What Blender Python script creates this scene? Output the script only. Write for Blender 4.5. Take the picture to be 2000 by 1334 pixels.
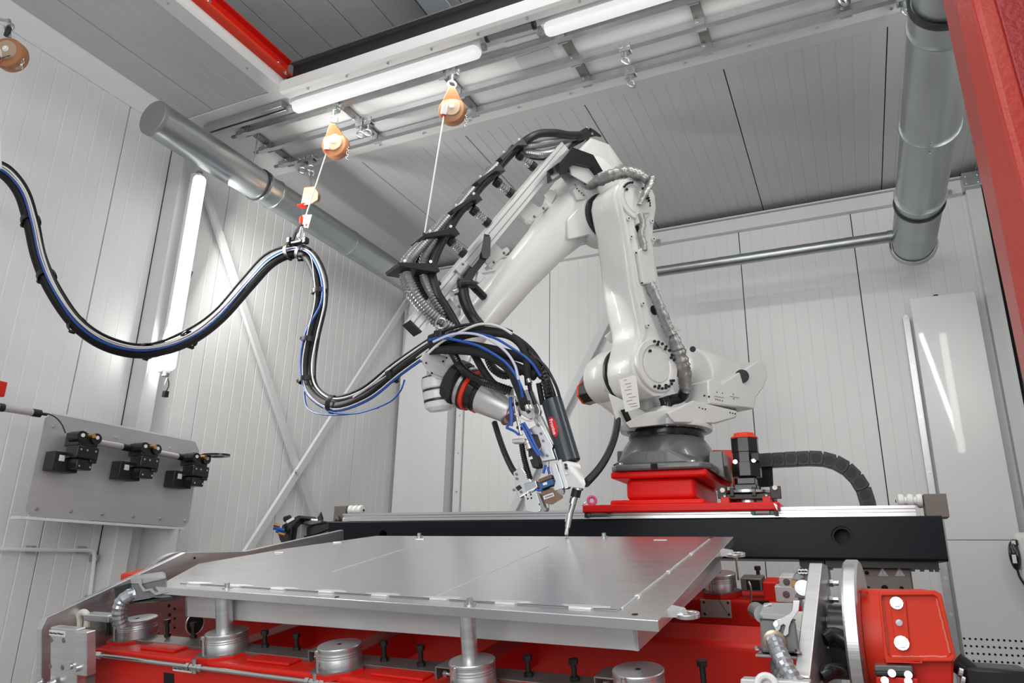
import bpy, bmesh, math, random
from mathutils import Vector as V, Matrix
random.seed(7)
S = bpy.context.scene
COL = S.collection
for o in list(bpy.data.objects): bpy.data.objects.remove(o)

# ------------------------------------------------------------------ camera (lens centre is the origin; the floor lies 1.4 m below it)
F_PX, CX, CY = 1411.13, 1000.0, 667.0
RIGHT = V((0.90556975, 0.42372815, 0.01994686)).normalized()
DOWN = V((-0.10957683, 0.27909078, -0.95399227)).normalized()
FWD = V((-0.40980036, 0.86172083, 0.29916696)).normalized()
cam_d = bpy.data.cameras.new('camera'); cam = bpy.data.objects.new('camera', cam_d); COL.objects.link(cam)
cam_d.sensor_fit = 'HORIZONTAL'; cam_d.sensor_width = 36.0; cam_d.lens = 36.0 * F_PX / 2000.0
cam_d.clip_start = 0.05; cam_d.clip_end = 100
R3 = Matrix((RIGHT, -DOWN, -FWD)).transposed()
cam.matrix_world = R3.to_4x4()
S.camera = cam

# ------------------------------------------------------------------ world, lamps, exposure
S.view_settings.view_transform = 'Standard'; S.view_settings.look = 'None'
S.view_settings.gamma = 1.0; S.view_settings.use_curve_mapping = False
S.view_settings.exposure = 0.24
W = bpy.data.worlds.new('hall'); S.world = W; W.use_nodes = True
W.node_tree.nodes['Background'].inputs[0].default_value = (0.9, 0.95, 1.0, 1)
W.node_tree.nodes['Background'].inputs[1].default_value = 0.45
def area(name, loc, target, sx, sy, power, col=(1, 0.985, 0.96)):
    d = bpy.data.lights.new(name, 'AREA'); d.shape = 'RECTANGLE'; d.size = sx; d.size_y = sy
    d.energy = power; d.color = col
    o = bpy.data.objects.new(name, d); COL.objects.link(o)
    o.location = loc
    o.rotation_euler = (V(target) - V(loc)).to_track_quat('-Z', 'Y').to_euler()
    return o
# light of the tube lamps (their housings are built with the ceiling and the walls)
area('ceiling_tube_light', (-2.9, 3.70, 3.33), (-2.9, 6.6, 0.4), 1.6, 0.10, 11)
area('ceiling_tube_light', (-0.70, 3.70, 3.33), (-0.70, 6.0, 0.3), 1.7, 0.10, 9)
area('left_tube_light', (-4.40, 3.56, 2.15), (-1.4, 6.8, 1.2), 0.10, 1.6, 56)
area('right_tube_light', (1.08, 3.5, 2.2), (-3.4, 5.6, 1.2), 0.10, 1.5, 11)
# unseen fill lights, added above and behind the camera to brighten the cell
area('added_fill_light', (-1.2, -1.2, 3.3), (-1.6, 6.5, 0.6), 2.2, 0.5, 26)
area('added_fill_light', (0.2, -1.1, 3.2), (-2.2, 6.8, 0.6), 2.2, 0.5, 18)
area('added_fill_light', (-1.2, 1.3, 3.30), (-1.2, 1.6, 6.3), 2.4, 0.3, 90)  # added upward fill that brightens the roof planks
area('added_front_fill', (-1.0, -0.9, 0.9), (-1.8, 3.2, -0.1), 2.4, 1.6, 44)  # added low fill that brightens the apron and the tool board

# ------------------------------------------------------------------ projecting rays: a pixel of the 2000 x 1334 frame to a point of the place
def ray(px, py): return RIGHT * ((px - CX) / F_PX) + DOWN * ((py - CY) / F_PX) + FWD
def P(px, py, y=None, x=None, z=None):
    r = ray(px, py)
    if y is not None: return r * (y / r.y)
    if x is not None: return r * (x / r.x)
    return r * (z / r.z)
def PL(px, py, pt, n):
    r = ray(px, py); return r * (pt.dot(n) / r.dot(n))
def sz(p, px): return px * p.dot(FWD) / F_PX          # size in metres of px pixels at point p
X, Y, Z = V((1, 0, 0)), V((0, 1, 0)), V((0, 0, 1))

# ------------------------------------------------------------------ materials
MATS = {}
def mat(name, col, rough=0.5, metal=0.0, coat=0.0, var=0.0, vscale=6.0, bump=0.0, bscale=60.0, stretch=None, emit=None, es=1.0, alpha=1.0, spec=0.5):
    if name in MATS: return MATS[name]
    m = bpy.data.materials.new(name); m.use_nodes = True; nt = m.node_tree; b = nt.nodes['Principled BSDF']
    c4 = (*col, 1)
    b.inputs['Base Color'].default_value = c4; b.inputs['Roughness'].default_value = rough
    b.inputs['Metallic'].default_value = metal; b.inputs['Coat Weight'].default_value = coat
    b.inputs['Specular IOR Level'].default_value = spec
    if emit: b.inputs['Emission Color'].default_value = (*emit, 1); b.inputs['Emission Strength'].default_value = es
    tc = mp = None
    if var or bump:
        tc = nt.nodes.new('ShaderNodeTexCoord'); mp = nt.nodes.new('ShaderNodeMapping')
        nt.links.new(tc.outputs['Object'], mp.inputs[0])
        if stretch: mp.inputs['Scale'].default_value = stretch
    if var:
        n = nt.nodes.new('ShaderNodeTexNoise'); n.inputs['Scale'].default_value = vscale; n.inputs['Detail'].default_value = 5
        nt.links.new(mp.outputs[0], n.inputs['Vector'])
        mx = nt.nodes.new('ShaderNodeMix'); mx.data_type = 'RGBA'
        mx.inputs[6].default_value = (*[max(0, k * (1 - var)) for k in col], 1); mx.inputs[7].default_value = (*[min(1, k * (1 + var)) for k in col], 1)
        nt.links.new(n.outputs['Fac'], mx.inputs[0]); nt.links.new(mx.outputs[2], b.inputs['Base Color'])
        mr = nt.nodes.new('ShaderNodeMapRange'); mr.inputs[3].default_value = max(0.03, rough * (1 - var)); mr.inputs[4].default_value = min(1, rough * (1 + var))
        nt.links.new(n.outputs['Fac'], mr.inputs[0]); nt.links.new(mr.outputs[0], b.inputs['Roughness'])
    if bump:
        n2 = nt.nodes.new('ShaderNodeTexNoise'); n2.inputs['Scale'].default_value = bscale; n2.inputs['Detail'].default_value = 3
        nt.links.new(mp.outputs[0], n2.inputs['Vector'])
        bp = nt.nodes.new('ShaderNodeBump'); bp.inputs['Strength'].default_value = bump; bp.inputs['Distance'].default_value = 0.004
        nt.links.new(n2.outputs['Fac'], bp.inputs['Height']); nt.links.new(bp.outputs[0], b.inputs['Normal'])
    MATS[name] = m
    return m
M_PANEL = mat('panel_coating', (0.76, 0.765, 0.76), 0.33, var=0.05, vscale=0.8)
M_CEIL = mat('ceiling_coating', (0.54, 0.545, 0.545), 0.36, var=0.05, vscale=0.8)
M_TRIM = mat('trim_coating', (0.72, 0.73, 0.725), 0.4)
M_STEELW = mat('grey_painted_steel', (0.68, 0.69, 0.69), 0.4)
M_GAP = mat('joint_shadow_foam', (0.03, 0.03, 0.03), 0.9)
M_FLOOR = mat('concrete', (0.30, 0.30, 0.29), 0.7, var=0.2, vscale=3, bump=0.2)
M_PLANK = mat('roof_plank', (0.50, 0.505, 0.50), 0.75, var=0.12, vscale=5, bump=0.3, bscale=25)
M_WHITE = mat('robot_white', (0.66, 0.66, 0.65), 0.30, coat=0.25, bump=0.10, bscale=45)
M_WHITE2 = mat('white_satin', (0.58, 0.58, 0.57), 0.36)
M_DUSTY = mat('dusty_white', (0.60, 0.59, 0.58), 0.6, var=0.16, vscale=9)
M_RGREY = mat('robot_grey', (0.115, 0.118, 0.12), 0.28, coat=0.3, bump=0.25, bscale=55)
M_BLACK = mat('black_rubber', (0.010, 0.010, 0.011), 0.45)
M_BLACKS = mat('black_gloss', (0.012, 0.012, 0.013), 0.22)
M_BLACKM = mat('black_steel', (0.020, 0.021, 0.023), 0.40, metal=0.2)
M_HOSE = mat('hose_black', (0.008, 0.008, 0.009), 0.55, spec=0.3)
M_FOAM = mat('black_foam', (0.012, 0.012, 0.012), 0.8, bump=0.4, bscale=120)
M_GREYP = mat('grey_plastic', (0.30, 0.31, 0.31), 0.45)
M_GALV = mat('galvanised', (0.50, 0.52, 0.53), 0.34, metal=0.9, var=0.14, vscale=14)
M_DUCT = mat('duct_galvanised', (0.40, 0.435, 0.435), 0.33, metal=0.92, var=0.16, vscale=5)
M_ALU = mat('aluminium', (0.78, 0.785, 0.79), 0.30, metal=1.0, var=0.10, vscale=5, bump=0.05, bscale=30)
M_ALUP = mat('aluminium_plate', (0.78, 0.785, 0.79), 0.26, metal=0.95, var=0.14, vscale=2.6, bump=0.05, bscale=8, stretch=(1, 14, 1))
M_ALUB = mat('aluminium_brushed', (0.68, 0.685, 0.69), 0.36, metal=0.95, var=0.22, vscale=3.5, bump=0.08, bscale=10, stretch=(1.5, 1.5, 20))
M_APRON = mat('aluminium_apron', (0.66, 0.665, 0.67), 0.36, metal=0.45, var=0.22, vscale=3.0, bump=0.06, bscale=10, stretch=(1, 1, 9))
M_WELD = mat('bright_weld', (0.80, 0.805, 0.81), 0.45, metal=0.8, var=0.1, vscale=30)
M_STEEL = mat('bright_steel', (0.66, 0.66, 0.66), 0.25, metal=1.0)
M_STEELD = mat('dark_steel', (0.23, 0.22, 0.21), 0.42, metal=0.7, var=0.2, vscale=8)
M_RUST = mat('raw_steel', (0.20, 0.175, 0.155), 0.55, metal=0.55, var=0.3, vscale=7)
M_PROFILE = mat('anodised_profile', (0.66, 0.66, 0.655), 0.35, metal=0.35)
M_CLOTH = mat('silver_cloth', (0.36, 0.355, 0.35), 0.36, metal=0.6, var=0.2, vscale=14, bump=0.9, bscale=18)
M_RED = mat('signal_red', (0.74, 0.008, 0.006), 0.38, spec=0.25)
M_REDP = mat('positioner_red', (0.62, 0.016, 0.009), 0.36, spec=0.3, var=0.08, vscale=4)
M_REDO = mat('motor_red', (0.72, 0.045, 0.016), 0.40, spec=0.3)
M_REDD = mat('gate_red', (0.42, 0.030, 0.018), 0.34, spec=0.4, bump=0.35, bscale=60)
M_GANTRY = mat('anthracite_paint', (0.006, 0.008, 0.012), 0.36, spec=0.18)
M_TORCH = mat('torch_cover', (0.030, 0.040, 0.050), 0.30, coat=0.2)
M_ORANGE = mat('balancer_orange', (0.36, 0.155, 0.065), 0.38)
M_BLUE = mat('blue_hose', (0.012, 0.085, 0.40), 0.35)
M_WCABLE = mat('white_cable', (0.66, 0.65, 0.63), 0.45)
M_PAPER = mat('paper', (0.80, 0.79, 0.77), 0.7)
M_INK = mat('ink', (0.05, 0.05, 0.05), 0.7)
M_PINK = mat('pink_coating', (0.80, 0.10, 0.36), 0.4)
M_GREEN = mat('green_plastic', (0.01, 0.16, 0.06), 0.4)
M_BROWN = mat('brown_anodised', (0.20, 0.125, 0.085), 0.4, metal=0.4, var=0.15, vscale=25)
M_NYLON = mat('white_nylon', (0.80, 0.80, 0.79), 0.45)
M_BRASS = mat('brass', (0.62, 0.36, 0.12), 0.3, metal=0.9)
M_HOLE = mat('dark_hole', (0.006, 0.006, 0.006), 0.9)
M_SIGN = mat('sign_silver', (0.70, 0.71, 0.70), 0.5)
M_LAMP = mat('lamp_diffuser', (0.25, 0.25, 0.25), 0.5, emit=(0.97, 1.0, 0.985), es=0.60)
M_LAMPW = mat('wall_lamp_diffuser', (0.8, 0.8, 0.8), 0.5, emit=(1.0, 0.985, 0.96), es=1.25)

# ------------------------------------------------------------------ mesh building
def basis(d, up=None):
    d = d.normalized()
    up = up or (Z if abs(d.z) < 0.95 else X)
    a = up.cross(d)
    if a.length < 1e-6: a = X.cross(d)
    a.normalize(); return a, d.cross(a), d
def spline(pts, k=6):
    pts = [V(p) for p in pts]
    if len(pts) < 3 or k <= 1: return pts
    out = []
    for i in range(len(pts) - 1):
        p0 = pts[i - 1] if i else pts[0] * 2 - pts[1]; p1 = pts[i]; p2 = pts[i + 1]
        p3 = pts[i + 2] if i + 2 < len(pts) else pts[-1] * 2 - pts[-2]
        for j in range(k):
            t = j / k
            out.append(0.5 * ((2 * p1) + (p2 - p0) * t + (2 * p0 - 5 * p1 + 4 * p2 - p3) * t * t + (3 * p1 - p0 - 3 * p2 + p3) * t ** 3))
    out.append(pts[-1]); return out
def even(pts, step):
    out = [pts[0]]; acc = 0.0
    for a, b in zip(pts, pts[1:]):
        L = (b - a).length
        while acc + L >= step:
            t = (step - acc) / L; a = a.lerp(b, t); out.append(a); L = (b - a).length; acc = 0.0
        acc += L
    out.append(pts[-1]); return out
class MB:
    def __init__(s): s.v = []; s.f = []
    def add(s, vs, fs):
        n = len(s.v); s.v += [V(p) for p in vs]; s.f += [tuple(i + n for i in f) for f in fs]; return s
    def box(s, c, size, ax=(X, Y, Z)):
        c = V(c); h = [a * (k / 2) for a, k in zip(ax, size)]
        vs = [c + h[0] * i + h[1] * j + h[2] * k for i in (-1, 1) for j in (-1, 1) for k in (-1, 1)]
        return s.add(vs, [(0, 1, 3, 2), (4, 6, 7, 5), (0, 4, 5, 1), (2, 3, 7, 6), (0, 2, 6, 4), (1, 5, 7, 3)])
    def bx(s, x0, x1, y0, y1, z0, z1, fr=None):
        vs = [V((x, y, z)) for x in (x0, x1) for y in (y0, y1) for z in (z0, z1)]
        if fr: vs = [fr(*p) for p in vs]
        return s.add(vs, [(0, 1, 3, 2), (4, 6, 7, 5), (0, 4, 5, 1), (2, 3, 7, 6), (0, 2, 6, 4), (1, 5, 7, 3)])
    def rings(s, rs, cap=True, closed=False):
        n = len(rs[0]); vs = [p for r in rs for p in r]; fs = []
        m = len(rs)
        for i in range(m if closed else m - 1):
            i2 = (i + 1) % m
            for j in range(n):
                j2 = (j + 1) % n
                fs.append((i * n + j, i * n + j2, i2 * n + j2, i2 * n + j))
        if cap and not closed:
            fs.append(tuple(range(n - 1, -1, -1))); fs.append(tuple((m - 1) * n + j for j in range(n)))
        return s.add(vs, fs)
    def circ(s, c, a, b, r, n): return [c + a * (r * math.cos(2 * math.pi * i / n)) + b * (r * math.sin(2 * math.pi * i / n)) for i in range(n)]
    def cyl(s, p0, p1, r0, r1=None, n=16):
        p0, p1 = V(p0), V(p1); r1 = r0 if r1 is None else r1
        a, b, d = basis(p1 - p0)
        return s.rings([s.circ(p0, a, b, r0, n), s.circ(p1, a, b, r1, n)])
    def rev(s, prof, o, ax, n=28, cap=True):
        a, b, d = basis(V(ax)); o = V(o)
        return s.rings([s.circ(o + d * z, a, b, max(r, 1e-4), n) for r, z in prof], cap)
    def tube(s, pts, r, n=10, k=6, cap=True, rib=0, depth=0.12, closed=False):
        ps = spline(pts, k)
        if rib: ps = even(ps, rib)
        m = len(ps); rs = []; a = None
        for i in range(m):
            d = (ps[min(i + 1, m - 1)] - ps[max(i - 1, 0)])
            if d.length < 1e-9: d = Z.copy()
            d.normalize()
            if a is None: a, b, _ = basis(d)
            else:
                a = a - d * a.dot(d)
                a.normalize(); b = d.cross(a)
            rr = r(i / (m - 1)) if callable(r) else r
            if rib and i % 2: rr *= 1 - depth
            rs.append(s.circ(ps[i], a, b, rr, n))
        return s.rings(rs, cap)
    def torus(s, c, ax, R, r, n=20, m=8, a0=0, a1=2 * math.pi):
        a, b, d = basis(V(ax)); c = V(c); full = abs(a1 - a0 - 2 * math.pi) < 1e-6
        rs = []
        for i in range(n if full else n + 1):
            t = a0 + (a1 - a0) * i / n; e = a * math.cos(t) + b * math.sin(t)
            rs.append(s.circ(c + e * R, e, d, r, m))
        return s.rings(rs, cap=not full, closed=full)
    def prism(s, pts, vec):
        pts = [V(p) for p in pts]; vec = V(vec); n = len(pts)
        nr = V((0, 0, 0))
        for i in range(n): nr += pts[i].cross(pts[(i + 1) % n])
        if nr.dot(vec) > 0: pts = pts[::-1]
        vs = pts + [p + vec for p in pts]
        fs = [tuple(range(n)), tuple(range(2 * n - 1, n - 1, -1))] + [(i, i + n, (i + 1) % n + n, (i + 1) % n) for i in range(n)]
        return s.add(vs, fs)
    def frame(s, outer, inner, vec):
        n = len(outer); vec = V(vec)
        loops = [[V(p) for p in outer], [V(p) + vec for p in outer], [V(p) + vec for p in inner], [V(p) for p in inner]]
        return s.rings(loops, cap=False, closed=True)
    def hull(s, pts):
        bm = bmesh.new()
        for p in pts: bm.verts.new(V(p))
        r = bmesh.ops.convex_hull(bm, input=bm.verts)
        bm.verts.ensure_lookup_table()
        used = [v for v in bm.verts if v.link_faces]; ix = {v: i for i, v in enumerate(used)}
        s.add([v.co.copy() for v in used], [tuple(ix[v] for v in f.verts) for f in bm.faces]); bm.free(); return s
    def bolt(s, p, d, r, h, n=6, washer=True):
        p, d = V(p), V(d).normalized()
        if washer: s.cyl(p - d * 0.002, p + d * h * 0.25, r * 1.45, n=12)
        return s.cyl(p, p + d * h, r, r * 0.95, n=n)
    def loft(s, secs, cap=True): return s.rings(secs, cap)
def rrect(c, a, b, wa, wb, e=4.0, n=24):          # superellipse section
    out = []
    for i in range(n):
        t = 2 * math.pi * i / n; ct, st = math.cos(t), math.sin(t)
        out.append(c + a * (wa * math.copysign(abs(ct) ** (2 / e), ct)) + b * (wb * math.copysign(abs(st) ** (2 / e), st)))
    return out
MW = {}                                            # world matrices of the objects made so far
def place(o, m):
    o.matrix_basis = m; MW[o.name] = m
def obj(name, mb, m, parent=None, smooth=35, bevel=0, seg=2, label=None, sub=0):
    vs = mb.v
    if parent is None:
        lo = [min(p[i] for p in vs) for i in range(3)]; hi = [max(p[i] for p in vs) for i in range(3)]
        org = V(((lo[0] + hi[0]) / 2, (lo[1] + hi[1]) / 2, lo[2])); M = Matrix.Translation(org)
        inv = M.inverted()
    else: inv = MW[parent.name].inverted()
    me = bpy.data.meshes.new(name); me.from_pydata([inv @ p for p in vs], [], mb.f); me.validate(); me.update()
    bm = bmesh.new(); bm.from_mesh(me); bmesh.ops.recalc_face_normals(bm, faces=bm.faces); bm.to_mesh(me); bm.free()
    if smooth:
        me.polygons.foreach_set('use_smooth', [True] * len(me.polygons)); me.set_sharp_from_angle(angle=math.radians(smooth))
    me.materials.append(m)
    o = bpy.data.objects.new(name, me); COL.objects.link(o)
    if parent is None: place(o, M)
    else: o.parent = parent; MW[o.name] = MW[parent.name]
    if bevel:
        bv = o.modifiers.new('bevel', 'BEVEL'); bv.width = bevel; bv.segments = seg; bv.limit_method = 'ANGLE'; bv.angle_limit = math.radians(32); bv.harden_normals = False
    if sub:
        sd = o.modifiers.new('sub', 'SUBSURF'); sd.levels = sub; sd.render_levels = sub
    if label: o['label'] = label
    return o
def thing(name, label, cat, loc, group=None, rot=None):
    o = bpy.data.objects.new(name, None); COL.objects.link(o); o.empty_display_size = 0.1
    m = Matrix.Translation(V(loc))
    if rot is not None: m = m @ rot.to_4x4()
    place(o, m)
    o['label'] = label; o['category'] = cat
    if group: o['group'] = group
    return o
def tag(o, label, cat, group=None, kind=None):
    o['label'] = label; o['category'] = cat
    if group: o['group'] = group
    if kind: o['kind'] = kind
    return o
def struct(name, mb, m, label=None, **k):
    o = obj(name, mb, m, **k); o['kind'] = 'structure'
    if label: o['label'] = label
    return o
def sroot(name, loc=(0, 0, 0)):
    o = bpy.data.objects.new(name, None); COL.objects.link(o); place(o, Matrix.Translation(V(loc))); o['kind'] = 'structure'; return o
def shared(name, me, parent, m):                   # another piece on the same mesh data
    o = bpy.data.objects.new(name, me); COL.objects.link(o); o.parent = parent; o.matrix_basis = m; MW[o.name] = MW[parent.name] @ m; return o
def copy_tree(src, m, label=None, group=None):     # a thing with copies of its parts and sub-parts
    r = src.copy(); COL.objects.link(r); place(r, m)
    if label: r['label'] = label
    if group: r['group'] = group
    def rec(a, b):
        for ch in list(a.children):
            c = ch.copy(); COL.objects.link(c); c.parent = b; MW[c.name] = MW[b.name]; rec(ch, c)
    rec(src, r); return r
def text(name, body, m, parent, pos, right, up, size, depth=0.0006, bold=False):
    cu = bpy.data.curves.new(name, 'FONT'); cu.body = body; cu.size = size; cu.extrude = depth; cu.align_x = 'CENTER'; cu.align_y = 'CENTER'
    if bold: cu.offset = size * 0.022
    t = bpy.data.objects.new(name, cu); COL.objects.link(t)
    dg = bpy.context.evaluated_depsgraph_get(); me = bpy.data.meshes.new_from_object(t.evaluated_get(dg))
    bpy.data.objects.remove(t)
    mb = MB(); r, u = right.normalized(), up.normalized(); n = r.cross(u)
    mb.v = [pos + r * p.co.x + u * p.co.y + n * (p.co.z + depth) for p in me.vertices]; mb.f = [tuple(p.vertices) for p in me.polygons]
    bpy.data.meshes.remove(me)
    return obj(name, mb, m, parent, smooth=0)
# ------------------------------------------------------------------ the cell: floor, panelled walls, ceiling with an opening
XL, XR, YB, ZC, ZF, YF = -4.746, 1.33, 7.0, 3.5, -1.4, -1.6
struct('floor', MB().bx(XL - 0.3, 3.2, YF - 1.5, YB + 0.3, ZF - 0.12, ZF), M_FLOOR, smooth=0)
def panel_mesh(w, L, ribs, m, name):
    prof = [(0.004, -0.03), (0.004, -0.002), (0.006, 0.0)]
    for i in range(1, ribs):
        c = w * i / ribs; prof += [(c - 0.007, 0.0), (c - 0.004, -0.0022), (c + 0.004, -0.0022), (c + 0.007, 0.0)]
    prof += [(w - 0.006, 0.0), (w - 0.004, -0.002), (w - 0.004, -0.03)]
    mb = MB(); n = len(prof)
    mb.v = [V((x, 0, z)) for x, z in prof] + [V((x, L, z)) for x, z in prof]
    mb.f = [(i, i + 1, i + 1 + n, i + n) for i in range(n - 1)]
    me = bpy.data.meshes.new(name); me.from_pydata(mb.v, [], mb.f); me.update(); me.materials.append(m); return me
def lay(parent, me, o, ax, ay, az):
    M = Matrix((ax, ay, az)).transposed().to_4x4(); M.translation = o
    return shared('panel', me, parent, MW[parent.name].inverted() @ M)
PW = 1.035
wl = struct('wall_left', MB().bx(XL - 0.14, XL - 0.02, YF, YB + 0.1, ZF, ZC + 0.1), M_GAP, smooth=0)
pm = panel_mesh(PW, 3.33 - ZF, 9, M_PANEL, 'wall_panel')
for k in range(9): lay(wl, pm, V((XL, -1.09 + k * PW, ZF)), Y, Z, X)
wb = struct('wall_back', MB().bx(XL - 0.1, XR + 0.4, YB + 0.02, YB + 0.14, ZF, ZC + 0.1), M_GAP, smooth=0)
pm = panel_mesh(PW, 3.45 - ZF, 9, M_PANEL, 'back_panel')
for k in range(6): lay(wb, pm, V((0.231 + PW - (k + 1) * PW, YB, ZF)), X, Z, -Y)
wr = struct('wall_right', MB().bx(XR + 0.02, XR + 0.14, 2.8, YB + 0.1, ZF, ZC + 0.1), M_GAP, smooth=0)
pm = panel_mesh(PW, 3.45 - ZF, 9, M_PANEL, 'right_panel')
for k in range(4): lay(wr, pm, V((XR, YB - k * PW, ZF)), -Y, Z, -X)
# ceiling: rear field, left field, the smooth sheet band between them
CW = 1.07; YO = 3.44                                # YO: rear edge of the opening
ce = struct('ceiling', MB().bx(XL - 0.1, XR + 0.1, 3.62, YB + 0.1, ZC + 0.02, ZC + 0.16).bx(XL - 0.1, -3.67, YF, 3.62, ZC + 0.02, ZC + 0.16), M_GAP, smooth=0)
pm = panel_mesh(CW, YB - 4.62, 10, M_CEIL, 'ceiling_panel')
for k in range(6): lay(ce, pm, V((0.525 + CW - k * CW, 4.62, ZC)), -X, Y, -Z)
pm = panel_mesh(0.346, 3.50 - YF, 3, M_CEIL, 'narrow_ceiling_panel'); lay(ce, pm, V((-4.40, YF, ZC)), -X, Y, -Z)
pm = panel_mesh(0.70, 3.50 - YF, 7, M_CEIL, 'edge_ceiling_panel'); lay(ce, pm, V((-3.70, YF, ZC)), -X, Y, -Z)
struct('trim_1', MB().bx(XL, XR, 4.50, 4.63, ZC - 0.006, ZC + 0.01), M_CEIL, smooth=0)
struct('trim_2', MB().bx(XL, XR, 3.505, 4.50, ZC - 0.012, ZC + 0.01), M_TRIM, smooth=0)
# lip round the opening
t3 = struct('trim_3', MB().prism([V((-3.63, y, z)) for y, z in ((YO, 3.405), (YO + 0.03, 3.40), (YO + 0.12, 3.43), (YO + 0.16, 3.47), (YO + 0.17, 3.49), (YO, 3.50))], V((5.0, 0, 0))), M_TRIM, smooth=0)
t4 = struct('trim_4', MB().prism([V((x, YF, z)) for x, z in ((-3.645, 3.54), (-3.645, 3.49), (-3.66, 3.475), (-3.80, 3.485), (-3.80, 3.50), (-3.68, 3.54))], V((0, 3.51 - YF, 0))), M_TRIM, smooth=0)
struct('trim_5', MB().bx(-3.70, -3.668, YF, YO + 0.1, 3.54, 3.60), M_STEELW, smooth=0)
for i in range(14): obj('screw', MB().cyl(V((-3.4 + i * 0.36, YO + 0.05, 3.41)), V((-3.4 + i * 0.36, YO + 0.05, 3.393)), 0.010, n=8), M_STEEL, t3)
for i in range(7): obj('screw', MB().cyl(V((-3.73, -1 + i * 0.7, 3.484)), V((-3.73, -1 + i * 0.7, 3.473)), 0.008, n=8), M_STEEL, t4)
# screws along the sheet band
for i in range(13):
    for yy in (4.44, 3.83):
        x = -4.3 + i * 0.44 + (0.1 if yy < 4 else 0); obj('screw', MB().cyl(V((x, yy, ZC - 0.01)), V((x, yy, ZC - 0.024)), 0.009, n=8), M_STEEL, bpy.data.objects['trim_2'])
# trims where walls meet ceiling and each other
struct('trim_6', MB().prism([V((x, YF, z)) for x, z in ((XL, 3.33), (XL + 0.012, 3.33), (XL + 0.055, 3.49), (XL + 0.055, 3.505), (XL, 3.505))], V((0, YB - YF, 0))), M_TRIM, smooth=0)
bb = MB().bx(-4.7, 1.16, YB - 0.07, YB, 3.30, 3.43).bx(-4.7, 1.16, YB - 0.10, YB, 3.435, 3.45)
struct('trim_7', bb, M_TRIM, smooth=0, bevel=0.006)
struct('trim_8', MB().bx(1.175, 1.292, YB - 0.10, YB, ZF, 3.42), M_TRIM, smooth=0, bevel=0.004)
tb = struct('trim_9', MB().bx(1.15, 1.30, YB - 0.17, YB - 0.06, 3.30, 3.44), M_GALV, smooth=0, bevel=0.004)
for dx, dz in ((0.03, 0.03), (0.12, 0.03), (0.03, 0.10), (0.12, 0.10)): obj('bolt', MB().bolt(V((1.15 + dx, YB - 0.17, 3.30 + dz)), -Y, 0.008, 0.01), M_STEEL, tb)
# small brackets below the rear trim
for x in (-1.62, 0.86, 1.04):
    b = MB().bx(x - 0.03, x + 0.03, YB - 0.085, YB - 0.07, 3.29, 3.34); b.cyl(V((x, YB - 0.085, 3.315)), V((x, YB - 0.10, 3.315)), 0.012, n=8)
    obj('bracket', b, M_GALV, bpy.data.objects['trim_7'])
# roof of the hall seen through the opening, with a steel beam below it
rf = struct('ceiling', MB().bx(-5.0, XR + 1.6, YF, 4.3, 4.33, 4.45), M_GAP, smooth=0)
me = None
for k in range(19):
    x = -5.02 + k * 0.323
    if me is None:
        o = obj('plank', MB().bx(x + 0.006, x + 0.317, YF, 4.28, 4.30, 4.40), M_PLANK, rf, smooth=0); me = o.data
    else: shared('plank', me, rf, Matrix.Translation(V((k * 0.323, 0, 0))))
hb = thing('roof_beam', 'pale blue grey steel roof beam crossing above the ceiling opening at top centre', 'beam', (-2.5, 3.2, 3.95))
obj('flange', MB().bx(-2.62, -2.42, YF, 3.95, 4.10, 4.12), mat('pale_steel', (0.45, 0.52, 0.55), 0.4), hb, smooth=0)
obj('web', MB().bx(-2.525, -2.515, YF, 3.95, 4.12, 4.30), mat('pale_steel', (0.45, 0.52, 0.55)), hb, smooth=0)
# red beam along the left edge of the opening
rb = thing('red_beam', 'long red steel I-beam along the left edge of the ceiling opening', 'beam', (-3.62, 1.0, 3.56))
obj('lower_flange', MB().bx(-3.69, -3.585, YF, 3.50, 3.575, 3.592), M_REDO, rb, smooth=0, bevel=0.003)
obj('web', MB().bx(-3.655, -3.635, YF, 3.50, 3.592, 3.69), M_REDP, rb, smooth=0)
obj('upper_flange', MB().bx(-3.69, -3.585, YF, 3.50, 3.69, 3.70), M_REDP, rb, smooth=0)
for y in (2.72, 3.40): obj('bolt', MB().bolt(V((-3.635, y, 3.64)), X, 0.012, 0.012), M_STEEL, rb)
for y in (3.45,): obj('bolt', MB().bolt(V((-3.60, y, 3.575)), -Z, 0.012, 0.012), M_STEEL, rb)
kb = thing('black_beam', 'black steel beam along the rear edge of the ceiling opening', 'beam', (-1.2, 3.47, 3.5))
obj('web', MB().bx(-3.58, 1.3, 3.50, 3.52, 3.512, 3.66), M_BLACKM, kb, smooth=0)
obj('upper_flange', MB().bx(-3.58, 1.3, 3.46, 3.54, 3.66, 3.672), M_STEELD, kb, smooth=0)
# ------------------------------------------------------------------ lamps
def tube_lamp(name, label, p0, p1, out, r, m, endm=M_GREYP):
    p0, p1 = V(p0), V(p1); d = (p1 - p0).normalized(); s = out.cross(d)
    t = thing(name, label, 'lamp', (p0 + p1) / 2)
    obj('housing', MB().box((p0 + p1) / 2 - out * (r * 0.75), (0.0 + (p1 - p0).length + 0.04, r * 1.7, r * 0.9), (d, s, out)), M_NYLON, t, bevel=0.006)
    c = r
    prof = [(r * 0.1, 0), (r * 0.7, r * 0.12), (r * 0.95, r * 0.45), (r, r * 0.9)]
    L = (p1 - p0).length
    obj('diffuser', MB().rev(prof + [(a, L - b) for a, b in prof[::-1]], p0, d, 18), m, t, smooth=60)
    for p, e in ((p0, -1), (p1, 1)): obj('end_cap', MB().cyl(p - d * (0.02 * -e) - out * r * 0.3, p + d * (0.045 * e) - out * r * 0.3, r * 0.5, n=12), endm, t)
    return t
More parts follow.
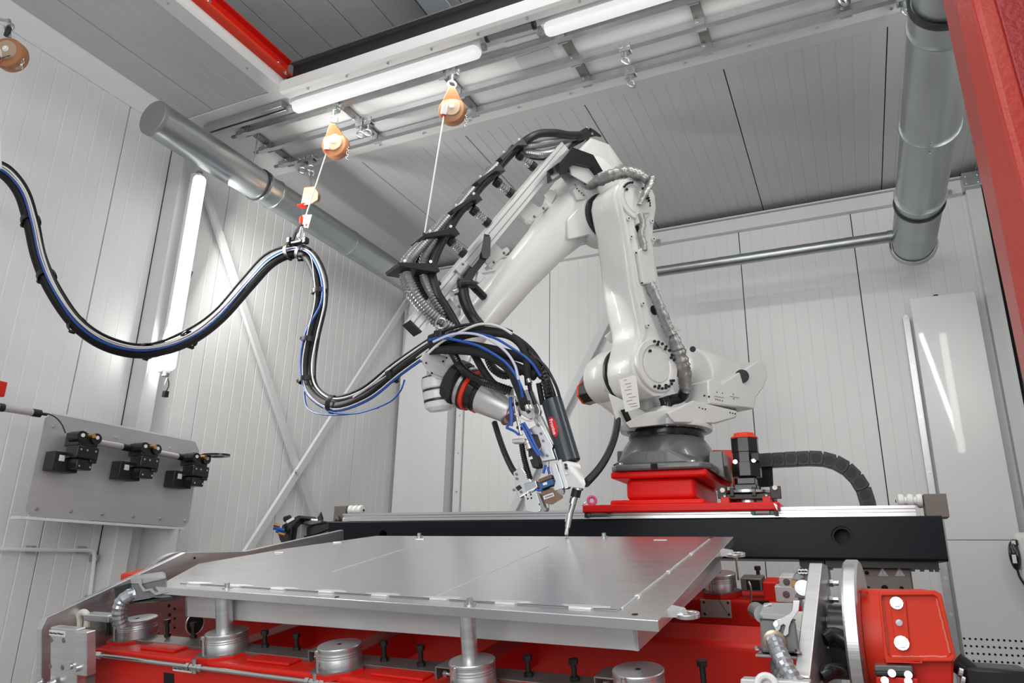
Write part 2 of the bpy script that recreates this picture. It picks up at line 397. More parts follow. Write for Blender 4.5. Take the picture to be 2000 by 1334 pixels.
tube_lamp('tube_lamp', 'white tube lamp under the ceiling above the two rear balancers', (-3.69, 3.67, 3.43), (-2.04, 3.67, 3.43), -Z, 0.052, M_LAMP)
tube_lamp('tube_lamp', 'white tube lamp under the ceiling near the top edge, right of centre', (-1.55, 3.67, 3.43), (0.15, 3.67, 3.43), -Z, 0.052, M_LAMP)
wlamp = tube_lamp('wall_lamp', 'glowing upright tube lamp on the left wall column', (-4.47, 3.545, 1.33), (-4.47, 3.545, 2.93), X, 0.05, M_LAMPW)
obj('wire', MB().tube([V((-4.46, 3.55, 1.27)), V((-4.45, 3.56, 1.22)), V((-4.46, 3.555, 1.17))], 0.004, 6), M_BLACK, wlamp)
obj('wire', MB().tube([V((-4.46, 3.545, 1.27)), V((-4.455, 3.53, 1.22)), V((-4.46, 3.55, 1.17))], 0.004, 6), M_WCABLE, wlamp)
obj('plug', MB().bx(-4.475, -4.445, 3.535, 3.57, 1.13, 1.175), M_BLACK, wlamp, bevel=0.003)
tube_lamp('wall_lamp', 'upright tube lamp on the right wall behind the red post', (1.20, 3.5, 1.42), (1.20, 3.5, 2.93), -X, 0.05, mat('bright_diffuser', (0.8, 0.8, 0.8), 0.5, emit=(1.0, 0.985, 0.96), es=9.0))
# galvanised channel left of the first tube lamp, and the grey sensor bar between the lamps
ch = thing('ceiling_channel', 'galvanised channel on the ceiling left of the tube lamp', 'channel', (-4.1, 3.65, 3.44))
obj('back', MB().bx(-4.60, -3.76, 3.60, 3.69, 3.455, 3.47), M_GALV, ch, smooth=0)
for y in (3.60, 3.655): obj('lip', MB().bx(-4.60, -3.76, y, y + 0.035, 3.42, 3.455), M_GALV, ch, smooth=0, bevel=0.002)
sb = thing('sensor_bar', 'short grey bar with dark ends on the ceiling between the two tube lamps', 'sensor', (-1.85, 3.58, 3.44))
a, b = P(954, 73, z=3.44), P(1040, 49, z=3.44)
obj('bar', MB().tube([a, b], 0.026, 8, 1), mat('sensor_grey', (0.22, 0.24, 0.25), 0.35, metal=0.3), sb)
for p, q in ((a, b), (b, a)): obj('end_cap', MB().cyl(p, p + (p - q).normalized() * 0.02, 0.033, n=8), M_BLACKM, sb)
obj('mounting_plate', MB().prism([P(*c, z=3.475) for c in ((985, 84), (1047, 66), (1056, 76), (990, 97))], V((0, 0, 0.01))), M_TRIM, sb, smooth=0)
obj('cover_plate', MB().prism([P(*c, z=3.481) for c in ((1006, 114), (1072, 92), (1087, 122), (1022, 140))], V((0, 0, 0.008))), mat('sheet_white', (0.60, 0.60, 0.60), 0.3), sb, smooth=0)
# ------------------------------------------------------------------ rail frame of the balancers
fr = thing('rail_frame', 'three long steel rails with dark cross bars hung under the ceiling', 'rail', (-1.9, 4.06, 3.4))
RY = (3.79, 4.05, 4.30)
for y in RY:
    o = MB().prism([V((-4.41, y + dy, 3.42 + dz)) for dy, dz in ((-.022, 0), (.022, 0), (.022, .045), (.014, .045), (.014, .010), (-.014, .010), (-.014, .045), (-.022, .045))], V((4.41 + 0.66, 0, 0)))
    obj('rail', o, M_GALV, fr, smooth=0)
    obj('rail_end', MB().bx(-4.47, -4.41, y - 0.012, y + 0.012, 3.425, 3.445), M_STEELD, fr, bevel=0.003)
for (x1, y1), (x2, y2) in (((-4.30, 0), (-4.30, 0)), ((-3.36, 0), (-3.36, 0)), ((-2.42, 0), (-2.42, 0)), ((-1.48, 0), (-1.48, 0)), ((-0.60, 0), (-0.60, 0)), ((0.27, 0), (0.27, 0))):
    obj('cross_bar', MB().bx(x1 - 0.033, x1 + 0.033, RY[0] - 0.05, RY[2] + 0.05, 3.466, 3.486), M_STEELD, fr, smooth=0)
    for y in RY:
        for e in (-1, 1): obj('rail_clamp', MB().bx(x1 - 0.035, x1 + 0.035, y + e * 0.030 - 0.0055, y + e * 0.030 + 0.0055, 3.415, 3.485), M_GALV, fr, smooth=0)
        obj('clamp_bolt', MB().bolt(V((x1 - 0.018, y - 0.0355, 3.45)), -Y, 0.010, 0.014), M_GALV, fr, smooth=0)
# trolleys with eye bolts
def trolley(label, px, py, ri, s=1.0):
    p = P(px, py, y=RY[ri]); x = p.x
    t = thing('eye_trolley', label, 'trolley', (x, RY[ri], 3.36), 'trolleys with eye bolts on the ceiling rails')
    k = MB()
    for e in (-1, 1): k.bx(x - 0.04, x + 0.04, RY[ri] + e * 0.026 - 0.003, RY[ri] + e * 0.026 + 0.003, 3.385, 3.45)
    k.bx(x - 0.02, x + 0.02, RY[ri] - 0.026, RY[ri] + 0.026, 3.385, 3.393)
    obj('bracket', k, M_GALV, t, smooth=0)
    for e in (-1, 1): obj('wheel', MB().cyl(V((x + e * 0.024, RY[ri] - 0.034, 3.425)), V((x + e * 0.024, RY[ri] + 0.034, 3.425)), 0.012, n=12), M_STEEL, t)
    obj('eye_bolt', MB().cyl(V((x, RY[ri], 3.385)), V((x, RY[ri], 3.35)), 0.010, n=8).torus(V((x, RY[ri], 3.32)), V((1, -1, 0.2)), 0.030, 0.009, 18, 8), M_GALV, t)
    return V((x, RY[ri], 3.29))
trolley('empty eye bolt trolley left of the pair at the left end of the front rail', 592, 318, 2)
HK1 = trolley('steel trolley whose eye bolt holds the small orange balancer', 608, 316, 2)
trolley('steel trolley with empty eye bolt on the middle rail, left of a close pair', 706, 244, 1)
trolley('steel trolley with empty eye bolt on the middle rail, right of a close pair', 720, 240, 1)
HK2 = trolley('steel trolley holding the orange balancer with the long white line to the cable loop', 652, 222, 0)
HK3 = trolley('steel trolley holding the orange balancer above the hose comb', 884, 152, 0)
trolley('steel trolley with empty eye bolt on the middle rail, above the robot elbow', 1222, 103, 1)
trolley('steel trolley with empty eye bolt on the front rail, above the robot elbow', 1232, 142, 2)
trolley('eye bolt trolley at the top edge, leftmost of the three near the right duct', 1645, -5, 1)
trolley('eye bolt trolley at the top edge, middle of the three near the right duct', 1682, -16, 1)
trolley('eye bolt trolley at the top edge, rightmost of the three near the right duct', 1706, -24, 1)
trolley('eye bolt trolley at the right end of the front rail beside the duct', 1766, 6, 2)
# ------------------------------------------------------------------ ducts
def band(t, c, d, r, w=0.02, m=None, name='joint_ring'): return obj(name, MB().rev([(r - 0.004, -w), (r + 0.008, -w), (r + 0.010, 0), (r + 0.008, w), (r - 0.004, w)], c, d, 40, cap=False), m or M_DUCT, t)
LX = -4.25
ld = thing('ventilation_duct', 'large capped galvanised duct running along the left wall under the ceiling', 'duct', (LX, 5.0, 2.85))
r0 = sz(P(300, 230, x=LX), 36)
y0 = P(300, 230, x=LX).y; zl = P(300, 230, x=LX).z
obj('pipe', MB().rev([(r0, y0), (r0, 3.95)], V((LX, 0, zl)), Y, 40), M_DUCT, ld, smooth=50)
obj('end_cap', MB().rev([(0.001, y0 - 0.012), (r0 * 0.97, y0 - 0.012), (r0 + 0.003, y0 - 0.006), (r0 + 0.003, y0 + 0.02), (r0, y0 + 0.02)], V((LX, 0, zl)), Y, 40), mat('duct_cap', (0.30, 0.31, 0.30), 0.55, metal=0.5, var=0.1), ld, smooth=40)
obj('pipe', MB().rev([(r0 - 0.004, 3.95), (r0 - 0.004, 4.55), (r0 - 0.004, 6.98)], V((LX, 0, zl)), Y, 40), M_DUCT, ld, smooth=50)
band(ld, V((LX, 3.93, zl)), Y, r0, 0.012, M_BLACKM, 'seal_ring'); band(ld, V((LX, 3.97, zl)), Y, r0, 0.012)
band(ld, V((LX, 4.12, zl)), Y, r0 - 0.006, 0.012); band(ld, V((LX, 5.15, zl)), Y, r0 - 0.006, 0.012)
# clip and hanger rod
obj('hanger_rod', MB().cyl(V((LX, 3.86, zl + r0)), V((LX, 3.86, 3.47)), 0.006, n=8), M_GALV, ld)
rd = thing('ventilation_duct', 'large galvanised duct hanging under the ceiling on the right, with a black sealed joint', 'duct', (0.64, 5.0, 2.4))
RX, RZ = 0.655, 2.66
rr = 0.165
obj('pipe', MB().rev([(rr * 0.93, 2.2), (rr * 0.93, 3.42)], V((RX, 0, RZ)), Y, 40), M_DUCT, rd, smooth=50)
obj('pipe', MB().rev([(rr, 3.42), (rr, 4.55)], V((RX, 0, RZ)), Y, 40), M_DUCT, rd, smooth=50)
obj('pipe', MB().rev([(rr - .004, 4.55), (rr - .004, 5.65)], V((RX, 0, RZ)), Y, 40), M_DUCT, rd, smooth=50)
sp = MB()
ps = [(rr - 0.002 if i % 2 else rr - 0.007, 5.65 + 0.78 * i / 24) for i in range(25)]
sp.rev(ps, V((RX, 0, RZ)), Y, 40); obj('spiral_pipe', sp, M_DUCT, rd, smooth=25)
band(rd, V((RX, 3.42, RZ)), Y, rr, 0.02, M_BLACKM, 'seal_ring'); band(rd, V((RX, 3.60, RZ)), Y, rr, 0.008)
band(rd, V((RX, 4.55, RZ)), Y, rr, 0.008)
band(rd, V((RX, 5.62, RZ)), Y, rr, 0.014, M_BLACKM, 'seal_ring'); band(rd, V((RX, 5.50, RZ)), Y, rr, 0.008); band(rd, V((RX, 6.43, RZ)), Y, rr + 0.006, 0.03)
for y in (4.50, 4.60): obj('rivet', MB().cyl(V((RX - 0.02, y, RZ - rr + 0.01)), V((RX - 0.02, y, RZ - rr - 0.006)), 0.007, n=8), M_STEEL, rd)
sy = 6.30
za = P(1750, 461, y=sy).z; zb_ = P(1290, 522, y=sy).z
sr = sz(P(1500, 490, y=sy), 10.6)
bp_ = MB(); n_ = 46; xs = [RX - 0.12 - i * (2.06 / n_) for i in range(n_ + 1)]
bp_.rings([bp_.circ(V((x, sy, (za + zb_) / 2 - 0.02)), Y, Z, sr if i % 4 else sr * 1.035, 20) for i, x in enumerate(xs)])
obj('branch_pipe', bp_, M_DUCT, rd, smooth=50)
obj('branch_collar', MB().cyl(V((RX - 0.19, sy, (za + zb_) / 2 - 0.02)), V((RX - 0.02, sy, (za + zb_) / 2 - 0.02)), sr * 1.12, n=24), M_DUCT, rd)
# ------------------------------------------------------------------ left wall: column, braces, camera, pipe
sc = thing('wall_column', 'light grey square steel column on the left wall behind the tube lamp', 'column', (-4.66, 3.52, ZF))
obj('tube', MB().bx(XL, XL + 0.16, 3.46, 3.58, ZF, 3.33), M_STEELW, sc, smooth=0, bevel=0.006)
obj('edge_shadow_strip', MB().bx(XL, XL + 0.004, 3.455, 3.46, ZF, 3.33), M_GAP, sc, smooth=0)  # dark strip painted as the shadow along the column's edge
obj('channel', MB().bx(XL, XL + 0.03, 3.58, 3.645, ZF, 1.15), mat('channel_green_grey', (0.26, 0.29, 0.28), 0.4), sc, smooth=0)
def brace(label, a, b, w, axn, dpt=0.035):
    t = thing('diagonal_brace', label, 'brace', (a + b) / 2)
    d = (b - a).normalized(); s = axn.cross(d).normalized()
    obj('flat_bar', MB().box((a + b) / 2, ((b - a).length, w, dpt), (d, s, axn)), M_STEELW, t, smooth=0, bevel=0.003)
    for p in (a + d * 0.05, b - d * 0.05): obj('bolt', MB().bolt(p + axn * dpt / 2, axn, 0.012, 0.012), M_STEEL, t)
    return t
brace('grey wall brace leaning from the lamp column down towards the rear', P(388, 336, x=-4.69), P(640, 1095, x=-4.69), 0.07, X)
b2 = brace('grey left wall brace rising to the back corner and crossing another', P(795, 588, x=-4.65), P(455, 1120, x=-4.65), 0.07, X)
obj('cross_bolt', MB().bolt(P(579, 922, x=-4.63), X, 0.014, 0.015), M_STEEL, b2)
brace('grey diagonal brace on the back wall behind the robot', P(1225, 548, y=6.94), P(965, 1070, y=6.94), 0.075, -Y)
cc = thing('security_camera', 'small white security camera on the left wall beside the tube lamp', 'camera', P(345, 523, x=XL))
c0 = P(343, 524, x=XL); c1 = P(364, 533, x=XL + 0.16)
obj('mount', MB().cyl(c0, c0 + X * 0.03, 0.045, n=20), M_NYLON, cc)
obj('joint', MB().tube([c0 + X * 0.03, c0 + X * 0.07 + Z * 0.0, c0.lerp(c1, 0.55)], 0.018, 10), M_NYLON, cc)
dv = (c1 - c0 + V((0.02, -0.05, -0.05))).normalized()
a_, b_, d_ = basis(dv)
obj('body', MB().box(c1 - dv * 0.03, (0.075, 0.075, 0.13), (a_, b_, d_)), M_NYLON, cc, bevel=0.012)
obj('lens_face', MB().box(c1 + dv * 0.04, (0.068, 0.068, 0.02), (a_, b_, d_)), mat('lens_grey', (0.09, 0.09, 0.095), 0.25), cc, bevel=0.01)
obj('lens', MB().cyl(c1 + dv * 0.05, c1 + dv * 0.055, 0.02, n=16), M_BLACKS, cc)
obj('cable', MB().tube([P(340, 532, x=XL + .01), P(333, 590, x=XL + .01), P(322, 630, x=XL + .01), P(325, 650, x=XL + .03), P(318, 662, x=XL + .02)], 0.005, 6), M_WCABLE, cc)
pp = thing('conduit_pipe', 'thin white conduit pipe with an elbow low on the left wall', 'pipe', P(100, 1075, x=-4.69))
pz = P(100, 1074, x=-4.69).z
obj('pipe', MB().tube([P(-60, 1072, x=-4.69), P(100, 1074, x=-4.69), P(172, 1075, x=-4.69), P(182, 1079, x=-4.69), P(184, 1092, x=-4.69), P(176, 1160, x=-4.69), P(168, 1230, x=-4.69)], 0.013, 10, 5), M_NYLON, pp)
for q in ((60, 1073), (160, 1074), (183, 1090), (174, 1170)): obj('clip', MB().box(P(*q, x=-4.71), (0.05, 0.035, 0.045)), M_GREYP, pp, bevel=0.004)
# ------------------------------------------------------------------ tool board on the left wall
BX = -4.40
tbd = thing('tool_board', 'chamfered grey metal board standing off the left wall below the lamp', 'board', (BX, 3.28, 0.24))
y0, y1, z0, z1 = 2.70, 3.875, 0.235, 0.845
c = 0.035
out = [V((BX, y, z)) for y, z in ((y0 + c, z0), (y1 - c, z0), (y1, z0 + c), (y1, z1 - 0.06), (y1 - 0.05, z1), (y0 + c, z1), (y0, z1 - c), (y0, z0 + c))]
M_BOARD = mat('board_sheet', (0.52, 0.525, 0.525), 0.30, metal=0.4, var=0.12, vscale=2.2, bump=0.05, bscale=12, stretch=(1, 1, 10))
obj('plate', MB().prism(out, V((-0.004, 0, 0))), M_BOARD, tbd, smooth=0)
obj('top_lip', MB().bx(BX - 0.05, BX - 0.005, y0 + 0.03, y1 - 0.05, z1 - 0.004, z1 + 0.012), M_TRIM, tbd, smooth=0)
obj('bottom_lip', MB().bx(BX - 0.09, BX - 0.004, y0 - 0.02, y1 - 0.03, z0 - 0.02, z0 - 0.004), M_TRIM, tbd, smooth=0)
for f0, f1, fz in ((y0 + 0.45, y0 + 0.48, z0), (y1 - 0.10, y1 - 0.07, z0 - 0.3)): obj('back_frame', MB().bx(XL, BX - 0.005, f0, f1, fz, z1 - 0.02), M_STEELW, tbd, smooth=0)
obj('leg', MB().bx(XL + 0.02, BX - 0.02, y1 - 0.075, y1 - 0.045, ZF, z0), M_STEELW, tbd, smooth=0)
for q in ((104, 833), (88, 912), (71, 994), (138, 999), (200, 1004), (260, 1009), (313, 1013), (361, 1017), (370, 950), (226, 855), (332, 875), (168, 843), (282, 865), (379, 883)):
    p = P(*q, x=BX); obj('screw', MB().bolt(p, X, 0.008, 0.012), M_STEEL, tbd)
# three black gripper stations with grey cylinders between them
def station(label, ctr):
    t = thing('gripper_station', label, 'gripper', ctr, 'black gripper stations on the tool board')
    x0 = BX + 0.005
    def fr(x, y, z): return V((x0 + x, ctr.y + y, ctr.z + z))
    obj('base_block', MB().bx(0.0, 0.09, -0.13, 0.03, -0.135, -0.02, fr), M_BLACKM, t, bevel=0.004)
    obj('upper_block', MB().bx(0.04, 0.17, -0.055, 0.075, 0.02, 0.105, fr), M_BLACKS, t, bevel=0.006)
    obj('middle_block', MB().bx(0.09, 0.20, -0.07, 0.07, -0.055, 0.02, fr), M_BLACKS, t, bevel=0.006)
    obj('lower_block', MB().bx(0.09, 0.18, -0.045, 0.055, -0.12, -0.055, fr).bx(0.12, 0.19, 0.03, 0.075, -0.075, -0.045, fr), M_BLACKS, t, bevel=0.005)
    for yy in (-0.045, 0.05):
        obj('clamp_ear', MB().cyl(fr(0.09, yy, 0.075), fr(0.185, yy, 0.075), 0.034, n=14), M_BLACKS, t)
        obj('pin', MB().cyl(fr(0.185, yy, 0.082), fr(0.19, yy, 0.082), 0.012, n=10), M_NYLON, t)
    obj('brass_nozzle', MB().cyl(fr(0.15, 0.0, 0.085), fr(0.215, 0.006, 0.085), 0.014, n=12), M_BRASS, t)
    for q in ((0.2, -0.05, -0.005), (0.2, -0.01, -0.005), (0.2, 0.045, -0.005), (0.18, -0.03, -0.1), (0.18, 0.04, -0.1)): obj('screw', MB().bolt(fr(*q), X, 0.007, 0.006, washer=False), M_STEEL, t)
    obj('sticker', MB().bx(0.0901, 0.0915, -0.10, -0.065, -0.055, -0.02, lambda x, y, z: fr(x, y - 0.0, z - 0.02)), M_PAPER, t, smooth=0)
    return t
s1 = station('black gripper station at the left end of the tool board', P(151, 880, x=BX + 0.1))
station('black gripper station in the middle of the tool board', P(273, 899, x=BX + 0.1))
s3 = station('right end black gripper station on the tool board, with flat oval handle', P(373, 917, x=BX + 0.1))
hp = P(388, 889, x=BX + 0.16)
outl = [hp + V((0.07 + 0.12 * math.cos(t), 0.09 + 0.075 * math.sin(t) , 0)) for t in [i * math.pi / 10 for i in range(20)]]
inl = [hp + V((0.07 + 0.07 * math.cos(t), 0.10 + 0.035 * math.sin(t), 0)) for t in [i * math.pi / 10 for i in range(20)]]
obj('oval_handle', MB().frame(outl, inl, V((0, 0, 0.014))), M_BLACKS, s3)
for lb, a, b in (('grey cylinder left of the tool board with black end caps', (-4, 795), (72, 807)), ('grey cylinder between the left and middle gripper stations', (176, 862), (246, 874)), ('grey cylinder between the middle and right gripper stations', (294, 882), (353, 893))):
    p, q = P(*a, x=BX + 0.06), P(*b, x=BX + 0.06); d = (q - p).normalized()
    t = thing('air_cylinder', lb, 'cylinder', p, 'grey cylinders at the tool board')
    obj('tube', MB().cyl(p, q - d * 0.03, 0.021, n=18), mat('lilac_grey', (0.52, 0.49, 0.50), 0.35, metal=0.3), t)
    obj('end_cap', MB().cyl(q - d * 0.03, q + d * 0.02, 0.023, n=14), M_BLACK, t)
    obj('rod', MB().cyl(q + d * 0.02, q + d * 0.06, 0.008, n=8), M_BLACKM, t)
    obj('end_cap', MB().cyl(p - d * 0.0, p + d * 0.03, 0.024, n=14), M_BLACK, t)
tag(obj('thin_cable', MB().tube([P(72, 806, x=BX + .06), P(92, 808, x=BX + .05), P(108, 815, x=BX + .07), P(120, 828, x=BX + .1), P(128, 846, x=BX + .12)], 0.004, 6), M_BLACK), 'thin black cable from the left grey cylinder to the first gripper station', 'cable')
tag(obj('red_plug', MB().box(P(-1, 760, x=-4.5), (0.05, 0.05, 0.09)), M_REDP, bevel=0.006), 'small dark red plug at the left frame edge above the grey cylinder', 'plug')
# ------------------------------------------------------------------ corner casing, right cabinet, wall box
xa, xb = P(803, 850, y=6.80).x, P(872, 850, y=6.80).x
cs = struct('trim_10', MB().bx(-4.70, xa - 0.02, 6.86, 6.99, ZF, 3.30), M_TRIM, smooth=0, bevel=0.004)
cg = thing('corner_casing', 'tall flat grey casing in the rear left corner', 'casing', ((xa + xb) / 2, 6.9, ZF))
obj('front_sheet', MB().bx(xa, xb, 6.80, 6.82, ZF, 3.0), mat('casing_grey', (0.68, 0.69, 0.69), 0.4), cg, smooth=0)
obj('body', MB().bx(xa, xb - 0.005, 6.82, 6.99, ZF, 2.99), M_STEELW, cg, smooth=0)
obj('side_strip', MB().bx(xb + 0.02, xb + 0.10, 6.96, 6.995, ZF, 3.0), M_TRIM, cg, smooth=0)
for i in range(9): obj('screw', MB().bolt(V((xb + 0.065, 6.96, -0.9 + i * 0.42)), -Y, 0.008, 0.008), M_STEEL, cg)
cb = thing('wall_cabinet', 'tall glossy white cabinet on the rear wall at right, reflecting a lamp', 'cabinet', (0.845, 6.9, ZF))
M_CAB = mat('cabinet_gloss', (0.76, 0.77, 0.765), 0.25, coat=0.5, var=0.03, vscale=1)
zt = P(1840, 576, y=6.8).z; zs = P(1900, 1055, y=6.8).z
obj('upper_front', MB().bx(0.60, 1.088, 6.80, 6.815, zs + 0.003, zt), M_CAB, cb, smooth=0, bevel=0.004)
obj('lower_front', MB().bx(0.60, 1.15, 6.80, 6.815, ZF, zs - 0.003), M_CAB, cb, smooth=0, bevel=0.004)
obj('body', MB().bx(0.62, 1.075, 6.815, 7.0, ZF, zt - 0.01), M_STEELW, cb, smooth=0)
obj('side_rail', MB().bx(0.535, 0.585, 6.93, 7.0, ZF, zt - 0.12), M_GALV, cb, smooth=0)
for q in ((1768, 618), (1783, 716), (1797, 815), (1812, 922), (1852, 1200), (1844, 1130)): p = P(*q, y=6.93); obj('screw', MB().bolt(V((0.56, 6.93, p.z)), -Y, 0.010, 0.012), M_STEEL, cb)
obj('rubber_foot', MB().cyl(V((0.80, 6.82, zt)), V((0.80, 6.82, zt + 0.012)), 0.02, n=10), M_BLACK, cb)
hol = MB()
for r in range(7):
    for k in range(14):
        p = P(1883 + 2.4 * r + k * 11.2, 1247 + 14.4 * r + 0.55 * k, y=6.799)
        if p.x < 1.14: hol.cyl(p, p + Y * 0.003, 0.0085, n=10)
h = obj('perforation', hol, M_HOLE, cb, smooth=0); h['kind'] = 'stuff'
bx_ = thing('wall_box', 'white rounded wall box with a black oval handset, at the right frame edge', 'box', P(1996, 1080, y=6.55))
p = P(2008, 1090, y=6.62)
obj('body', MB().box(p, (0.15, 0.16, 0.36)), M_NYLON, bx_, bevel=0.04, seg=3)
q = P(1982, 1085, y=6.55)
a_, b_, d_ = basis(V((-0.35, -1, 0)))
obj('handset', MB().loft([[q + a_ * (0.036 * s * math.cos(t)) + Z * (0.105 * s * math.sin(t)) + d_ * o for t in [2 * math.pi * i / 20 for i in range(20)]] for s, o in ((0.8, -0.03), (1, -0.01), (1, 0.015), (0.8, 0.03))]), M_BLACKS, bx_, smooth=50)
q2 = P(1981, 1060, y=6.54); obj('latch', MB().box(q2, (0.045, 0.03, 0.045)), M_BLACKS, bx_, bevel=0.008)
obj('latch_label', MB().box(q2 - Y * 0.017 - X * 0.008, (0.026, 0.002, 0.03)), M_PAPER, bx_, smooth=0)
obj('handset_label', MB().box(q + d_ * 0.032 - Z * 0.025 , (0.026, 0.060, 0.002), (a_, Z, d_)), M_PAPER, bx_, smooth=0)
obj('cord', MB().tube([q - Z * 0.10, q + V((0.01, 0, -0.16)), q + V((0.05, 0, -0.26)), q + V((0.07, 0, -0.4))], 0.008, 8), M_BLACK, bx_)
# ------------------------------------------------------------------ red gate post at the right edge, close to the camera
gp = thing('gate_post', 'big red steel gate post rising along the right frame edge, near the camera', 'post', (0.5, 1.95, ZF))
k_ = 1.8
A0 = P(1897, 0, y=k_); A1 = P(1985, 330, y=k_); B0 = P(1841, 0, y=2.11); B1 = P(1940, 467, y=2.11)
def ext(a, b, z): return a + (b - a) * ((z - a.z) / (b.z - a.z))
zt_, zb2 = 2.2, ZF
def sec(z):
    a, b = ext(A0, A1, z), ext(B0, B1, z)
    r = V((0.34, 0.0, 0)); n = (b - a)
    e = 0.016; na = (b - a).normalized(); nr = X
    return [a + na * e, a + na * e * 0.3 + nr * e * 0.3, a + nr * e, a + r, b + r, b]
gpm = MB(); gpm.rings([sec(zb2), sec(zt_)])
obj('column', gpm, M_REDD, gp, smooth=20)
ins = MB()
def strip(z): 
    a = ext(A0, A1, z); return [a + V((0.045, -0.012, 0)), a + V((0.30, -0.012, 0)), a + V((0.30, 0.004, 0)), a + V((0.045, 0.004, 0))]
ins.rings([strip(zb2), strip(zt_)]); obj('face_plate', ins, mat('gate_red_dark', (0.30, 0.012, 0.012), 0.42, bump=0.9, bscale=70), gp, smooth=0, bevel=0.004)
# ------------------------------------------------------------------ robot track: beam, rails, carriage
GY = 4.10
gx0, gx1 = P(640, 1050, y=GY).x, P(1845, 1045, y=GY).x
gz0, gz1 = P(1500, 1092, y=GY).z, 0.282
gt = thing('robot_track', 'long anthracite steel beam with linear rails carrying the robot', 'track', ((gx0 + gx1) / 2, 4.5, gz0))
def plate_holes(x0, x1, z0, z1, holes, y):
    mb = MB(); x = x0; n = 32
    for cx, cz, r in holes:
        a, b, lo, hi = cx - 1.2 * r, cx + 1.2 * r, cz - 1.2 * r, cz + 1.2 * r
        mb.add([V((x, y, z0)), V((a, y, z0)), V((a, y, z1)), V((x, y, z1))], [(0, 1, 2, 3)])
        mb.add([V((a, y, z0)), V((b, y, z0)), V((b, y, lo)), V((a, y, lo))], [(0, 1, 2, 3)])
        mb.add([V((a, y, hi)), V((b, y, hi)), V((b, y, z1)), V((a, y, z1))], [(0, 1, 2, 3)])
        sq, ci = [], []
        for i in range(n):
            t = 2 * math.pi * i / n; cc_, ss = math.cos(t), math.sin(t); m_ = max(abs(cc_), abs(ss))
            sq.append(V((cx + 1.2 * r * cc_ / m_, y, cz + 1.2 * r * ss / m_))); ci.append(V((cx + r * cc_, y, cz + r * ss)))
        mb.rings([sq, ci, [p + Y * 0.02 for p in ci], [p + Y * 0.02 + (V((cx, p.y, cz)) - V((p.x, p.y, p.z))) * 0.25 for p in ci], [p + Y * 0.14 + (V((cx, p.y, cz)) - V((p.x, p.y, p.z))) * 0.25 for p in ci]], cap=False); x = b
        mb.add([p + Y * 0.14 for p in ci], [tuple(range(n))])
    mb.add([V((x, y, z0)), V((x1, y, z0)), V((x1, y, z1)), V((x, y, z1))], [(0, 1, 2, 3)])
    return mb
h1 = P(1645, 1048, y=GY); h2 = P(748, 1045, y=GY)
fb = plate_holes(gx0, gx1, gz0 + 0.012, gz1 - 0.012, [(h2.x, h2.z, 0.03), (h1.x, h1.z, 0.052)], GY)
for z, s in ((gz0, 1), (gz1, -1)):
    for i in range(4):
        t0, t1 = math.pi / 2 * i / 4, math.pi / 2 * (i + 1) / 4
        q = [(GY + 0.012 * (1 - math.cos(t)), z + s * 0.012 * (1 - math.sin(t))) for t in (t0, t1)]
        fb.add([V((gx0, q[0][0], q[0][1])), V((gx1, q[0][0], q[0][1])), V((gx1, q[1][0], q[1][1])), V((gx0, q[1][0], q[1][1]))], [(0, 1, 2, 3)])
fb.bx(gx0, gx1, GY + 0.012, 4.90, gz0, gz0 + 0.01).bx(gx0, gx1, GY + 0.012, 4.90, gz1 - 0.01, gz1).bx(gx0, gx1, 4.89, 4.90, gz0, gz1)
fb.bx(gx0, gx0 + 0.01, GY + 0.006, 4.90, gz0, gz1).bx(gx1 - 0.01, gx1, GY + 0.006, 4.90, gz0, gz1)
bo = obj('beam', fb, M_GANTRY, gt, smooth=40)
rx0, rx1 = P(672, 1006, y=GY + .03).x, P(1787, 990, y=GY + .03).x
rp = [(0.015, 0), (0.015, 0.018), (0.022, 0.022), (0.022, 0.034), (0.015, 0.038), (0.015, 0.052), (0.055, 0.052), (0.055, 0)]
for dy in (0, 0.60):
    obj('linear_rail', MB().prism([V((rx0, GY + dy + y, gz1 + z)) for y, z in rp], V((rx1 - rx0, 0, 0))), M_STEEL, gt, smooth=0)
obj('rail_lip', MB().bx(rx0 + 0.05, rx1 - 0.6, GY + 0.002, GY + 0.016, gz1, gz1 + 0.006), M_STEEL, gt, smooth=0)
obj('cover_sheet', MB().bx(rx0, rx1, GY + 0.18, GY + 0.5, gz1, gz1 + 0.03), M_STEELD, gt, smooth=0)
# end stops with white buffers
for (c, s, n) in (((704, 998), 1, 3), ((1760, 976), -1, 3)):
    p = P(*c, y=GY + 0.16); z = gz1 + 0.052
    eb = V((p.x - s * 0.10, GY + 0.18, gz1)); obj('end_stop', MB().bx(min(eb.x, eb.x - s * 0.10), max(eb.x, eb.x - s * 0.10), GY + 0.12, GY + 0.26, gz1, gz1 + 0.115), M_RUST, gt, smooth=0, bevel=0.003)
    bf = MB(); L = 0.0; ps = []
    for i in range(3): ps += [(0.020, L), (0.034, L + 0.006), (0.036, L + 0.018), (0.033, L + 0.028), (0.021, L + 0.034)]; L += 0.042
    bf.rev(ps, V((eb.x, GY + 0.165, gz1 + 0.085)), V((s, 0, 0)), 20); obj('buffer', bf, M_NYLON, gt)
    obj('buffer_bore', MB().cyl(V((eb.x + s * L * 0.98, GY + 0.165, gz1 + 0.085)), V((eb.x + s * (L + 0.001), GY + 0.165, gz1 + 0.085)), 0.008, n=10), M_HOLE, gt)
for q, h in (((625, 1020), 0.075), ((661, 1016), 0.045)):
    p = P(*q, y=GY + 0.1); obj('guide_cone', MB().rev([(0.022, 0), (0.022, h * 0.4), (0.002, h)], V((p.x, GY + 0.1, gz1)), Z, 14), M_BLACKM, gt)
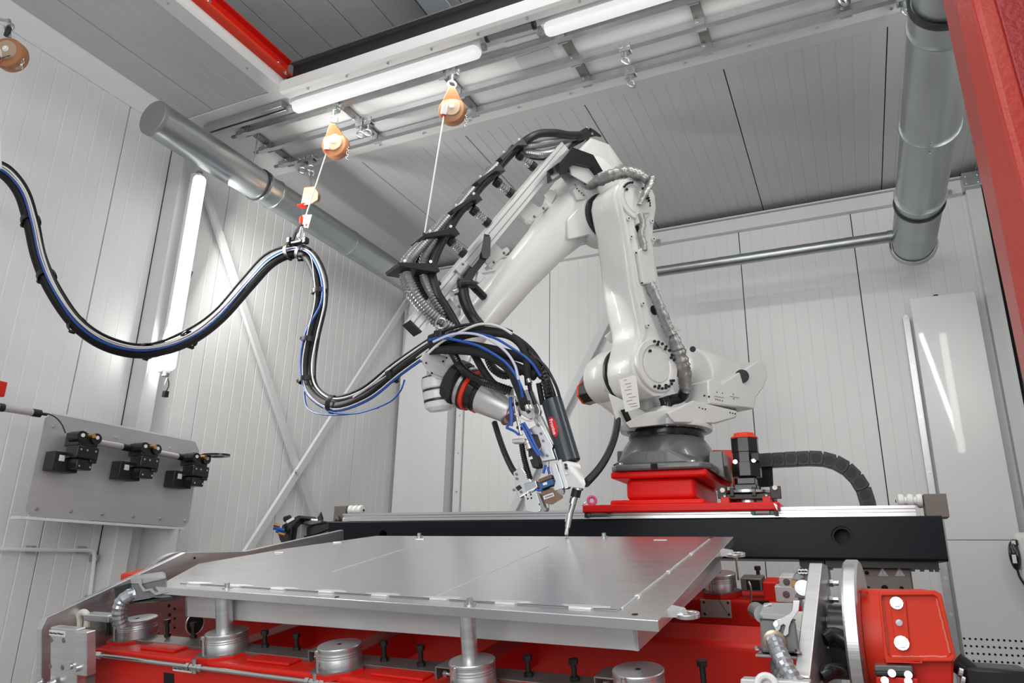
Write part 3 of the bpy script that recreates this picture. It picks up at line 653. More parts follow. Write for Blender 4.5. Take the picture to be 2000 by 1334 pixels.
# what carries the beam: black base plate, blocks and steel pedestal plates
obj('base_plate', MB().bx(P(1612, 1100, y=4.15).x, P(1833, 1100, y=4.15).x, 4.15, 4.85, gz0 - 0.034, gz0), M_BLACKM, gt, smooth=0)
for px in (1622, 1660, 1782, 1800, 1818, 1829):
    p = P(px, 1104, y=4.17); obj('bolt', MB().bolt(V((p.x, 4.19, gz0 - 0.034)), -Z, 0.011, 0.014), M_STEELD, gt)
obj('support_block', MB().bx(P(1562, 1100, y=4.2).x, P(1610, 1100, y=4.2).x, 4.18, 4.8, gz0 - 0.12, gz0), M_BLACKM, gt, smooth=0)
for x0, x1 in ((P(1674, 1110, y=4.22).x, P(1779, 1110, y=4.22).x), (-2.6, -2.3)):
    obj('pedestal', MB().bx(x0, x1, 4.22, 4.78, ZF, gz0 - 0.034), M_RUST, gt, smooth=0, bevel=0.008)
for q in ((1693, 1119), (1696, 1149), (1728, 1149), (1761, 1149)): p = P(*q, y=4.22); obj('bore', MB().cyl(p - Y * 0.002, p + Y * 0.001, 0.010 if q[0] != 1728 else 0.016, n=14), M_HOLE, gt, smooth=0)
for lb, q in (('left of the two silver warning triangles on the raw steel pedestal', (1724, 1117)), ('right of the two silver warning triangles on the raw steel pedestal', (1757, 1117))):
    p = P(*q, y=4.218); r = sz(p, 11)
    t = thing('warning_sign', lb, 'sign', p, 'warning triangles')
    tri = lambda r, y: [V((p.x + r * 0.95 * math.cos(a), y, p.z + r * math.sin(a) - r * 0.2)) for a in (math.pi / 2, math.pi * 7 / 6, math.pi * 11 / 6)]
    obj('plate', MB().prism(tri(r, 4.2185), V((0, -0.002, 0))), M_SIGN, t, smooth=0)
    obj('border', MB().frame(tri(r * 0.80, 4.2160), tri(r * 0.66, 4.2160), V((0, -0.0008, 0))), M_STEELD, t, smooth=0)
    bolt_ = [(0.05, 0.35), (-0.18, -0.05), (0.0, -0.03), (-0.08, -0.40), (0.18, 0.05), (0.02, 0.03)]
    obj('flash_symbol', MB().prism([V((p.x + r * a, 4.216, p.z + r * (b - 0.2))) for a, b in bolt_], V((0, -0.0008, 0))), M_STEELD, t, smooth=0)
# left end: black brackets, plate and multi-pole connector
le = thing('track_connector', 'black connector with blue and yellow fittings on brackets at the left beam end', 'connector', P(585, 1040, y=4.1))
obj('arm', MB().prism([P(*c, y=4.10) for c in ((598, 1030), (625, 1022), (644, 1018), (644, 1034), (612, 1046), (598, 1048))], Y * 0.12), M_BLACKS, le, smooth=0, bevel=0.006)
obj('arm', MB().prism([P(*c, y=4.08) for c in ((590, 1046), (612, 1046), (642, 1036), (640, 1050), (618, 1064), (590, 1070))], Y * 0.14), M_BLACKM, le, smooth=0, bevel=0.006)
obj('side_plate', MB().prism([P(*c, y=4.05) for c in ((571, 1030), (584, 1021), (588, 1022), (586, 1075), (566, 1078))], V((0.03, 0.20, 0))), M_GREYP, le, smooth=0, bevel=0.004)
obj('top_plate', MB().prism([P(*c, y=4.06) for c in ((586, 1017), (628, 1017), (626, 1021), (608, 1025), (588, 1022))], V((0.0, 0.22, 0.0))), M_RGREY, le, smooth=0, bevel=0.003)
obj('connector_body', MB().prism([P(*c, y=4.0) for c in ((550, 1026), (582, 1006), (588, 1012), (570, 1030), (564, 1078), (548, 1075))], V((0.02, 0.16, 0))), M_BLACKS, le, smooth=0, bevel=0.006)
obj('cap', MB().cyl(P(557, 1014, y=4.05), P(566, 1012, y=4.05), 0.022, n=10), M_BLACKS, le)
obj('sticker', MB().prism([P(*c, y=3.995) for c in ((559, 1018), (573, 1010), (576, 1014), (562, 1022))], V((0, -0.003, 0))), M_PAPER, le, smooth=0)
for c, m in (((546, 1034), M_BLUE), ((551, 1040), M_BLUE), ((547, 1028), M_BRASS), ((555, 1036), M_BLUE), ((556, 1045), M_BRASS)):
    p = P(*c, y=3.97); obj('fitting', MB().cyl(p, p + V((-0.03, -0.03, 0.01)), 0.012, n=10), m, le)
obj('cable', MB().tube([P(547, 1040, y=3.95), P(549, 1052, y=3.95), P(556, 1064, y=3.95), P(566, 1084, y=3.95)], 0.010, 8), M_BLACK, le)
obj('tie_bar', MB().tube([P(588, 1015, y=4.1), P(622, 1017, y=4.1)], 0.012, 8, 1), M_STEEL, le)
# ------------------------------------------------------------------ carriage with pedestal
CYF = 4.06
cz0 = P(1330, 999, y=CYF).z; cz1 = P(1330, 983, y=CYF).z
cx0, cx1 = P(1137, 993, y=CYF).x, P(1522, 985, y=CYF).x
ca = thing('robot_carriage', 'red carriage with pedestal sliding on the anthracite beam under the robot', 'carriage', ((cx0 + cx1) / 2, 4.5, cz0))
obj('carriage_plate', MB().bx(cx0, cx1, CYF, 5.0, cz0, cz1), M_RED, ca, smooth=0, bevel=0.008)
px0, px1 = P(1191, 975, y=4.17).x, P(1376, 972, y=4.17).x
bz = P(1290, 975, y=4.17).z; tz0, tz1 = P(1290, 932, y=4.17).z, P(1290, 920, y=4.17).z
obj('pedestal_foot', MB().bx(px0, px1, 4.17, 5.0, cz1, bz), M_RED, ca, smooth=0, bevel=0.012)
obj('pedestal_box', MB().bx(P(1222, 950, y=4.21).x, P(1357, 950, y=4.21).x, 4.21, 4.95, bz, tz0), M_RED, ca, smooth=0, bevel=0.03, seg=4)
obj('pedestal_top', MB().bx(P(1192, 928, y=4.17).x, P(1380, 920, y=4.17).x, 4.17, 5.0, tz0, tz1 + 0.006), M_RED, ca, smooth=0, bevel=0.012)
for a, b in ((1146, 1186), (1466, 1512)):
    x0, x1 = P(a, 1003, y=CYF).x, P(b, 1003, y=CYF).x; z0 = gz1 + 0.012
    obj('bearing_block', MB().bx(x0 + 0.02, x1 - 0.02, CYF + 0.005, 4.2, z0, cz0), mat('bearing_grey', (0.12, 0.12, 0.12), 0.35, metal=0.5), ca, smooth=0, bevel=0.004)
    for q in (x0, x1 - 0.02): obj('wiper', MB().bx(q, q + 0.02, CYF + 0.003, 4.2, z0, cz0 - 0.004), M_GREEN, ca, smooth=0, bevel=0.002)
for x in (cx0 + 0.01, cx1 - 0.03): obj('end_bracket', MB().bx(x, x + 0.012, CYF + 0.01, 4.2, gz1 + 0.005, cz0), M_BLACKM, ca, smooth=0)
obj('inner_plate', MB().bx(cx0 + 0.08, cx1 - 0.12, CYF + 0.10, 4.9, cz0 - 0.03, cz0), M_BLACKM, ca, smooth=0)
ey = P(1156, 976, y=CYF + 0.04); ey.z = cz1 + 0.028
obj('eye_bolt', MB().torus(ey, V((0.5, -1, 0.1)), 0.022, 0.0095, 18, 8).cyl(ey - Z * 0.03, ey - Z * 0.022, 0.012), M_PINK, ca, label='pink eye bolt')
obj('wire_loop', MB().tube([ey + V((-0.01, -0.012, 0)), ey + V((-0.04, -0.01, -0.015)), ey + V((-0.06, 0, -0.028))], 0.003, 6), M_STEEL, ca)
for i, q in enumerate(((1518, 988), (1521, 1000))): obj('cable_tie', MB().tube([P(1512, 984, y=CYF - .01), P(1518, 990 + i * 6, y=CYF - .015), P(1520, 1008, y=CYF)], 0.004, 6), M_STEEL, ca)
# drive: gear plate, motor with red cap
dm = thing('drive_motor', 'upright black servo motor with red cap on the red carriage', 'motor', P(1455, 960, y=4.35))
my = 4.35
def mbx(a, b, t, l, d0=-0.07, d1=0.07):
    p, q = P(a, l, y=my + d0), P(b, t, y=my + d0); return MB().bx(p.x, q.x, my + d0, my + d1, p.z, q.z)
obj('gear_plate', mbx(1408, 1508, 963, 976, -0.12, 0.14), M_BLACKM, dm, smooth=0, bevel=0.004)
cxm = P(1457, 900, y=my).x
def zz(py): return P(1455, py, y=my).z
obj('gear_flange', MB().rev([(0.115, zz(968)), (0.145, zz(966)), (0.145, zz(961)), (0.118, zz(960))], V((cxm, my, 0)), Z, 30), M_STEEL, dm)
obj('gear_hub', MB().rev([(0.085, cz1), (0.085, zz(966))], V((cxm, my, 0)), Z, 26), M_STEEL, dm)
obj('gearbox', mbx(1434, 1478, 945, 961), M_BLACKS, dm, smooth=0, bevel=0.006)
obj('gearbox_neck', mbx(1440, 1474, 932, 946, -0.06, 0.06), M_BLACKS, dm, smooth=0, bevel=0.004)
def octa(r, z): return [V((cxm + r * math.cos(a) * 1.08, my + r * math.sin(a) * 1.08, z)) for a in [math.pi / 8 + i * math.pi / 4 for i in range(8)]]
obj('flange', MB().rings([octa(0.078, zz(933)), octa(0.078, zz(905))]), M_BLACKS, dm, smooth=0, bevel=0.004)
obj('motor_body', MB().rings([octa(0.068, zz(906)), octa(0.068, zz(885)), octa(0.072, zz(885)), octa(0.072, zz(858))]), M_BLACKS, dm, smooth=0, bevel=0.004)
obj('red_cap', MB().rings([octa(0.074, zz(858)), octa(0.074, zz(855)), octa(0.058, zz(852)), octa(0.054, zz(847)), octa(0.03, zz(845.5))]), M_REDO, dm, smooth=0, bevel=0.003, label='red cap')
obj('plug', MB().bx(cxm + 0.04, cxm + 0.085, my - 0.09, my - 0.02, zz(905), zz(890)), M_BLACKM, dm, smooth=0, bevel=0.004)
for q in ((1436, 902), (1472, 899)): p = P(*q, y=my - 0.088); obj('screw', MB().bolt(p, -Y, 0.009, 0.006), M_STEEL, dm)
for a, b, q in ((1402, 1418, (1412, 958)), (1505, 1524, (1514, 953))):
    p0, p1 = P(a, 974, y=4.22), P(b, 949, y=4.22)
    obj('stop_plate', MB().bx(p0.x, p1.x, 4.22, 4.24, p0.z, p1.z), M_BLACKM, dm, smooth=0, bevel=0.003)
    p = P(*q, y=4.22); obj('stop_bolt', MB().cyl(p, p - Y * 0.02, 0.013, n=14), M_NYLON, dm)
for px in (1416, 1497):
    p = P(px, 971, y=4.20); obj('clamp_block', MB().box(V((p.x, 4.22, cz1 + 0.022)), (0.045, 0.05, 0.042)), M_REDP, dm, bevel=0.004)
    obj('clamp_screw', MB().bolt(V((p.x, 4.20, cz1 + 0.043)), Z, 0.008, 0.01), M_STEEL, dm)
for px in (1431, 1474): p = P(px, 968, y=4.24); obj('clamp_arm', MB().box(V((p.x, 4.24, zz(965))), (0.022, 0.05, 0.05)), M_BLACKM, dm, bevel=0.003)
for a, b in ((1421, 1437), (1487, 1505)):
    p0, p1 = P(a, 963, y=4.42), P(b, 951, y=4.42); obj('spacer', MB().bx(p0.x, p1.x, 4.42, 4.48, p0.z, p1.z), mat('pale_plate', (0.45, 0.52, 0.51), 0.4), dm, smooth=0)
# plates behind the motor: red frame, black sheet carrying the chain
bf = thing('chain_carrier', 'red frame with a black sheet behind the drive motor holding the cable chain', 'bracket', P(1440, 930, y=4.75))
obj('red_frame', MB().prism([P(*c, y=4.72) for c in ((1392, 879), (1434, 879), (1434, 948), (1426, 952), (1416, 940), (1416, 890), (1392, 887))], Y * 0.02), M_REDO, bf, smooth=0)
obj('red_frame', MB().prism([P(*c, y=4.70) for c in ((1412, 912), (1420, 912), (1430, 948), (1424, 952), (1394, 940), (1394, 932), (1412, 940))], Y * 0.02), M_REDP, bf, smooth=0)
obj('strip', MB().prism([P(*c, y=4.69) for c in ((1432, 884), (1436, 884), (1430, 955), (1427, 955))], Y * 0.01), mat('tan_strip', (0.42, 0.33, 0.22), 0.6), bf, smooth=0)
obj('black_sheet', MB().prism([P(*c, y=4.80) for c in ((1432, 908), (1508, 908), (1511, 970), (1430, 972))], Y * 0.02), M_GANTRY, bf, smooth=0)
# cable chain: 18 links along the curve
chn = thing('cable_chain', 'black cable chain curving down from the motor to the beam', 'cable chain', P(1600, 910, y=4.78))
cy_ = 4.76
ctr = spline([P(*c, y=cy_) for c in ((1462, 901), (1500, 898), (1545, 895.5), (1590, 893.5), (1618, 897), (1645, 908), (1667, 926), (1683, 948), (1692, 970), (1698, 1000))], 8)
pts = even(ctr, 0.072)
me = None
for i in range(len(pts) - 1):
    a, b = pts[i], pts[i + 1]; d = (b - a).normalized(); n = Y.cross(d).normalized()
    if (b - a).length < 0.05: continue
    L = 0.078; H = 0.086
    k = MB(); c_ = (a + b) / 2
    w0 = 0.0 if i % 2 else 0.006
    k.prism([c_ + d * (L * x) + n * (H * z) + Y * w0 for x, z in ((-.5, -.5), (.38, -.5), (.52, -.2), (.52, .2), (.42, .5), (-.5, .5))], Y * (0.09 - 2 * w0))
    lk = obj('chain_link', k, M_BLACKM, chn, smooth=0, bevel=0.003)
    obj('link_boss', MB().cyl(c_ - d * 0.002 + Y * (w0 - 0.004), c_ - d * 0.002 + Y * w0, 0.028, n=16), mat('chain_black', (0.016, 0.016, 0.017), 0.55), lk)
# ------------------------------------------------------------------ industrial robot. DA: horizontal arm direction, AA: joint axis (towards the camera's right)
DA = V((-0.522, -0.853, 0)).normalized(); AA = V((-DA.y, DA.x, 0))
PJ2 = P(1279, 715, y=4.28)
def A(px, py, k=0.0): return PL(px, py, PJ2 + AA * k, AA)
BC = P(1303, 900, y=4.6)
rob = thing('industrial_robot', 'big white six-axis robot with grey foot standing on the red carriage', 'robot', (BC.x, BC.y, tz1))
def zb(py): return P(1303, py, y=4.6).z
def rb_(px): return px * BC.dot(FWD) / F_PX
# grey foot
obj('base_casting', MB().rev([(rb_(95), tz1 + 0.02), (rb_(95), zb(912)), (rb_(93), zb(900)), (rb_(90), zb(890)), (rb_(84), zb(877)), (rb_(77), zb(866)), (rb_(71), zb(860)), (rb_(60), zb(858))], V((BC.x, BC.y, 0)), Z, 48), M_RGREY, rob, smooth=60)
fx0, fx1 = P(1187, 915, y=4.15).x, P(1387, 908, y=4.15).x
ft = MB(); fz0, fz1 = tz1 + 0.006, tz1 + 0.045
fp = [(fx0, 4.22), (fx0 + 0.05, 4.15), (fx1 - 0.05, 4.15), (fx1, 4.22), (fx1, 5.0), (fx0, 5.0)]
ft.prism([V((x, y, fz0)) for x, y in fp], V((0, 0, fz1 - fz0)))
obj('base_flange', ft, M_RGREY, rob, smooth=0, bevel=0.012)
obj('base_web', MB().hull([V((BC.x + sx * w, 4.24, z)) for sx in (-1, 1) for w, z in ((0.27, fz1), (0.11, fz1 + 0.09), (0.02, fz1 + 0.09))] + [V((BC.x + sx * 0.27, 4.5, z)) for sx in (-1, 1) for z in (fz1, fz1 + 0.06)]), M_RGREY, rob, smooth=0, bevel=0.02)
obj('connector_panel', MB().prism([P(*c, y=4.42) for c in ((1384, 882), (1411, 880), (1416, 934), (1400, 928), (1384, 915))], V((0, 0.35, 0))), M_RGREY, rob, smooth=0, bevel=0.006)
obj('connector_panel', MB().prism([P(*c, y=4.5) for c in ((1205, 881), (1225, 880), (1225, 915), (1205, 918))], V((0, 0.3, 0))), M_RGREY, rob, smooth=0, bevel=0.006)
for px in (1210, 1352): p = P(px, 913 if px < 1300 else 907, y=4.2); obj('foot_bolt', MB().bolt(V((p.x, 4.24, fz1)), Z, 0.014, 0.02), M_STEEL, rob)
obj('foot_recess', MB().bx(P(1271, 912, y=4.148).x, P(1284, 912, y=4.148).x, 4.147, 4.20, fz0 + 0.004, fz1 - 0.004), M_HOLE, rob, smooth=0)
obj('turntable_ring', MB().rev([(rb_(71), zb(862)), (rb_(73), zb(858)), (rb_(73), zb(848)), (rb_(76), zb(847)), (rb_(76), zb(842)), (rb_(60), zb(841))], V((BC.x, BC.y, 0)), Z, 48), M_BLACKS, rob, smooth=40)
for i in range(24):
    t = 2 * math.pi * i / 24; e = V((math.cos(t), math.sin(t), 0)); p = V((BC.x, BC.y, zb(845))) + e * rb_(76)
    obj('ring_screw', MB().cyl(p - e * 0.01, p + e * 0.006, 0.005, n=8), M_STEEL, rob)
# swivel column
sw = MB().rev([(rb_(80), zb(845)), (rb_(89), zb(844)), (rb_(90), zb(840)), (rb_(89), zb(834)), (rb_(80), zb(826)), (rb_(64), zb(818)), (rb_(50), zb(812))], V((BC.x, BC.y, 0)), Z, 48)
obj('swivel_disc', sw, M_WHITE, rob, smooth=50)
ctr2 = lambda k: A(1279, 715, 0) + AA * k
def circ_k(c, r, n=24): return [c + DA * (r * math.cos(2 * math.pi * i / n)) + Z * (r * math.sin(2 * math.pi * i / n)) for i in range(n)]
low = [V((BC.x, BC.y, zb(834))) + V((math.cos(t), math.sin(t), 0)) * rb_(72) for t in [i * math.pi / 8 for i in range(16)]]
sb_ = MB().hull([p for k in (-0.30, -0.50) for p in circ_k(ctr2(k), 0.155)] + [p for p in low if (p - BC).dot(AA) < 0.02])
sb_.hull([p + Z * 0.01 for p in low] + [V((BC.x, BC.y, 0)) + DA * q + AA * s + Z * zb(806) for q in (-0.2, 0.17) for s in (-0.2, 0.16)])
obj('swivel_column', sb_, M_WHITE, rob, smooth=30, bevel=0.02, seg=3)
k0 = 0.10
obj('rear_platform', MB().hull([A(*q, k) for k in (k0 - 0.0, -0.36) for q in ((1302, 806), (1352, 782), (1440, 803), (1437, 816), (1396, 828), (1316, 826))]), M_WHITE, rob, smooth=20, bevel=0.010)
obj('swivel_web', MB().hull([A(*q, k) for k in (0.02, -0.30) for q in ((1222, 826), (1262, 806), (1302, 800), (1340, 792), (1335, 825), (1230, 836))]), M_WHITE, rob, smooth=20, bevel=0.012)
obj('swivel_window', MB().prism([A(*q, -0.13) for q in ((1212, 801), (1219, 799), (1229, 821), (1223, 824))], AA * 0.02), M_HOLE, rob, smooth=0)
obj('swivel_web', MB().hull([A(*q, k) for k in (-0.14, -0.40) for q in ((1188, 768), (1225, 785), (1262, 806), (1240, 842), (1208, 842))]), M_WHITE, rob, smooth=20, bevel=0.012)
for q in ((1366, 796), (1372, 798), (1378, 799), (1426, 806), (1431, 807), (1436, 808)): obj('tapped_hole', MB().cyl(A(*q, k0 + 0.001), A(*q, k0 + 0.004), 0.0045, n=8), M_HOLE, rob)
# second joint: motor side housing and black octagonal motor with a red end
obj('joint_housing', MB().rev([(0.175, -0.285), (0.185, -0.30), (0.185, -0.42), (0.165, -0.50), (0.12, -0.53)], ctr2(0), AA, 40), M_WHITE, rob, smooth=40)
obj('joint_seal', MB().rev([(0.150, -0.262), (0.180, -0.266), (0.180, -0.286), (0.150, -0.29)], ctr2(0), AA, 40), M_BLACKM, rob, smooth=40)
mc = ctr2(0) - Z * 0.045
def oct2(r, k): return [mc + AA * k + DA * (r * math.cos(t)) + Z * (r * math.sin(t)) for t in [math.pi / 8 + i * math.pi / 4 for i in range(8)]]
obj('joint_motor', MB().rings([oct2(0.088, -0.50), oct2(0.088, -0.66), oct2(0.080, -0.665)]), M_BLACKS, rob, smooth=0, bevel=0.006)
obj('motor_end', MB().rings([oct2(0.090, -0.655), oct2(0.090, -0.675), oct2(0.070, -0.69)]), M_REDO, rob, smooth=0, bevel=0.004, label='red motor end cap')
obj('motor_guard', MB().hull([A(*q, k) for k in (-0.30, -0.52) for q in ((1177, 752), (1196, 742), (1222, 778), (1218, 786), (1182, 764))]), M_WHITE, rob, smooth=20, bevel=0.008)
obj('stop_lug', MB().hull([A(*q, k) for k in (-0.30, -0.40) for q in ((1180, 657), (1200, 640), (1205, 668), (1192, 670))]), M_WHITE, rob, smooth=20, bevel=0.008)
# lower arm
T = 0.27
SEC = [(346, 1226, 1256), (352, 1214, 1266), (364, 1205, 1276), (382, 1202, 1284), (405, 1206, 1286), (440, 1215, 1280), (470, 1219, 1279), (500, 1223, 1282), (560, 1231, 1293), (600, 1238, 1303), (630, 1246, 1310), (655, 1248, 1316), (675, 1243, 1321), (695, 1238, 1325), (715, 1237, 1328), (735, 1241, 1326), (752, 1250, 1320), (765, 1262, 1309), (773, 1276, 1296)]
ls = []
for py, l, r in SEC:
    L, R_ = A(l, py), A(r, py); ls.append(rrect((L + R_) / 2 - AA * (T / 2), (L - R_).normalized(), AA, (L - R_).length / 2, T / 2, 9, 36))
obj('lower_arm', MB().loft(ls), M_WHITE, rob, smooth=50)
# raised rib along the side face
ribL = [(352, 1216), (382, 1207), (412, 1213), (440, 1220), (500, 1230), (560, 1238), (600, 1246), (632, 1253), (655, 1256), (676, 1250), (700, 1245)]
rib = MB(); rr_ = []
for i, (py, px) in enumerate(ribL):
    c_ = A(px, py); w_ = 0.022 if 2 < i < 8 else 0.014
    rr_.append([c_ - DA * w_ - AA * 0.01, c_ - DA * w_ * 0.6 + AA * 0.013, c_ + DA * w_ * 0.6 + AA * 0.013, c_ + DA * w_ - AA * 0.01])
rib.loft(rr_); obj('arm_rib', rib, M_WHITE, rob, smooth=50)
def joint_cover(c, r, name, groups, rbolt, nr):
    o = obj(name, MB().rev([(r * 0.99, -0.03), (r, 0.010), (r * 0.97, 0.018), (r * 0.76, 0.018), (r * 0.73, 0.006), (r * 0.66, 0.002), (r * 0.62, 0.012), (0.001, 0.014)], c, AA, 48), M_WHITE, rob, smooth=35)
    for g0, g1, st, q in groups:
        g = g0
        while g <= g1:
            t = math.radians(g); p = c - DA * (math.cos(t) * rbolt * q) + Z * (math.sin(t) * rbolt * q)
            obj('cover_bolt', MB().bolt(p + AA * 0.017, AA, nr, 0.012, washer=False), M_BLACKS, o); g += st
    return o
joint_cover(A(1281, 714), sz(PJ2, 54), 'joint_cover', ((22, 100, 13, 1.0), (30, 95, 30, 0.88), (-105, -22, 12, 1.0), (-90, -40, 25, 0.9)), sz(PJ2, 47), 0.0095)
joint_cover(A(1238, 392), sz(A(1238, 392), 41), 'joint_cover', ((-5, 60, 9, 1.0), (5, 45, 16, 0.9), (105, 150, 11, 1.0)), sz(A(1238, 392), 35), 0.0085)
obj('cover_screw', MB().bolt(A(1221, 372) + AA * 0.012, AA, 0.009, 0.01, washer=False), M_BLACKM, rob)
obj('cover_screw', MB().bolt(A(1265, 687) + AA * 0.016, AA, 0.010, 0.012, washer=False), M_BLACKS, rob)
# arm details: bosses, cover plate, brackets, big bore
for q in ((1225, 428), (1271, 433), (1230, 464), (1274, 468), (1253, 594), (1263, 637)): 
    b_o = obj('screw_boss', MB().cyl(A(*q) - AA * 0.01, A(*q) + AA * 0.016, 0.015, n=16), M_WHITE, rob)
    obj('screw', MB().cyl(A(*q) + AA * 0.016, A(*q) + AA * 0.018, 0.006, n=8), M_BLACKM, b_o)
cp = obj('cover_plate', MB().prism([A(*q) for q in ((1239, 492), (1252, 484), (1271, 487), (1277, 556), (1262, 557), (1252, 558), (1249, 552))], AA * 0.030), M_WHITE2, rob, smooth=0, bevel=0.010)
for q in ((1242, 494), (1253, 553)): obj('screw', MB().bolt(A(*q, 0.030), AA, 0.006, 0.006, washer=False), M_BLACKM, cp)
obj('hose_bracket', MB().prism([A(*q) for q in ((1238, 398), (1262, 398), (1262, 420), (1252, 420), (1250, 440), (1240, 440))], AA * 0.035), M_WHITE2, rob, smooth=0, bevel=0.006)
obj('hose_bracket', MB().prism([A(*q, 0.02) for q in ((1283, 615), (1290, 612), (1312, 655), (1303, 658))], AA * 0.03), M_WHITE2, rob, smooth=0, bevel=0.004)
obj('clamp_plate', MB().prism([A(*q, 0.05) for q in ((1306, 637), (1320, 633), (1326, 646), (1311, 650))], AA * 0.02), M_WHITE2, rob, smooth=0, bevel=0.003)
obj('side_bore', MB().cyl(A(1277, 606) + AA * 0.002, A(1277, 606) + AA * 0.006, sz(PJ2, 10), n=24), M_HOLE, rob, smooth=0)
obj('arm_slot', MB().prism([A(*q, 0.002) for q in ((1240, 442), (1246, 440), (1249, 456), (1244, 453))], AA * 0.004), M_HOLE, rob, smooth=0)
# silver cloth hose covers
def cloth(name, pts, w, flat=0.45, seed=1):
    rnd = random.Random(seed); ps = spline(pts, 9); m = len(ps); rs = []; a_ = None
    for i in range(m):
        dd = (ps[min(i + 1, m - 1)] - ps[max(i - 1, 0)]).normalized()
        if a_ is None: a_, b_, _ = basis(dd, AA)
        a_ = (a_ - dd * a_.dot(dd)).normalized(); b_ = dd.cross(a_)
        t = i / (m - 1); ww = w(t) if callable(w) else w
        ww *= 1 + rnd.uniform(-0.10, 0.10)
        rs.append([ps[i] + a_ * (ww * flat * math.cos(2 * math.pi * j / 14) * (1 + rnd.uniform(-0.16, 0.16))) + b_ * (ww * math.sin(2 * math.pi * j / 14) * (1 + rnd.uniform(-0.12, 0.12))) for j in range(14)])
    return obj(name, MB().rings(rs), M_CLOTH, rob, smooth=70)
cloth('hose_cover', [A(1150, 364, -0.30), A(1172, 352, -0.20), A(1198, 341, -0.10), A(1226, 336, -0.02), A(1252, 342, 0.05), A(1268, 352, 0.09)], lambda t: 0.052 + 0.016 * math.sin(t * 3), 0.55, 2)
cloth('hose_cover', [A(1270, 350, 0.09), A(1266, 366, 0.09), A(1256, 384, 0.07), A(1248, 400, 0.05)], lambda t: 0.046 - 0.022 * t, 0.5, 3)
cloth('hose_cover', [A(1250, 418, 0.04), A(1255, 440, 0.04), A(1252, 458, 0.03), A(1257, 476, 0.03), A(1258, 490, 0.03)], 0.026, 0.6, 4)
cloth('hose_cover', [A(1268, 556, 0.03), A(1279, 577, 0.05), A(1290, 604, 0.06), A(1301, 632, 0.06), A(1312, 655, 0.07)], 0.040, 0.5, 5)
cloth('hose_cover', [A(1314, 652, 0.06), A(1322, 680, 0.05), A(1331, 712, 0.03), A(1337, 742, 0.0), A(1338, 766, -0.03)], lambda t: 0.032 + 0.028 * math.sin(t * 3.1), 0.6, 6)
obj('black_hose', MB().tube([A(1338, 760, -0.03), A(1330, 776, -0.1), A(1310, 782, -0.14), A(1298, 792, -0.16)], 0.035, 12), M_BLACKM, rob)
obj('black_hose', MB().tube([A(1296, 775, -0.06), A(1300, 788, -0.06), A(1299, 800, -0.06)], 0.033, 12), M_BLACKS, rob)
# balancer cylinder behind the second joint
bc0, bc1 = A(1360, 735, -0.14), A(1452, 737, -0.14)
bd = (bc1 - bc0); bL = bd.length; R0 = sz(bc0, 56)
obj('balancer', MB().rev([(R0 * 0.86, -0.06), (R0 * 0.97, -0.045), (R0, 0.0), (R0 * 0.97, 0.05), (R0 * 0.80, bL * 0.45), (R0 * 0.42, bL * 0.97), (R0 * 0.36, bL * 1.03), (0.001, bL * 1.06)], bc0, bd, 40), M_WHITE, rob, smooth=40)
ear = [A(*q, -0.06) for q in ((1348, 752), (1356, 748), (1376, 756), (1432, 722), (1445, 713), (1456, 714), (1464, 726), (1465, 746), (1456, 766), (1442, 784), (1438, 806), (1350, 796))]
obj('balancer_bracket', MB().prism(ear, AA * 0.15), M_WHITE, rob, smooth=20, bevel=0.010)
obj('pivot_cap', MB().cyl(A(1449, 735, 0.088), A(1449, 735, 0.096), sz(bc1, 12.5), n=26), M_BLACKS, rob)
for q in ((1375, 773), (1384, 775)): obj('bracket_screw', MB().bolt(A(*q, 0.09), AA, 0.007, 0.006, washer=False), M_BLACKM, rob)
for q in ((1400, 766), (1411, 768), (1398, 780), (1402, 781), (1406, 782), (1411, 783), (1432, 770), (1433, 779)): obj('tapped_hole', MB().cyl(A(*q, 0.0895), A(*q, 0.092), 0.004, n=8), M_HOLE, rob)
for px in (1403, 1433): obj('bracket_pad', MB().prism([A(px - 8, 772, 0.09), A(px + 10, 775, 0.09), A(px + 10, 777, 0.09), A(px - 8, 774, 0.09)], AA * 0.006), M_WHITE2, rob, smooth=0)
obj('plug', MB().cyl(A(1353, 682, -0.02), A(1353, 682, 0.0), 0.020, n=14), M_BLACKS, rob)
# elbow and upper arm (further away than the lower arm)
KU = -0.5
US = [(1176, 372, 68, 0.20, 3.2), (1156, 388, 76, 0.22, 3.6), (1128, 412, 66, 0.21, 3.6), (1104, 437, 52, 0.18, 3.2), (1066, 478, 43, 0.145, 2.6), (1010, 540, 39, 0.128, 2.2), (955, 604, 37, 0.12, 2.1), (905, 664, 34, 0.115, 2.1), (885, 690, 30, 0.10, 2.1)]
us = []
for i, (px, py, hw, ta, e) in enumerate(US):
    c_ = A(px, py, KU); j = min(i + 1, len(US) - 1); q = max(j - 1, 0)
    dd = (A(US[j][0], US[j][1], KU) - A(US[q][0], US[q][1], KU)).normalized(); nn = AA.cross(dd).normalized()
    us.append(rrect(c_, nn, AA, sz(c_, hw), ta, e, 36))
obj('upper_arm', MB().loft(us), M_WHITE, rob, smooth=60)
obj('elbow_housing', MB().rev([(0.16, -0.44), (0.185, -0.42), (0.19, -0.32), (0.18, -0.30)], A(1238, 392), AA, 40), M_WHITE, rob, smooth=40)
obj('elbow_gap_shade', MB().rev([(0.14, -0.31), (0.168, -0.305), (0.168, -0.272), (0.14, -0.268)], A(1238, 392), AA, 40), M_BLACKM, rob, smooth=40)  # black ring standing in for the shade in the gap beside the arm
obj('elbow_web', MB().hull([A(*q, k) for k in (-0.32, -0.55) for q in ((1106, 428), (1140, 388), (1172, 400), (1178, 454), (1136, 461), (1108, 470))]), M_WHITE, rob, smooth=25, bevel=0.02, seg=3)
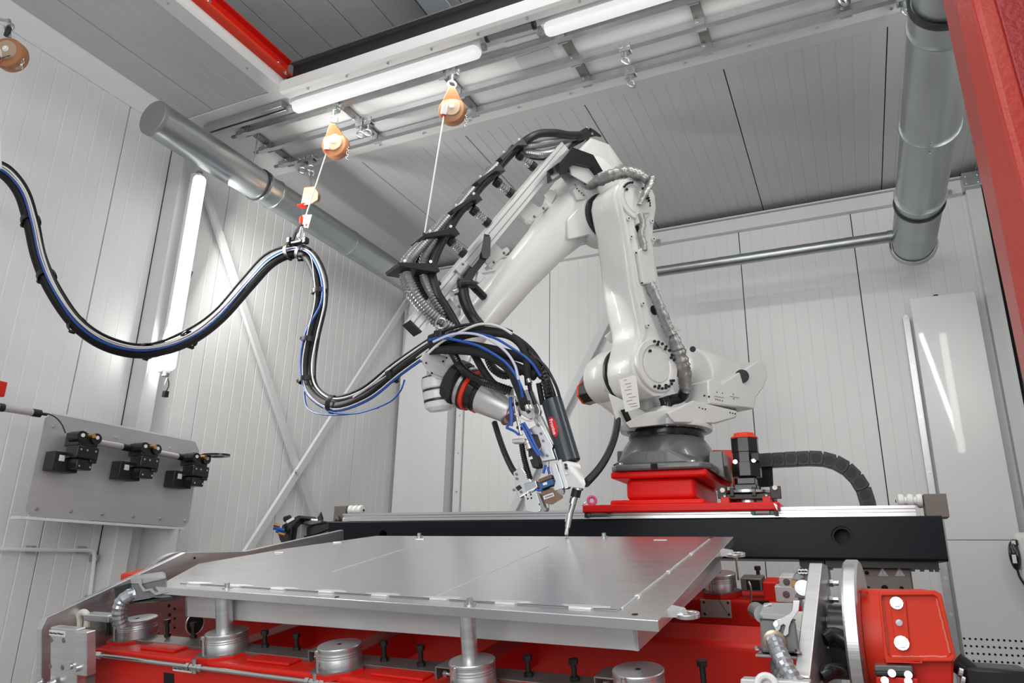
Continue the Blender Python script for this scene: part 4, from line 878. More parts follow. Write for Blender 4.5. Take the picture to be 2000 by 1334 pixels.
obj('terminal_box', MB().prism([A(*q, -0.30) for q in ((1119, 371), (1139, 352), (1160, 373), (1148, 389), (1128, 391))], -AA * 0.2), M_WHITE2, rob, smooth=0, bevel=0.006)
for q in ((1123, 361), (1136, 353), (1154, 373), (1140, 381), (1127, 368), (1131, 373), (1136, 377)): obj('screw', MB().cyl(A(*q, -0.299), A(*q, -0.295), 0.005, n=8), M_BLACKM, rob)
for q in ((1149, 398), (1153, 411)): obj('screw', MB().bolt(A(*q, -0.305), AA, 0.011, 0.008, washer=False), M_BLACKM, rob)
obj('motor_housing', MB().hull([A(*q, k) for k in (-0.36, -0.80) for q in ((1108, 318), (1150, 268), (1190, 282), (1218, 322), (1190, 352), (1120, 362))]), M_DUSTY, rob, smooth=25, bevel=0.035, seg=4)
obj('motor_cover', MB().hull([A(*q, k) for k in (-0.24, -0.42) for q in ((1110, 326), (1116, 316), (1140, 318), (1164, 334), (1172, 346), (1150, 362), (1114, 342))]), M_WHITE2, rob, smooth=25, bevel=0.03, seg=3)
obj('octagon_bracket', MB().prism([A(*q, -0.20) for q in ((1093, 342), (1092, 317), (1118, 287), (1159, 302), (1178, 334), (1168, 338), (1158, 325), (1126, 318), (1112, 326), (1108, 338))], -AA * 0.14), M_BLACKS, rob, smooth=0, bevel=0.003)
obj('lug', MB().hull([A(*q, k) for k in (-0.36, -0.46) for q in ((1093, 342), (1108, 333), (1118, 350), (1104, 358))]), M_WHITE, rob, smooth=25, bevel=0.01)
obj('lug', MB().hull([A(*q, k) for k in (-0.42, -0.52) for q in ((1062, 381), (1076, 369), (1088, 380), (1078, 398), (1070, 392))]), M_WHITE, rob, smooth=25, bevel=0.012)
# profile rail on the arm (carries the hose springs) with its mounting plates
KR = -0.42
ra, rb2 = A(806, 640, KR), A(1098, 292, KR); rd_ = (rb2 - ra).normalized(); rn = AA.cross(rd_).normalized()
if rn.z < 0: rn = -rn
hwid = sz((ra + rb2) / 2, 14)
prf = [(-1, -1), (-0.35, -1), (-0.35, -0.75), (0.35, -0.75), (0.35, -1), (1, -1), (1, -0.30), (0.8, -0.30), (0.8, -0.1), (1, -0.1), (1, 0.5), (0.8, 0.5), (0.8, 0.7), (1, 0.7), (1, 1), (-1, 1)]
pr = MB(); pr.rings([[p + rn * (x * hwid) + AA * (-y * hwid * 1.0) for x, y in [(a, -b) for a, b in prf]] for p in (ra, rb2)])
obj('profile_rail', pr, M_PROFILE, rob, smooth=0)
obj('rail_slot', MB().box((ra + rb2) / 2 + AA * (hwid * 0.998) + rn * hwid * 0.45, ((rb2 - ra).length * 0.998, hwid * 0.16, 0.002), (rd_, rn, AA)), mat('slot_grey', (0.30, 0.30, 0.30), 0.5), rob, smooth=0)
obj('rail_slot', MB().box((ra + rb2) / 2 + AA * (hwid * 0.998) - rn * hwid * 0.45, ((rb2 - ra).length * 0.998, hwid * 0.16, 0.002), (rd_, rn, AA)), MATS['slot_grey'], rob, smooth=0)
obj('rail_end_plate', MB().box(ra - rd_ * 0.006, (hwid * 2.05, hwid * 2.05, 0.012), (rn, AA, rd_)), M_BLACKM, rob, smooth=0)
for quad in (((1006, 412), (1028, 388), (1062, 410), (1036, 438)), ((943, 508), (964, 472), (986, 492), (962, 526)), ((862, 596), (874, 575), (896, 606), (880, 616))):
    obj('mounting_plate', MB().prism([A(*q, KR - 0.02) for q in quad], -AA * 0.012), M_WHITE2, rob, smooth=0, bevel=0.003)
for a_, b_, in (((1030, 434), (1066, 402)), ((950, 524), (990, 488)), ((874, 624), (900, 594))):
    p, q = A(*a_, KR - 0.04), A(*b_, KR - 0.04); dd = (q - p).normalized(); nn = AA.cross(dd).normalized()
    ft_ = obj('foot_clamp', MB().box((p + q) / 2, ((q - p).length, 0.035, 0.05), (dd, nn, AA)), M_WHITE2, rob, bevel=0.008)
    for t in (0.25, 0.75): obj('screw', MB().bolt(p.lerp(q, t) + AA * 0.025, AA, 0.007, 0.008), M_STEELD, ft_)
obj('joint_plate', MB().prism([A(*q, KR + hwid) for q in ((888, 526), (906, 510), (922, 524), (904, 546))], AA * 0.008), M_STEEL, rob, smooth=0, bevel=0.002)
for q in ((890, 530), (904, 516), (915, 524), (902, 540), (896, 545)): obj('screw', MB().bolt(A(*q, KR + hwid + 0.008), AA, 0.006, 0.006), M_STEELD, rob)
# wrist
KW = -0.42
def Wp(px, py, k=0.0): return A(px, py, KW + k)
wy = Wp(870, 720)
wr_ = MB().hull([Wp(*q, k) for k, qs in ((0.06, ((820, 702), (826, 690), (846, 689), (880, 700), (906, 722), (894, 742), (878, 745), (850, 738), (832, 722))), (-0.12, ((824, 705), (850, 690), (906, 722), (890, 760), (850, 745)))) for q in qs])
obj('wrist_casting', wr_, M_WHITE, rob, smooth=25, bevel=0.012, seg=3)
wc = obj('wrist_cover', MB().prism([Wp(*q, 0.06) for q in ((820, 702), (826, 690), (846, 689), (880, 700), (905, 722), (892, 744), (876, 742), (844, 730), (828, 714))], AA * 0.016), M_WHITE2, rob, smooth=0, bevel=0.006)
for q in ((822, 706), (832, 709), (865, 706), (872, 699), (898, 718), (877, 741), (843, 729)): obj('screw', MB().bolt(Wp(*q, 0.076), AA, 0.006, 0.005, washer=False), M_BLACKM, wc)
obj('wrist_neck', MB().hull([Wp(*q, k) for k in (0.02, -0.16) for q in ((872, 690), (905, 655), (925, 690), (908, 735))]), M_WHITE, rob, smooth=25, bevel=0.015, seg=3)
ax5 = (Wp(854, 780) - Wp(846, 715)).normalized(); cw = Wp(856, 762, -0.04)
Rw = sz(cw, 31)
prof5 = [(Rw * 0.55, -0.16), (Rw * 0.60, -0.085), (Rw, -0.07), (Rw * 1.02, -0.015), (Rw * 0.97, -0.010), (Rw * 0.97, 0.006), (Rw * 1.02, 0.010), (Rw * 1.0, 0.050), (Rw * 0.94, 0.054), (Rw * 0.94, 0.064), (Rw * 0.98, 0.068), (Rw * 0.94, 0.098), (Rw * 0.7, 0.118), (0.001, 0.122)]
obj('wrist_drum', MB().rev(prof5, cw, ax5, 44), M_WHITE, rob, smooth=35)
for z_ in (-0.002, 0.059): obj('seal_band', MB().rev([(Rw * 0.92, z_ - 0.006), (Rw * 0.985, z_ - 0.006), (Rw * 0.985, z_ + 0.006), (Rw * 0.92, z_ + 0.006)], cw, ax5, 44), M_BLACKM, rob)
a_, b_, d_ = basis(ax5)
for i in range(18):
    t = 2 * math.pi * i / 18; p = cw + ax5 * -0.068 + a_ * (Rw * 0.82 * math.cos(t)) + b_ * (Rw * 0.82 * math.sin(t))
    obj('drum_bolt', MB().bolt(p, -ax5, 0.009, 0.014, washer=False), M_BLACKM, rob)
# tool side: black flange, silver ring, red band, grey adapter with a slanted flat
t0, t1 = P(882, 743, y=3.47), P(1000, 803, y=3.50)
td = (t1 - t0).normalized(); tL = (t1 - t0).length; Rt = sz(t0, 43)
obj('flange_ring', MB().rev([(Rt * 0.96, tL * 0.02), (Rt * 1.08, tL * 0.05), (Rt * 1.10, tL * 0.17), (Rt * 1.0, tL * 0.20)], t0, td, 14), M_BLACKM, rob, smooth=20)
obj('sensor_body', MB().rev([(Rt * 0.95, tL * 0.15), (Rt * 0.95, tL * 0.24), (Rt * 0.98, tL * 0.26), (Rt * 0.98, tL * 0.32)], t0, td, 44), M_BLACKS, rob)
obj('silver_ring', MB().rev([(Rt * 0.9, tL * 0.245), (Rt * 1.0, tL * 0.245), (Rt * 1.0, tL * 0.295), (Rt * 0.9, tL * 0.295)], t0, td, 44), M_STEEL, rob)
obj('red_band', MB().rev([(Rt * 0.8, tL * 0.30), (Rt * 0.93, tL * 0.31), (Rt * 0.93, tL * 0.375), (Rt * 0.8, tL * 0.38)], t0, td, 44), M_REDO, rob)
obj('clamp_ring', MB().rev([(Rt * 0.7, tL * 0.37), (Rt * 0.84, tL * 0.38), (Rt * 0.82, tL * 0.47), (Rt * 0.77, tL * 0.48), (Rt * 0.77, tL * 0.535)], t0, td, 44), M_BLACKS, rob)
a_, b_, d_ = basis(td)
obj('clamp_block', MB().box(t0 + td * tL * 0.40 - AA * -0.0 + Z * -Rt * 0.80, (0.05, 0.05, 0.03), (td, AA, td.cross(AA))), M_REDO, rob, bevel=0.006)
ad = MB(); n_ = 44; top = []; cut = V((0.25, 0.25, -0.9)).normalized()
cr = [t0 + td * (tL * 0.52) + (a_ * math.cos(2 * math.pi * i / n_) + b_ * math.sin(2 * math.pi * i / n_)) * (Rt * 0.76) for i in range(n_)]
cr2 = [p + td * (tL * 0.03) + (p - (t0 + td * tL * 0.52)) * 0.02 for p in cr]
endc = t0 + td * (tL * 0.98)
cr3 = [endc + (p - (t0 + td * tL * 0.52)) * 0.80 for p in cr]
cr4 = [endc + td * 0.012 + (p - (t0 + td * tL * 0.52)) * 0.74 for p in cr]
obj('adapter', MB().rings([cr, cr2, cr3, cr4]), mat('adapter_alu', (0.60, 0.60, 0.59), 0.36, metal=0.5, var=0.08, vscale=10), rob, smooth=35)
fd = (td * 0.62 - Z * 0.75 - AA * -0.2).normalized()
obj('adapter_flat', MB().rev([(Rt * 0.50, -0.05), (Rt * 0.50, 0.0)], endc - Z * Rt * 0.25 + fd * 0.012, fd, 36), mat('adapter_red_grey', (0.34, 0.24, 0.23), 0.35, metal=0.5, var=0.15), rob, label='slanted reddish flat of the adapter')
for q in ((925, 757), (962, 778), (952, 800), (935, 806), (968, 762)): p = Wp(*q, 0.09); obj('adapter_screw', MB().cyl(t0 + td * ((p - t0).dot(td)) + (p - t0 - td * (p - t0).dot(td)).normalized() * Rt * 0.70, t0 + td * ((p - t0).dot(td)) + (p - t0 - td * (p - t0).dot(td)).normalized() * Rt * 0.76, 0.008, n=10), M_STEELD, rob)
# paper tag hung on the arm
tg = thing('paper_tag', 'white printed paper tag hanging on the lower arm of the robot', 'tag', A(1232, 770, 0.10))
tgp = [A(*q, 0.10) for q in ((1209, 742), (1238, 732), (1243, 738), (1250, 796), (1222, 805))]
obj('sheet', MB().prism(tgp, -AA * 0.0015), M_PAPER, tg, smooth=0)
for i, (y, l) in enumerate(((743, 8), (750, 12), (756, 9), (762, 14), (770, 10), (776, 14), (783, 12), (789, 16), (794, 14))):
    x0 = 1216 + i * 1.2 + (i % 3) * 3
    obj('print_line', MB().prism([A(x0, y, 0.1008), A(x0 + l, y - 2.4, 0.1008), A(x0 + l + .2, y - 0.9, 0.1008), A(x0 + .2, y + 1.5, 0.1008)], AA * 0.0004), mat('faint_ink', (0.35, 0.34, 0.34), 0.7), tg, smooth=0)
obj('fold', MB().prism([A(*q, 0.1006) for q in ((1210, 744), (1219, 741), (1212, 760))], AA * 0.001), M_PAPER, tg, smooth=0)
# ------------------------------------------------------------------ welding head on the adapter
TY = 3.44
def Q(px, py, dy=0.0): return P(px, py, y=TY + dy)
def QP(pts, dy=0.0): return [Q(a, b, dy) for a, b in pts]
wh = thing('welding_torch', 'welding head with anthracite cover, sensor plates and torch neck above the table plate', 'welding head', Q(1080, 880))
ca0, ca1 = Q(1077, 781, 0.0), Q(1113, 902, 0.0); cdv = (ca1 - ca0).normalized(); cr_ = sz(ca0, 20.5)
obj('cover', MB().rev([(cr_ * 0.85, 0.0), (cr_, 0.006), (cr_, (ca1 - ca0).length), (cr_ * 0.9, (ca1 - ca0).length + 0.004)], ca0, cdv, 40), M_TORCH, wh, smooth=40)
# red oval with the maker's lettering
view = -Q(1081, 837).normalized()
side = cdv.cross(view).normalized()                 # towards the image's left or right
if side.dot(RIGHT) > 0: side = -side
nrm = (view - cdv * view.dot(cdv)).normalized() * 0.82 + side * 0.57; nrm = (nrm - cdv * nrm.dot(cdv)).normalized()
lc = ca0 + cdv * ((ca1 - ca0).length * 0.455); la, lb_ = sz(lc, 21), sz(lc, 8.4)
tang = nrm.cross(cdv).normalized()
if tang.dot(RIGHT) < 0: tang = -tang
def onc(u, v, h=0.001):                             # point of the cover's surface: u along the axis, v around
    t = v / cr_; return lc + cdv * u + (nrm * math.cos(t) + tang * math.sin(t)) * (cr_ + h)
lg = MB(); n_ = 40; rim = [(la * math.cos(2 * math.pi * i / n_), lb_ * math.sin(2 * math.pi * i / n_)) for i in range(n_)]
lg.rings([[onc(u, v, 0.0) for u, v in rim], [onc(u, v, 0.0016) for u, v in rim], [onc(u * .5, v * .5, 0.0018) for u, v in rim], [onc(u * .02, v * .02, 0.0018) for u, v in rim]])
obj('logo_plate', lg, mat('logo_red', (0.70, 0.008, 0.015), 0.35), wh, label='red oval logo plate with white lettering')
tx = text('lettering', 'Fronius', M_PAPER, wh, lc + nrm * (cr_ + 0.0022), cdv, tang, la * 0.50, bold=True)
nose = MB().hull(QP(((1093, 897), (1132, 905), (1136, 919), (1144, 945), (1141, 954), (1104, 950), (1092, 928)), -0.05) + QP(((1087, 904), (1130, 905), (1140, 950), (1104, 950)), 0.05))
obj('nose', nose, mat('cast_alu', (0.56, 0.56, 0.55), 0.42, metal=0.6, var=0.1, vscale=20, bump=0.3, bscale=200), wh, smooth=25, bevel=0.006)
obj('nose_plate', MB().prism(QP(((1087, 904), (1093, 897), (1110, 952), (1103, 955)), -0.052), Y * 0.04), M_ALU, wh, smooth=0, bevel=0.002)
for q in ((1105, 908), (1106, 914)): obj('screw', MB().bolt(Q(*q, -0.056), -Y, 0.008, 0.006, washer=False), M_BLACKM, wh)
obj('warning_sticker', MB().prism(QP(((1106, 920), (1111, 926), (1103, 927)), -0.055), -Y * 0.001), M_SIGN, wh, smooth=0)
nx = (Q(1122, 975) - Q(1127, 945)).normalized()
obj('nose_ring', MB().rev([(0.024, 0), (0.026, 0.004), (0.026, 0.032), (0.024, 0.036)], Q(1131, 943), nx, 28), M_STEEL, wh)
kn = MB(); kr = sz(Q(1125, 960), 9.5)
kn.rings([[c_ + (b2 * math.cos(2 * math.pi * i / 36) + b3 * math.sin(2 * math.pi * i / 36)) * (kr * (1.0 if (i // 2) % 2 else 0.9)) for i in range(36)] for c_, (b2, b3, _) in ((Q(1127, 955), basis(nx)), (Q(1123, 971), basis(nx)))])
obj('nut', kn, M_BLACK, wh, smooth=0)
obj('torch_neck', MB().tube([Q(1123, 970), Q(1119, 985), Q(1114, 1003), Q(1111, 1018), Q(1108, 1034), Q(1106.5, 1045, -0.01)], lambda t: 0.0158 - 0.0062 * t, 16, 5), M_STEEL, wh)
obj('neck_sleeve', MB().tube([Q(1121, 973), Q(1118, 984)], 0.0185, 16, 1), M_ALU, wh)
obj('neck_sleeve', MB().tube([Q(1113.5, 1002), Q(1109, 1030)], lambda t: 0.0158 - 0.002 * t, 16, 4), M_ALU, wh)
obj('neck_block', MB().prism(QP(((1105, 1002), (1110, 1002), (1107, 1020), (1103, 1019)), -0.005), Y * 0.02), M_STEEL, wh, smooth=0, bevel=0.002)
# plates
obj('upper_plate', MB().prism(QP(((1007, 767), (1012, 764), (1035, 760), (1040, 764), (1055, 802), (1053, 811), (1034, 819), (1016, 808)), -0.03), Y * 0.03), M_ALU, wh, smooth=0, bevel=0.003)
obj('lower_plate', MB().prism(QP(((1032, 838), (1050, 829), (1057, 831), (1080, 871), (1078, 877), (1085, 897), (1058, 901), (1052, 884), (1057, 871), (1050, 850), (1038, 847)), -0.04), Y * 0.03), M_ALU, wh, smooth=0, bevel=0.003)
obj('slide_rail', MB().prism(QP(((1047, 812), (1054, 810), (1082, 868), (1076, 871)), -0.02), Y * 0.04), M_PROFILE, wh, smooth=0, bevel=0.003)
obj('slide_rail', MB().prism(QP(((1039, 814), (1046, 812), (1058, 834), (1050, 838)), -0.01), Y * 0.04), M_STEEL, wh, smooth=0, bevel=0.003)
for q in ((1036, 768), (1042, 786), (1047, 804), (1052, 831), (1057, 847), (1061, 861), (1069, 890)): obj('plate_screw', MB().bolt(Q(*q, -0.04 if q[1] > 820 else -0.03), -Y, 0.008, 0.006, washer=False), M_STEELD, wh)
obj('clear_guard', MB().prism(QP(((1034, 852), (1047, 842), (1055, 858), (1055, 872), (1045, 886), (1036, 880)), -0.02), Y * 0.012), mat('smoked_guard', (0.13, 0.10, 0.085), 0.15), wh, smooth=0)
obj('piston_rod', MB().tube([Q(1004, 775, -0.06), Q(1010, 812, -0.06), Q(1018, 850, -0.06)], 0.0105, 12, 2), M_STEEL, wh)
obj('piston_head', MB().box(Q(997, 769, -0.06), (0.03, 0.03, 0.05)), M_ALU, wh, bevel=0.005)
for q in ((1001, 790), (1007, 789), (1012, 835), (1018, 836)): obj('fitting', MB().cyl(Q(*q, -0.05), Q(q[0] + 3, q[1], -0.065), 0.011, n=10), M_BLACKS, wh)
obj('bellows', MB().tube([Q(1019, 868, -0.02), Q(1023, 892, -0.02), Q(1029, 915, -0.02), Q(1035, 935, -0.02)], 0.0165, 12, 8, rib=0.0055, depth=0.25), M_BLACK, wh, smooth=20)
obj('bellows_head', MB().box(Q(1016, 862, -0.02), (0.075, 0.05, 0.022)), M_ALU, wh, bevel=0.004)
obj('fitting_body', MB().rev([(0.018, 0), (0.021, 0.004), (0.021, 0.02), (0.017, 0.022), (0.017, 0.03), (0.020, 0.032), (0.020, 0.05)], Q(1030, 860, -0.05), (Q(1036, 878) - Q(1030, 860)), 18), mat('pale_steel2', (0.66, 0.62, 0.58), 0.3, metal=0.7), wh)
obj('motor_box', MB().prism(QP(((1031, 880), (1042, 876), (1052, 905), (1052, 912), (1040, 914), (1032, 892)), -0.05), Y * 0.06), M_BLACKM, wh, smooth=0, bevel=0.004)
obj('motor_sticker', MB().prism(QP(((1032, 894), (1039, 891), (1041, 896), (1034, 898)), -0.0505), -Y * 0.001), M_PAPER, wh, smooth=0)
obj('bracket', MB().prism(QP(((1075, 912), (1080, 904), (1086, 906), (1101, 952), (1096, 956), (1078, 961), (1084, 940)), -0.06), Y * 0.05), M_ALU, wh, smooth=0, bevel=0.003)
obj('blue_valve', MB().prism(QP(((1052, 945), (1077, 935), (1080, 943), (1078, 947), (1055, 956)), -0.08), Y * 0.05), mat('valve_blue', (0.02, 0.10, 0.26), 0.35), wh, smooth=0, bevel=0.003, label='blue valve block')
obj('valve_label', MB().prism(QP(((1060, 944), (1068, 941), (1069, 946), (1061, 948)), -0.0805), -Y * 0.001), M_PAPER, wh, smooth=0)
obj('valve_base', MB().prism(QP(((1051, 936), (1076, 926), (1078, 934), (1052, 944)), -0.06), Y * 0.05), M_BROWN, wh, smooth=0, bevel=0.004)
obj('laser_box', MB().hull(QP(((1056, 961), (1079, 953), (1100, 973), (1079, 986), (1063, 983)), -0.08) + QP(((1060, 956), (1085, 952), (1099, 968), (1076, 978)), 0.02)), M_BROWN, wh, smooth=0, bevel=0.003, label='brown anodised sensor box with a label')
lb2 = obj('box_label', MB().prism(QP(((1061, 969), (1080, 962), (1083, 969), (1063, 976)), -0.083), -Y * 0.0012), M_PAPER, wh, smooth=0)
obj('label_print', MB().prism(QP(((1063.5, 970), (1079, 964.5), (1080.5, 968), (1064.5, 973.5)), -0.0848), -Y * 0.0004), mat('print_grey', (0.25, 0.26, 0.30), 0.7), wh, smooth=0)
obj('round_cover', MB().cyl(Q(1094, 962, -0.07), Q(1097, 960, -0.02), 0.018, n=22), M_GREYP, wh)
obj('sensor_frame', MB().prism(QP(((1002, 922), (1018, 911), (1030, 928), (1036, 937), (1047, 953), (1024, 966), (1014, 973), (1007, 958)), -0.03), Y * 0.035), M_ALU, wh, smooth=0, bevel=0.004)
obj('sensor_slot', MB().prism(QP(((1007, 952), (1015, 947), (1020, 953), (1012, 959)), -0.031), -Y * 0.002), M_BLACKM, wh, smooth=0)
obj('sensor_frame', MB().prism(QP(((1022, 945), (1046, 938), (1050, 952), (1028, 962)), -0.05), Y * 0.05), M_STEEL, wh, smooth=0, bevel=0.004)
for q in ((1009, 926), (1010, 935), (1018, 961), (1004, 957)): obj('frame_screw', MB().bolt(Q(*q, -0.031), -Y, 0.008, 0.006, washer=False), M_STEELD, wh)
obj('rounded_plate', MB().prism(QP(((1023, 966), (1048, 961), (1057, 993), (1054, 999), (1044, 1001.5), (1030, 999), (1026, 994)), -0.01), Y * 0.014), M_ALU, wh, smooth=0, bevel=0.003)
for q in ((1028, 967), (1037, 966), (1031, 974), (1038, 973), (1054, 985)): obj('plate_bore', MB().cyl(Q(*q, -0.0102), Q(*q, -0.0115), 0.005, n=10), M_HOLE, wh)
obj('angle_bracket', MB().prism(QP(((1048, 961), (1053, 964), (1063, 990), (1068, 994), (1064, 999), (1057, 998)), -0.03), Y * 0.04), M_GREYP, wh, smooth=0, bevel=0.003)
# blue air tubes and thin wires of the head
for pts, r in ((((997, 776), (998, 800), (999, 822), (999, 832)), .009), (((1000, 800), (1000, 820), (990, 834), (993, 837), (1004, 842), (1013, 849)), .0065), (((1018, 828), (1026, 842), (1036, 862), (1046, 880), (1053, 890)), .0085), (((1023, 826), (1030, 838), (1040, 858), (1049, 876), (1056, 888)), .0075), (((1066, 908), (1064, 915), (1061, 925)), .007), (((1071, 912), (1071, 918), (1073, 925)), .007), (((1046, 955), (1052, 958), (1060, 957)), .006)):
    obj('air_tube', MB().tube([Q(a, b, -0.075) for a, b in pts], r, 8), M_BLUE, wh)
for pts, m in ((((996, 752), (994, 756), (1000, 760), (1004, 775), (1015, 783), (1022, 780)), M_WCABLE), (((1005, 808), (1015, 815), (1030, 822), (1040, 820), (1043, 812), (1040, 804)), M_WCABLE), (((1028, 780), (1031, 790), (1034, 797)), M_BLACK), (((1033, 782), (1035, 790), (1037, 800)), M_BLACK)):
    obj('sensor_wire', MB().tube([Q(a, b, -0.07) for a, b in pts], 0.0042, 6), m, wh)
# corrugated hoses of the head: to the sensor frame, and from the nose to behind the robot foot
th = tag(obj('corrugated_hose', MB().tube([Q(966, 826, 0.16), Q(975, 855, 0.10), Q(987, 888, 0.05), Q(1000, 915, 0.02), Q(1008, 926, 0.0)], sz(Q(980, 860), 6.2), 12, 10, rib=0.006, depth=0.16), M_BLACK, smooth=20), 'black corrugated hose from below the adapter to the sensor frame of the welding head', 'hose')
th = tag(obj('corrugated_hose', MB().tube([P(1205, 800, y=4.25), P(1206, 822, y=4.2), P(1200, 855, y=4.05), P(1186, 890, y=3.9), P(1168, 918, y=3.7), P(1144, 944, y=3.47)], sz(P(1180, 900, y=3.85), 7.5), 12, 12, rib=0.007, depth=0.14), M_BLACK, smooth=20), 'black corrugated hose from the robot swivel to the nose of the welding head', 'hose')
# ------------------------------------------------------------------ hose package on the arm: combs, springs, conduits
KH = -0.40
hpk = thing('hose_package', 'bundle of black corrugated hoses held in combs on springs along the robot arm', 'hose bundle', A(880, 430, KH))
def H(px, py, k=0.0): return A(px, py, KH + k)
def hose(name, pts, rpx, m=M_BLACK, rib=0.0085, depth=0.26, parent=None, k=8, n=12, lab=None):
    ps = [H(*p) for p in pts]; r = sz(ps[len(ps) // 2], rpx * 1.34)
    return obj(name, MB().tube(ps, r, n, k, rib=rib, depth=depth), m, parent or hpk, smooth=20 if rib else 60, label=lab)
M_CONDUIT = mat('conduit_grey', (0.36, 0.36, 0.37), 0.28, metal=0.65)
combs = [((1008, 280), (1022, 270), (1002, 292)), ((962, 330), (976, 322), (955, 342)), ((914, 386), (930, 378), (905, 398)), ((868, 446), (888, 440), (858, 456)), ((818, 514), (846, 510), (806, 518))]
cc_ = [(1003, 290), (958, 340), (910, 398), (864, 455), (820, 515)]
hw_ = [((978, 305), (1018, 272)), ((932, 352), (974, 322)), ((884, 408), (930, 378)), ((832, 456), (886, 444)), ((781, 512), (848, 514))]
dw = [(13, 12), (13, 12), (12, 12), (11, 12), (9, 14)]
for ((x0, y0), (x1, y1)), (ex, ey) in zip(hw_, dw):
    px_, py_ = (x1 - x0) * 0.06, (y1 - y0) * 0.06; ax_ = (H(cc_[0][0] + 6, cc_[0][1] - 7) - H(*cc_[0])).normalized()
    o = obj('comb_plate', MB().prism([H(x0 - px_, y0 - py_, 0.10), H(x1 + px_, y1 + py_, 0.10), H(x1 + px_ + ex * 0.9, y1 + py_ + ey * 1.15, 0.10), H(x1 + px_ - 10, y1 + py_ + ey * 1.0 + 2, 0.10), H(x0 - px_ + ex * 0.5, y0 - py_ + ey * 0.55, 0.10)], -AA * 0.18), M_BLACKM, hpk, smooth=0, bevel=0.003)
    for t in (0.15, 0.9): obj('comb_screw', MB().bolt(H(x0 + (x1 - x0) * t, y0 + (y1 - y0) * t - 3, 0.103), (H(x1, y1, 0.05) - H(x1 + ex, y1 + ey, -0.05)).normalized(), 0.006, 0.005), M_STEEL, o)
# springs between combs and profile rail
for (sx, sy), (tx_, ty_) in (((1012, 300), (1044, 328)), ((967, 353), (1000, 380)), ((922, 408), (955, 438)), ((877, 468), (907, 497)), ((838, 538), (856, 560))):
    p, q = H(sx, sy), H(tx_, ty_); d = (q - p); L = d.length; dn = d.normalized(); a_, b_, _ = basis(dn)
    s_o = obj('spring_cup', MB().cyl(p, p + d * 0.26, sz(p, 9.5), n=18), M_BLACK, hpk)
    obj('spring_cup', MB().cyl(q - d * 0.24, q, sz(p, 9.5), n=18), M_BLACK, hpk)
    for r_ in (0.07, 0.13, 0.19): obj('cup_groove', MB().rev([(sz(p, 9.2), -0.002), (sz(p, 10.2), -0.002), (sz(p, 10.2), 0.002), (sz(p, 9.2), 0.002)], p + d * r_, dn, 18), M_BLACKS, s_o)
    tn = 5; hs = [p + d * (0.24 + 0.54 * i / (tn * 14)) + (a_ * math.cos(2 * math.pi * i / 14) + b_ * math.sin(2 * math.pi * i / 14)) * sz(p, 7.6) for i in range(tn * 14 + 1)]
    obj('spring', MB().tube(hs, 0.0030, 6, 1), mat('spring_steel', (0.30, 0.30, 0.30), 0.3, metal=0.9), hpk)
# upper fan of hoses from the elbow bracket into the first comb
obj('hose_head', MB().hull([H(*q, k) for k in (0.04, -0.10) for q in ((1122, 262), (1146, 248), (1156, 262), (1150, 272), (1128, 276))]), M_BLACKM, hpk, smooth=20, bevel=0.006)
obj('head_bracket', MB().prism([H(*q, -0.06) for q in ((1150, 252), (1160, 258), (1172, 268), (1165, 266), (1152, 268))], AA * 0.02), M_BLACKM, hpk, smooth=0)
for q in ((1148, 249), (1157, 261)): obj('head_screw', MB().bolt(H(*q, 0.045), AA, 0.007, 0.006), M_STEEL, hpk)
hose('smooth_hose', [(1134, 264, 0.03), (1110, 264, 0.04), (1085, 260, 0.05), (1055, 261, 0.05), (1034, 270, 0.05), (1016, 283, 0.03), (1000, 298, 0.02), (975, 326, 0.02)], 6, M_BLACKM, rib=0)
hose('corrugated_hose', [(1134, 268, -0.02), (1105, 272, 0), (1075, 278, 0), (1045, 283, 0), (1020, 286, 0), (1000, 295, 0), (978, 316, 0)], 6.5, M_CONDUIT)
hose('corrugated_hose', [(1130, 272, -0.05), (1105, 286, -0.02), (1080, 297, -0.02), (1055, 301, -0.02), (1030, 298, -0.02), (1010, 296, -0.03)], 6.5, M_CONDUIT)
hose('smooth_hose', [(1138, 270, -0.02), (1118, 281, -0.02), (1106, 290, -0.02), (1094, 304, -0.04)], 5, M_BLACKM, rib=0)
hose('corrugated_hose', [(1120, 278, -0.06), (1100, 294, -0.05), (1075, 305, -0.05), (1050, 306, -0.05), (1026, 302, -0.05)], 5.5, M_BLACK)
# hoses through the combs
runs = [(7.6, 'smooth_hose', 0, M_BLACKM, [(1003, 290), (985, 312), (966, 336), (940, 362), (920, 388), (896, 415), (876, 448), (857, 482), (846, 512), (842, 535), (852, 572), (868, 598), (880, 618), (892, 640)]),
        (6.8, 'corrugated_hose', 1, M_CONDUIT, [(996, 296), (978, 318), (955, 342), (929, 370), (906, 396), (882, 424), (862, 452), (838, 486), (826, 512), (828, 540), (842, 572), (862, 602), (884, 628), (900, 645)]),
        (6.8, 'corrugated_hose', 1, M_CONDUIT, [(988, 302), (970, 322), (946, 346), (918, 376), (898, 400), (872, 428), (850, 454), (818, 488), (800, 512), (795, 535), (806, 565), (830, 597), (858, 622), (884, 640), (900, 650)]),
        (6.4, 'corrugated_hose', 1, M_CONDUIT, [(982, 308), (964, 327), (940, 350), (911, 380), (890, 404), (865, 432), (842, 456), (806, 492), (790, 512), (788, 540), (800, 572), (822, 602), (850, 630), (878, 648)]),
        (4.6, 'corrugated_hose', 1, M_BLACK, [(992, 300), (975, 321), (950, 346), (924, 374), (902, 400), (877, 428), (856, 455), (830, 490), (815, 513), (812, 538), (826, 572), (848, 602), (872, 628)])]
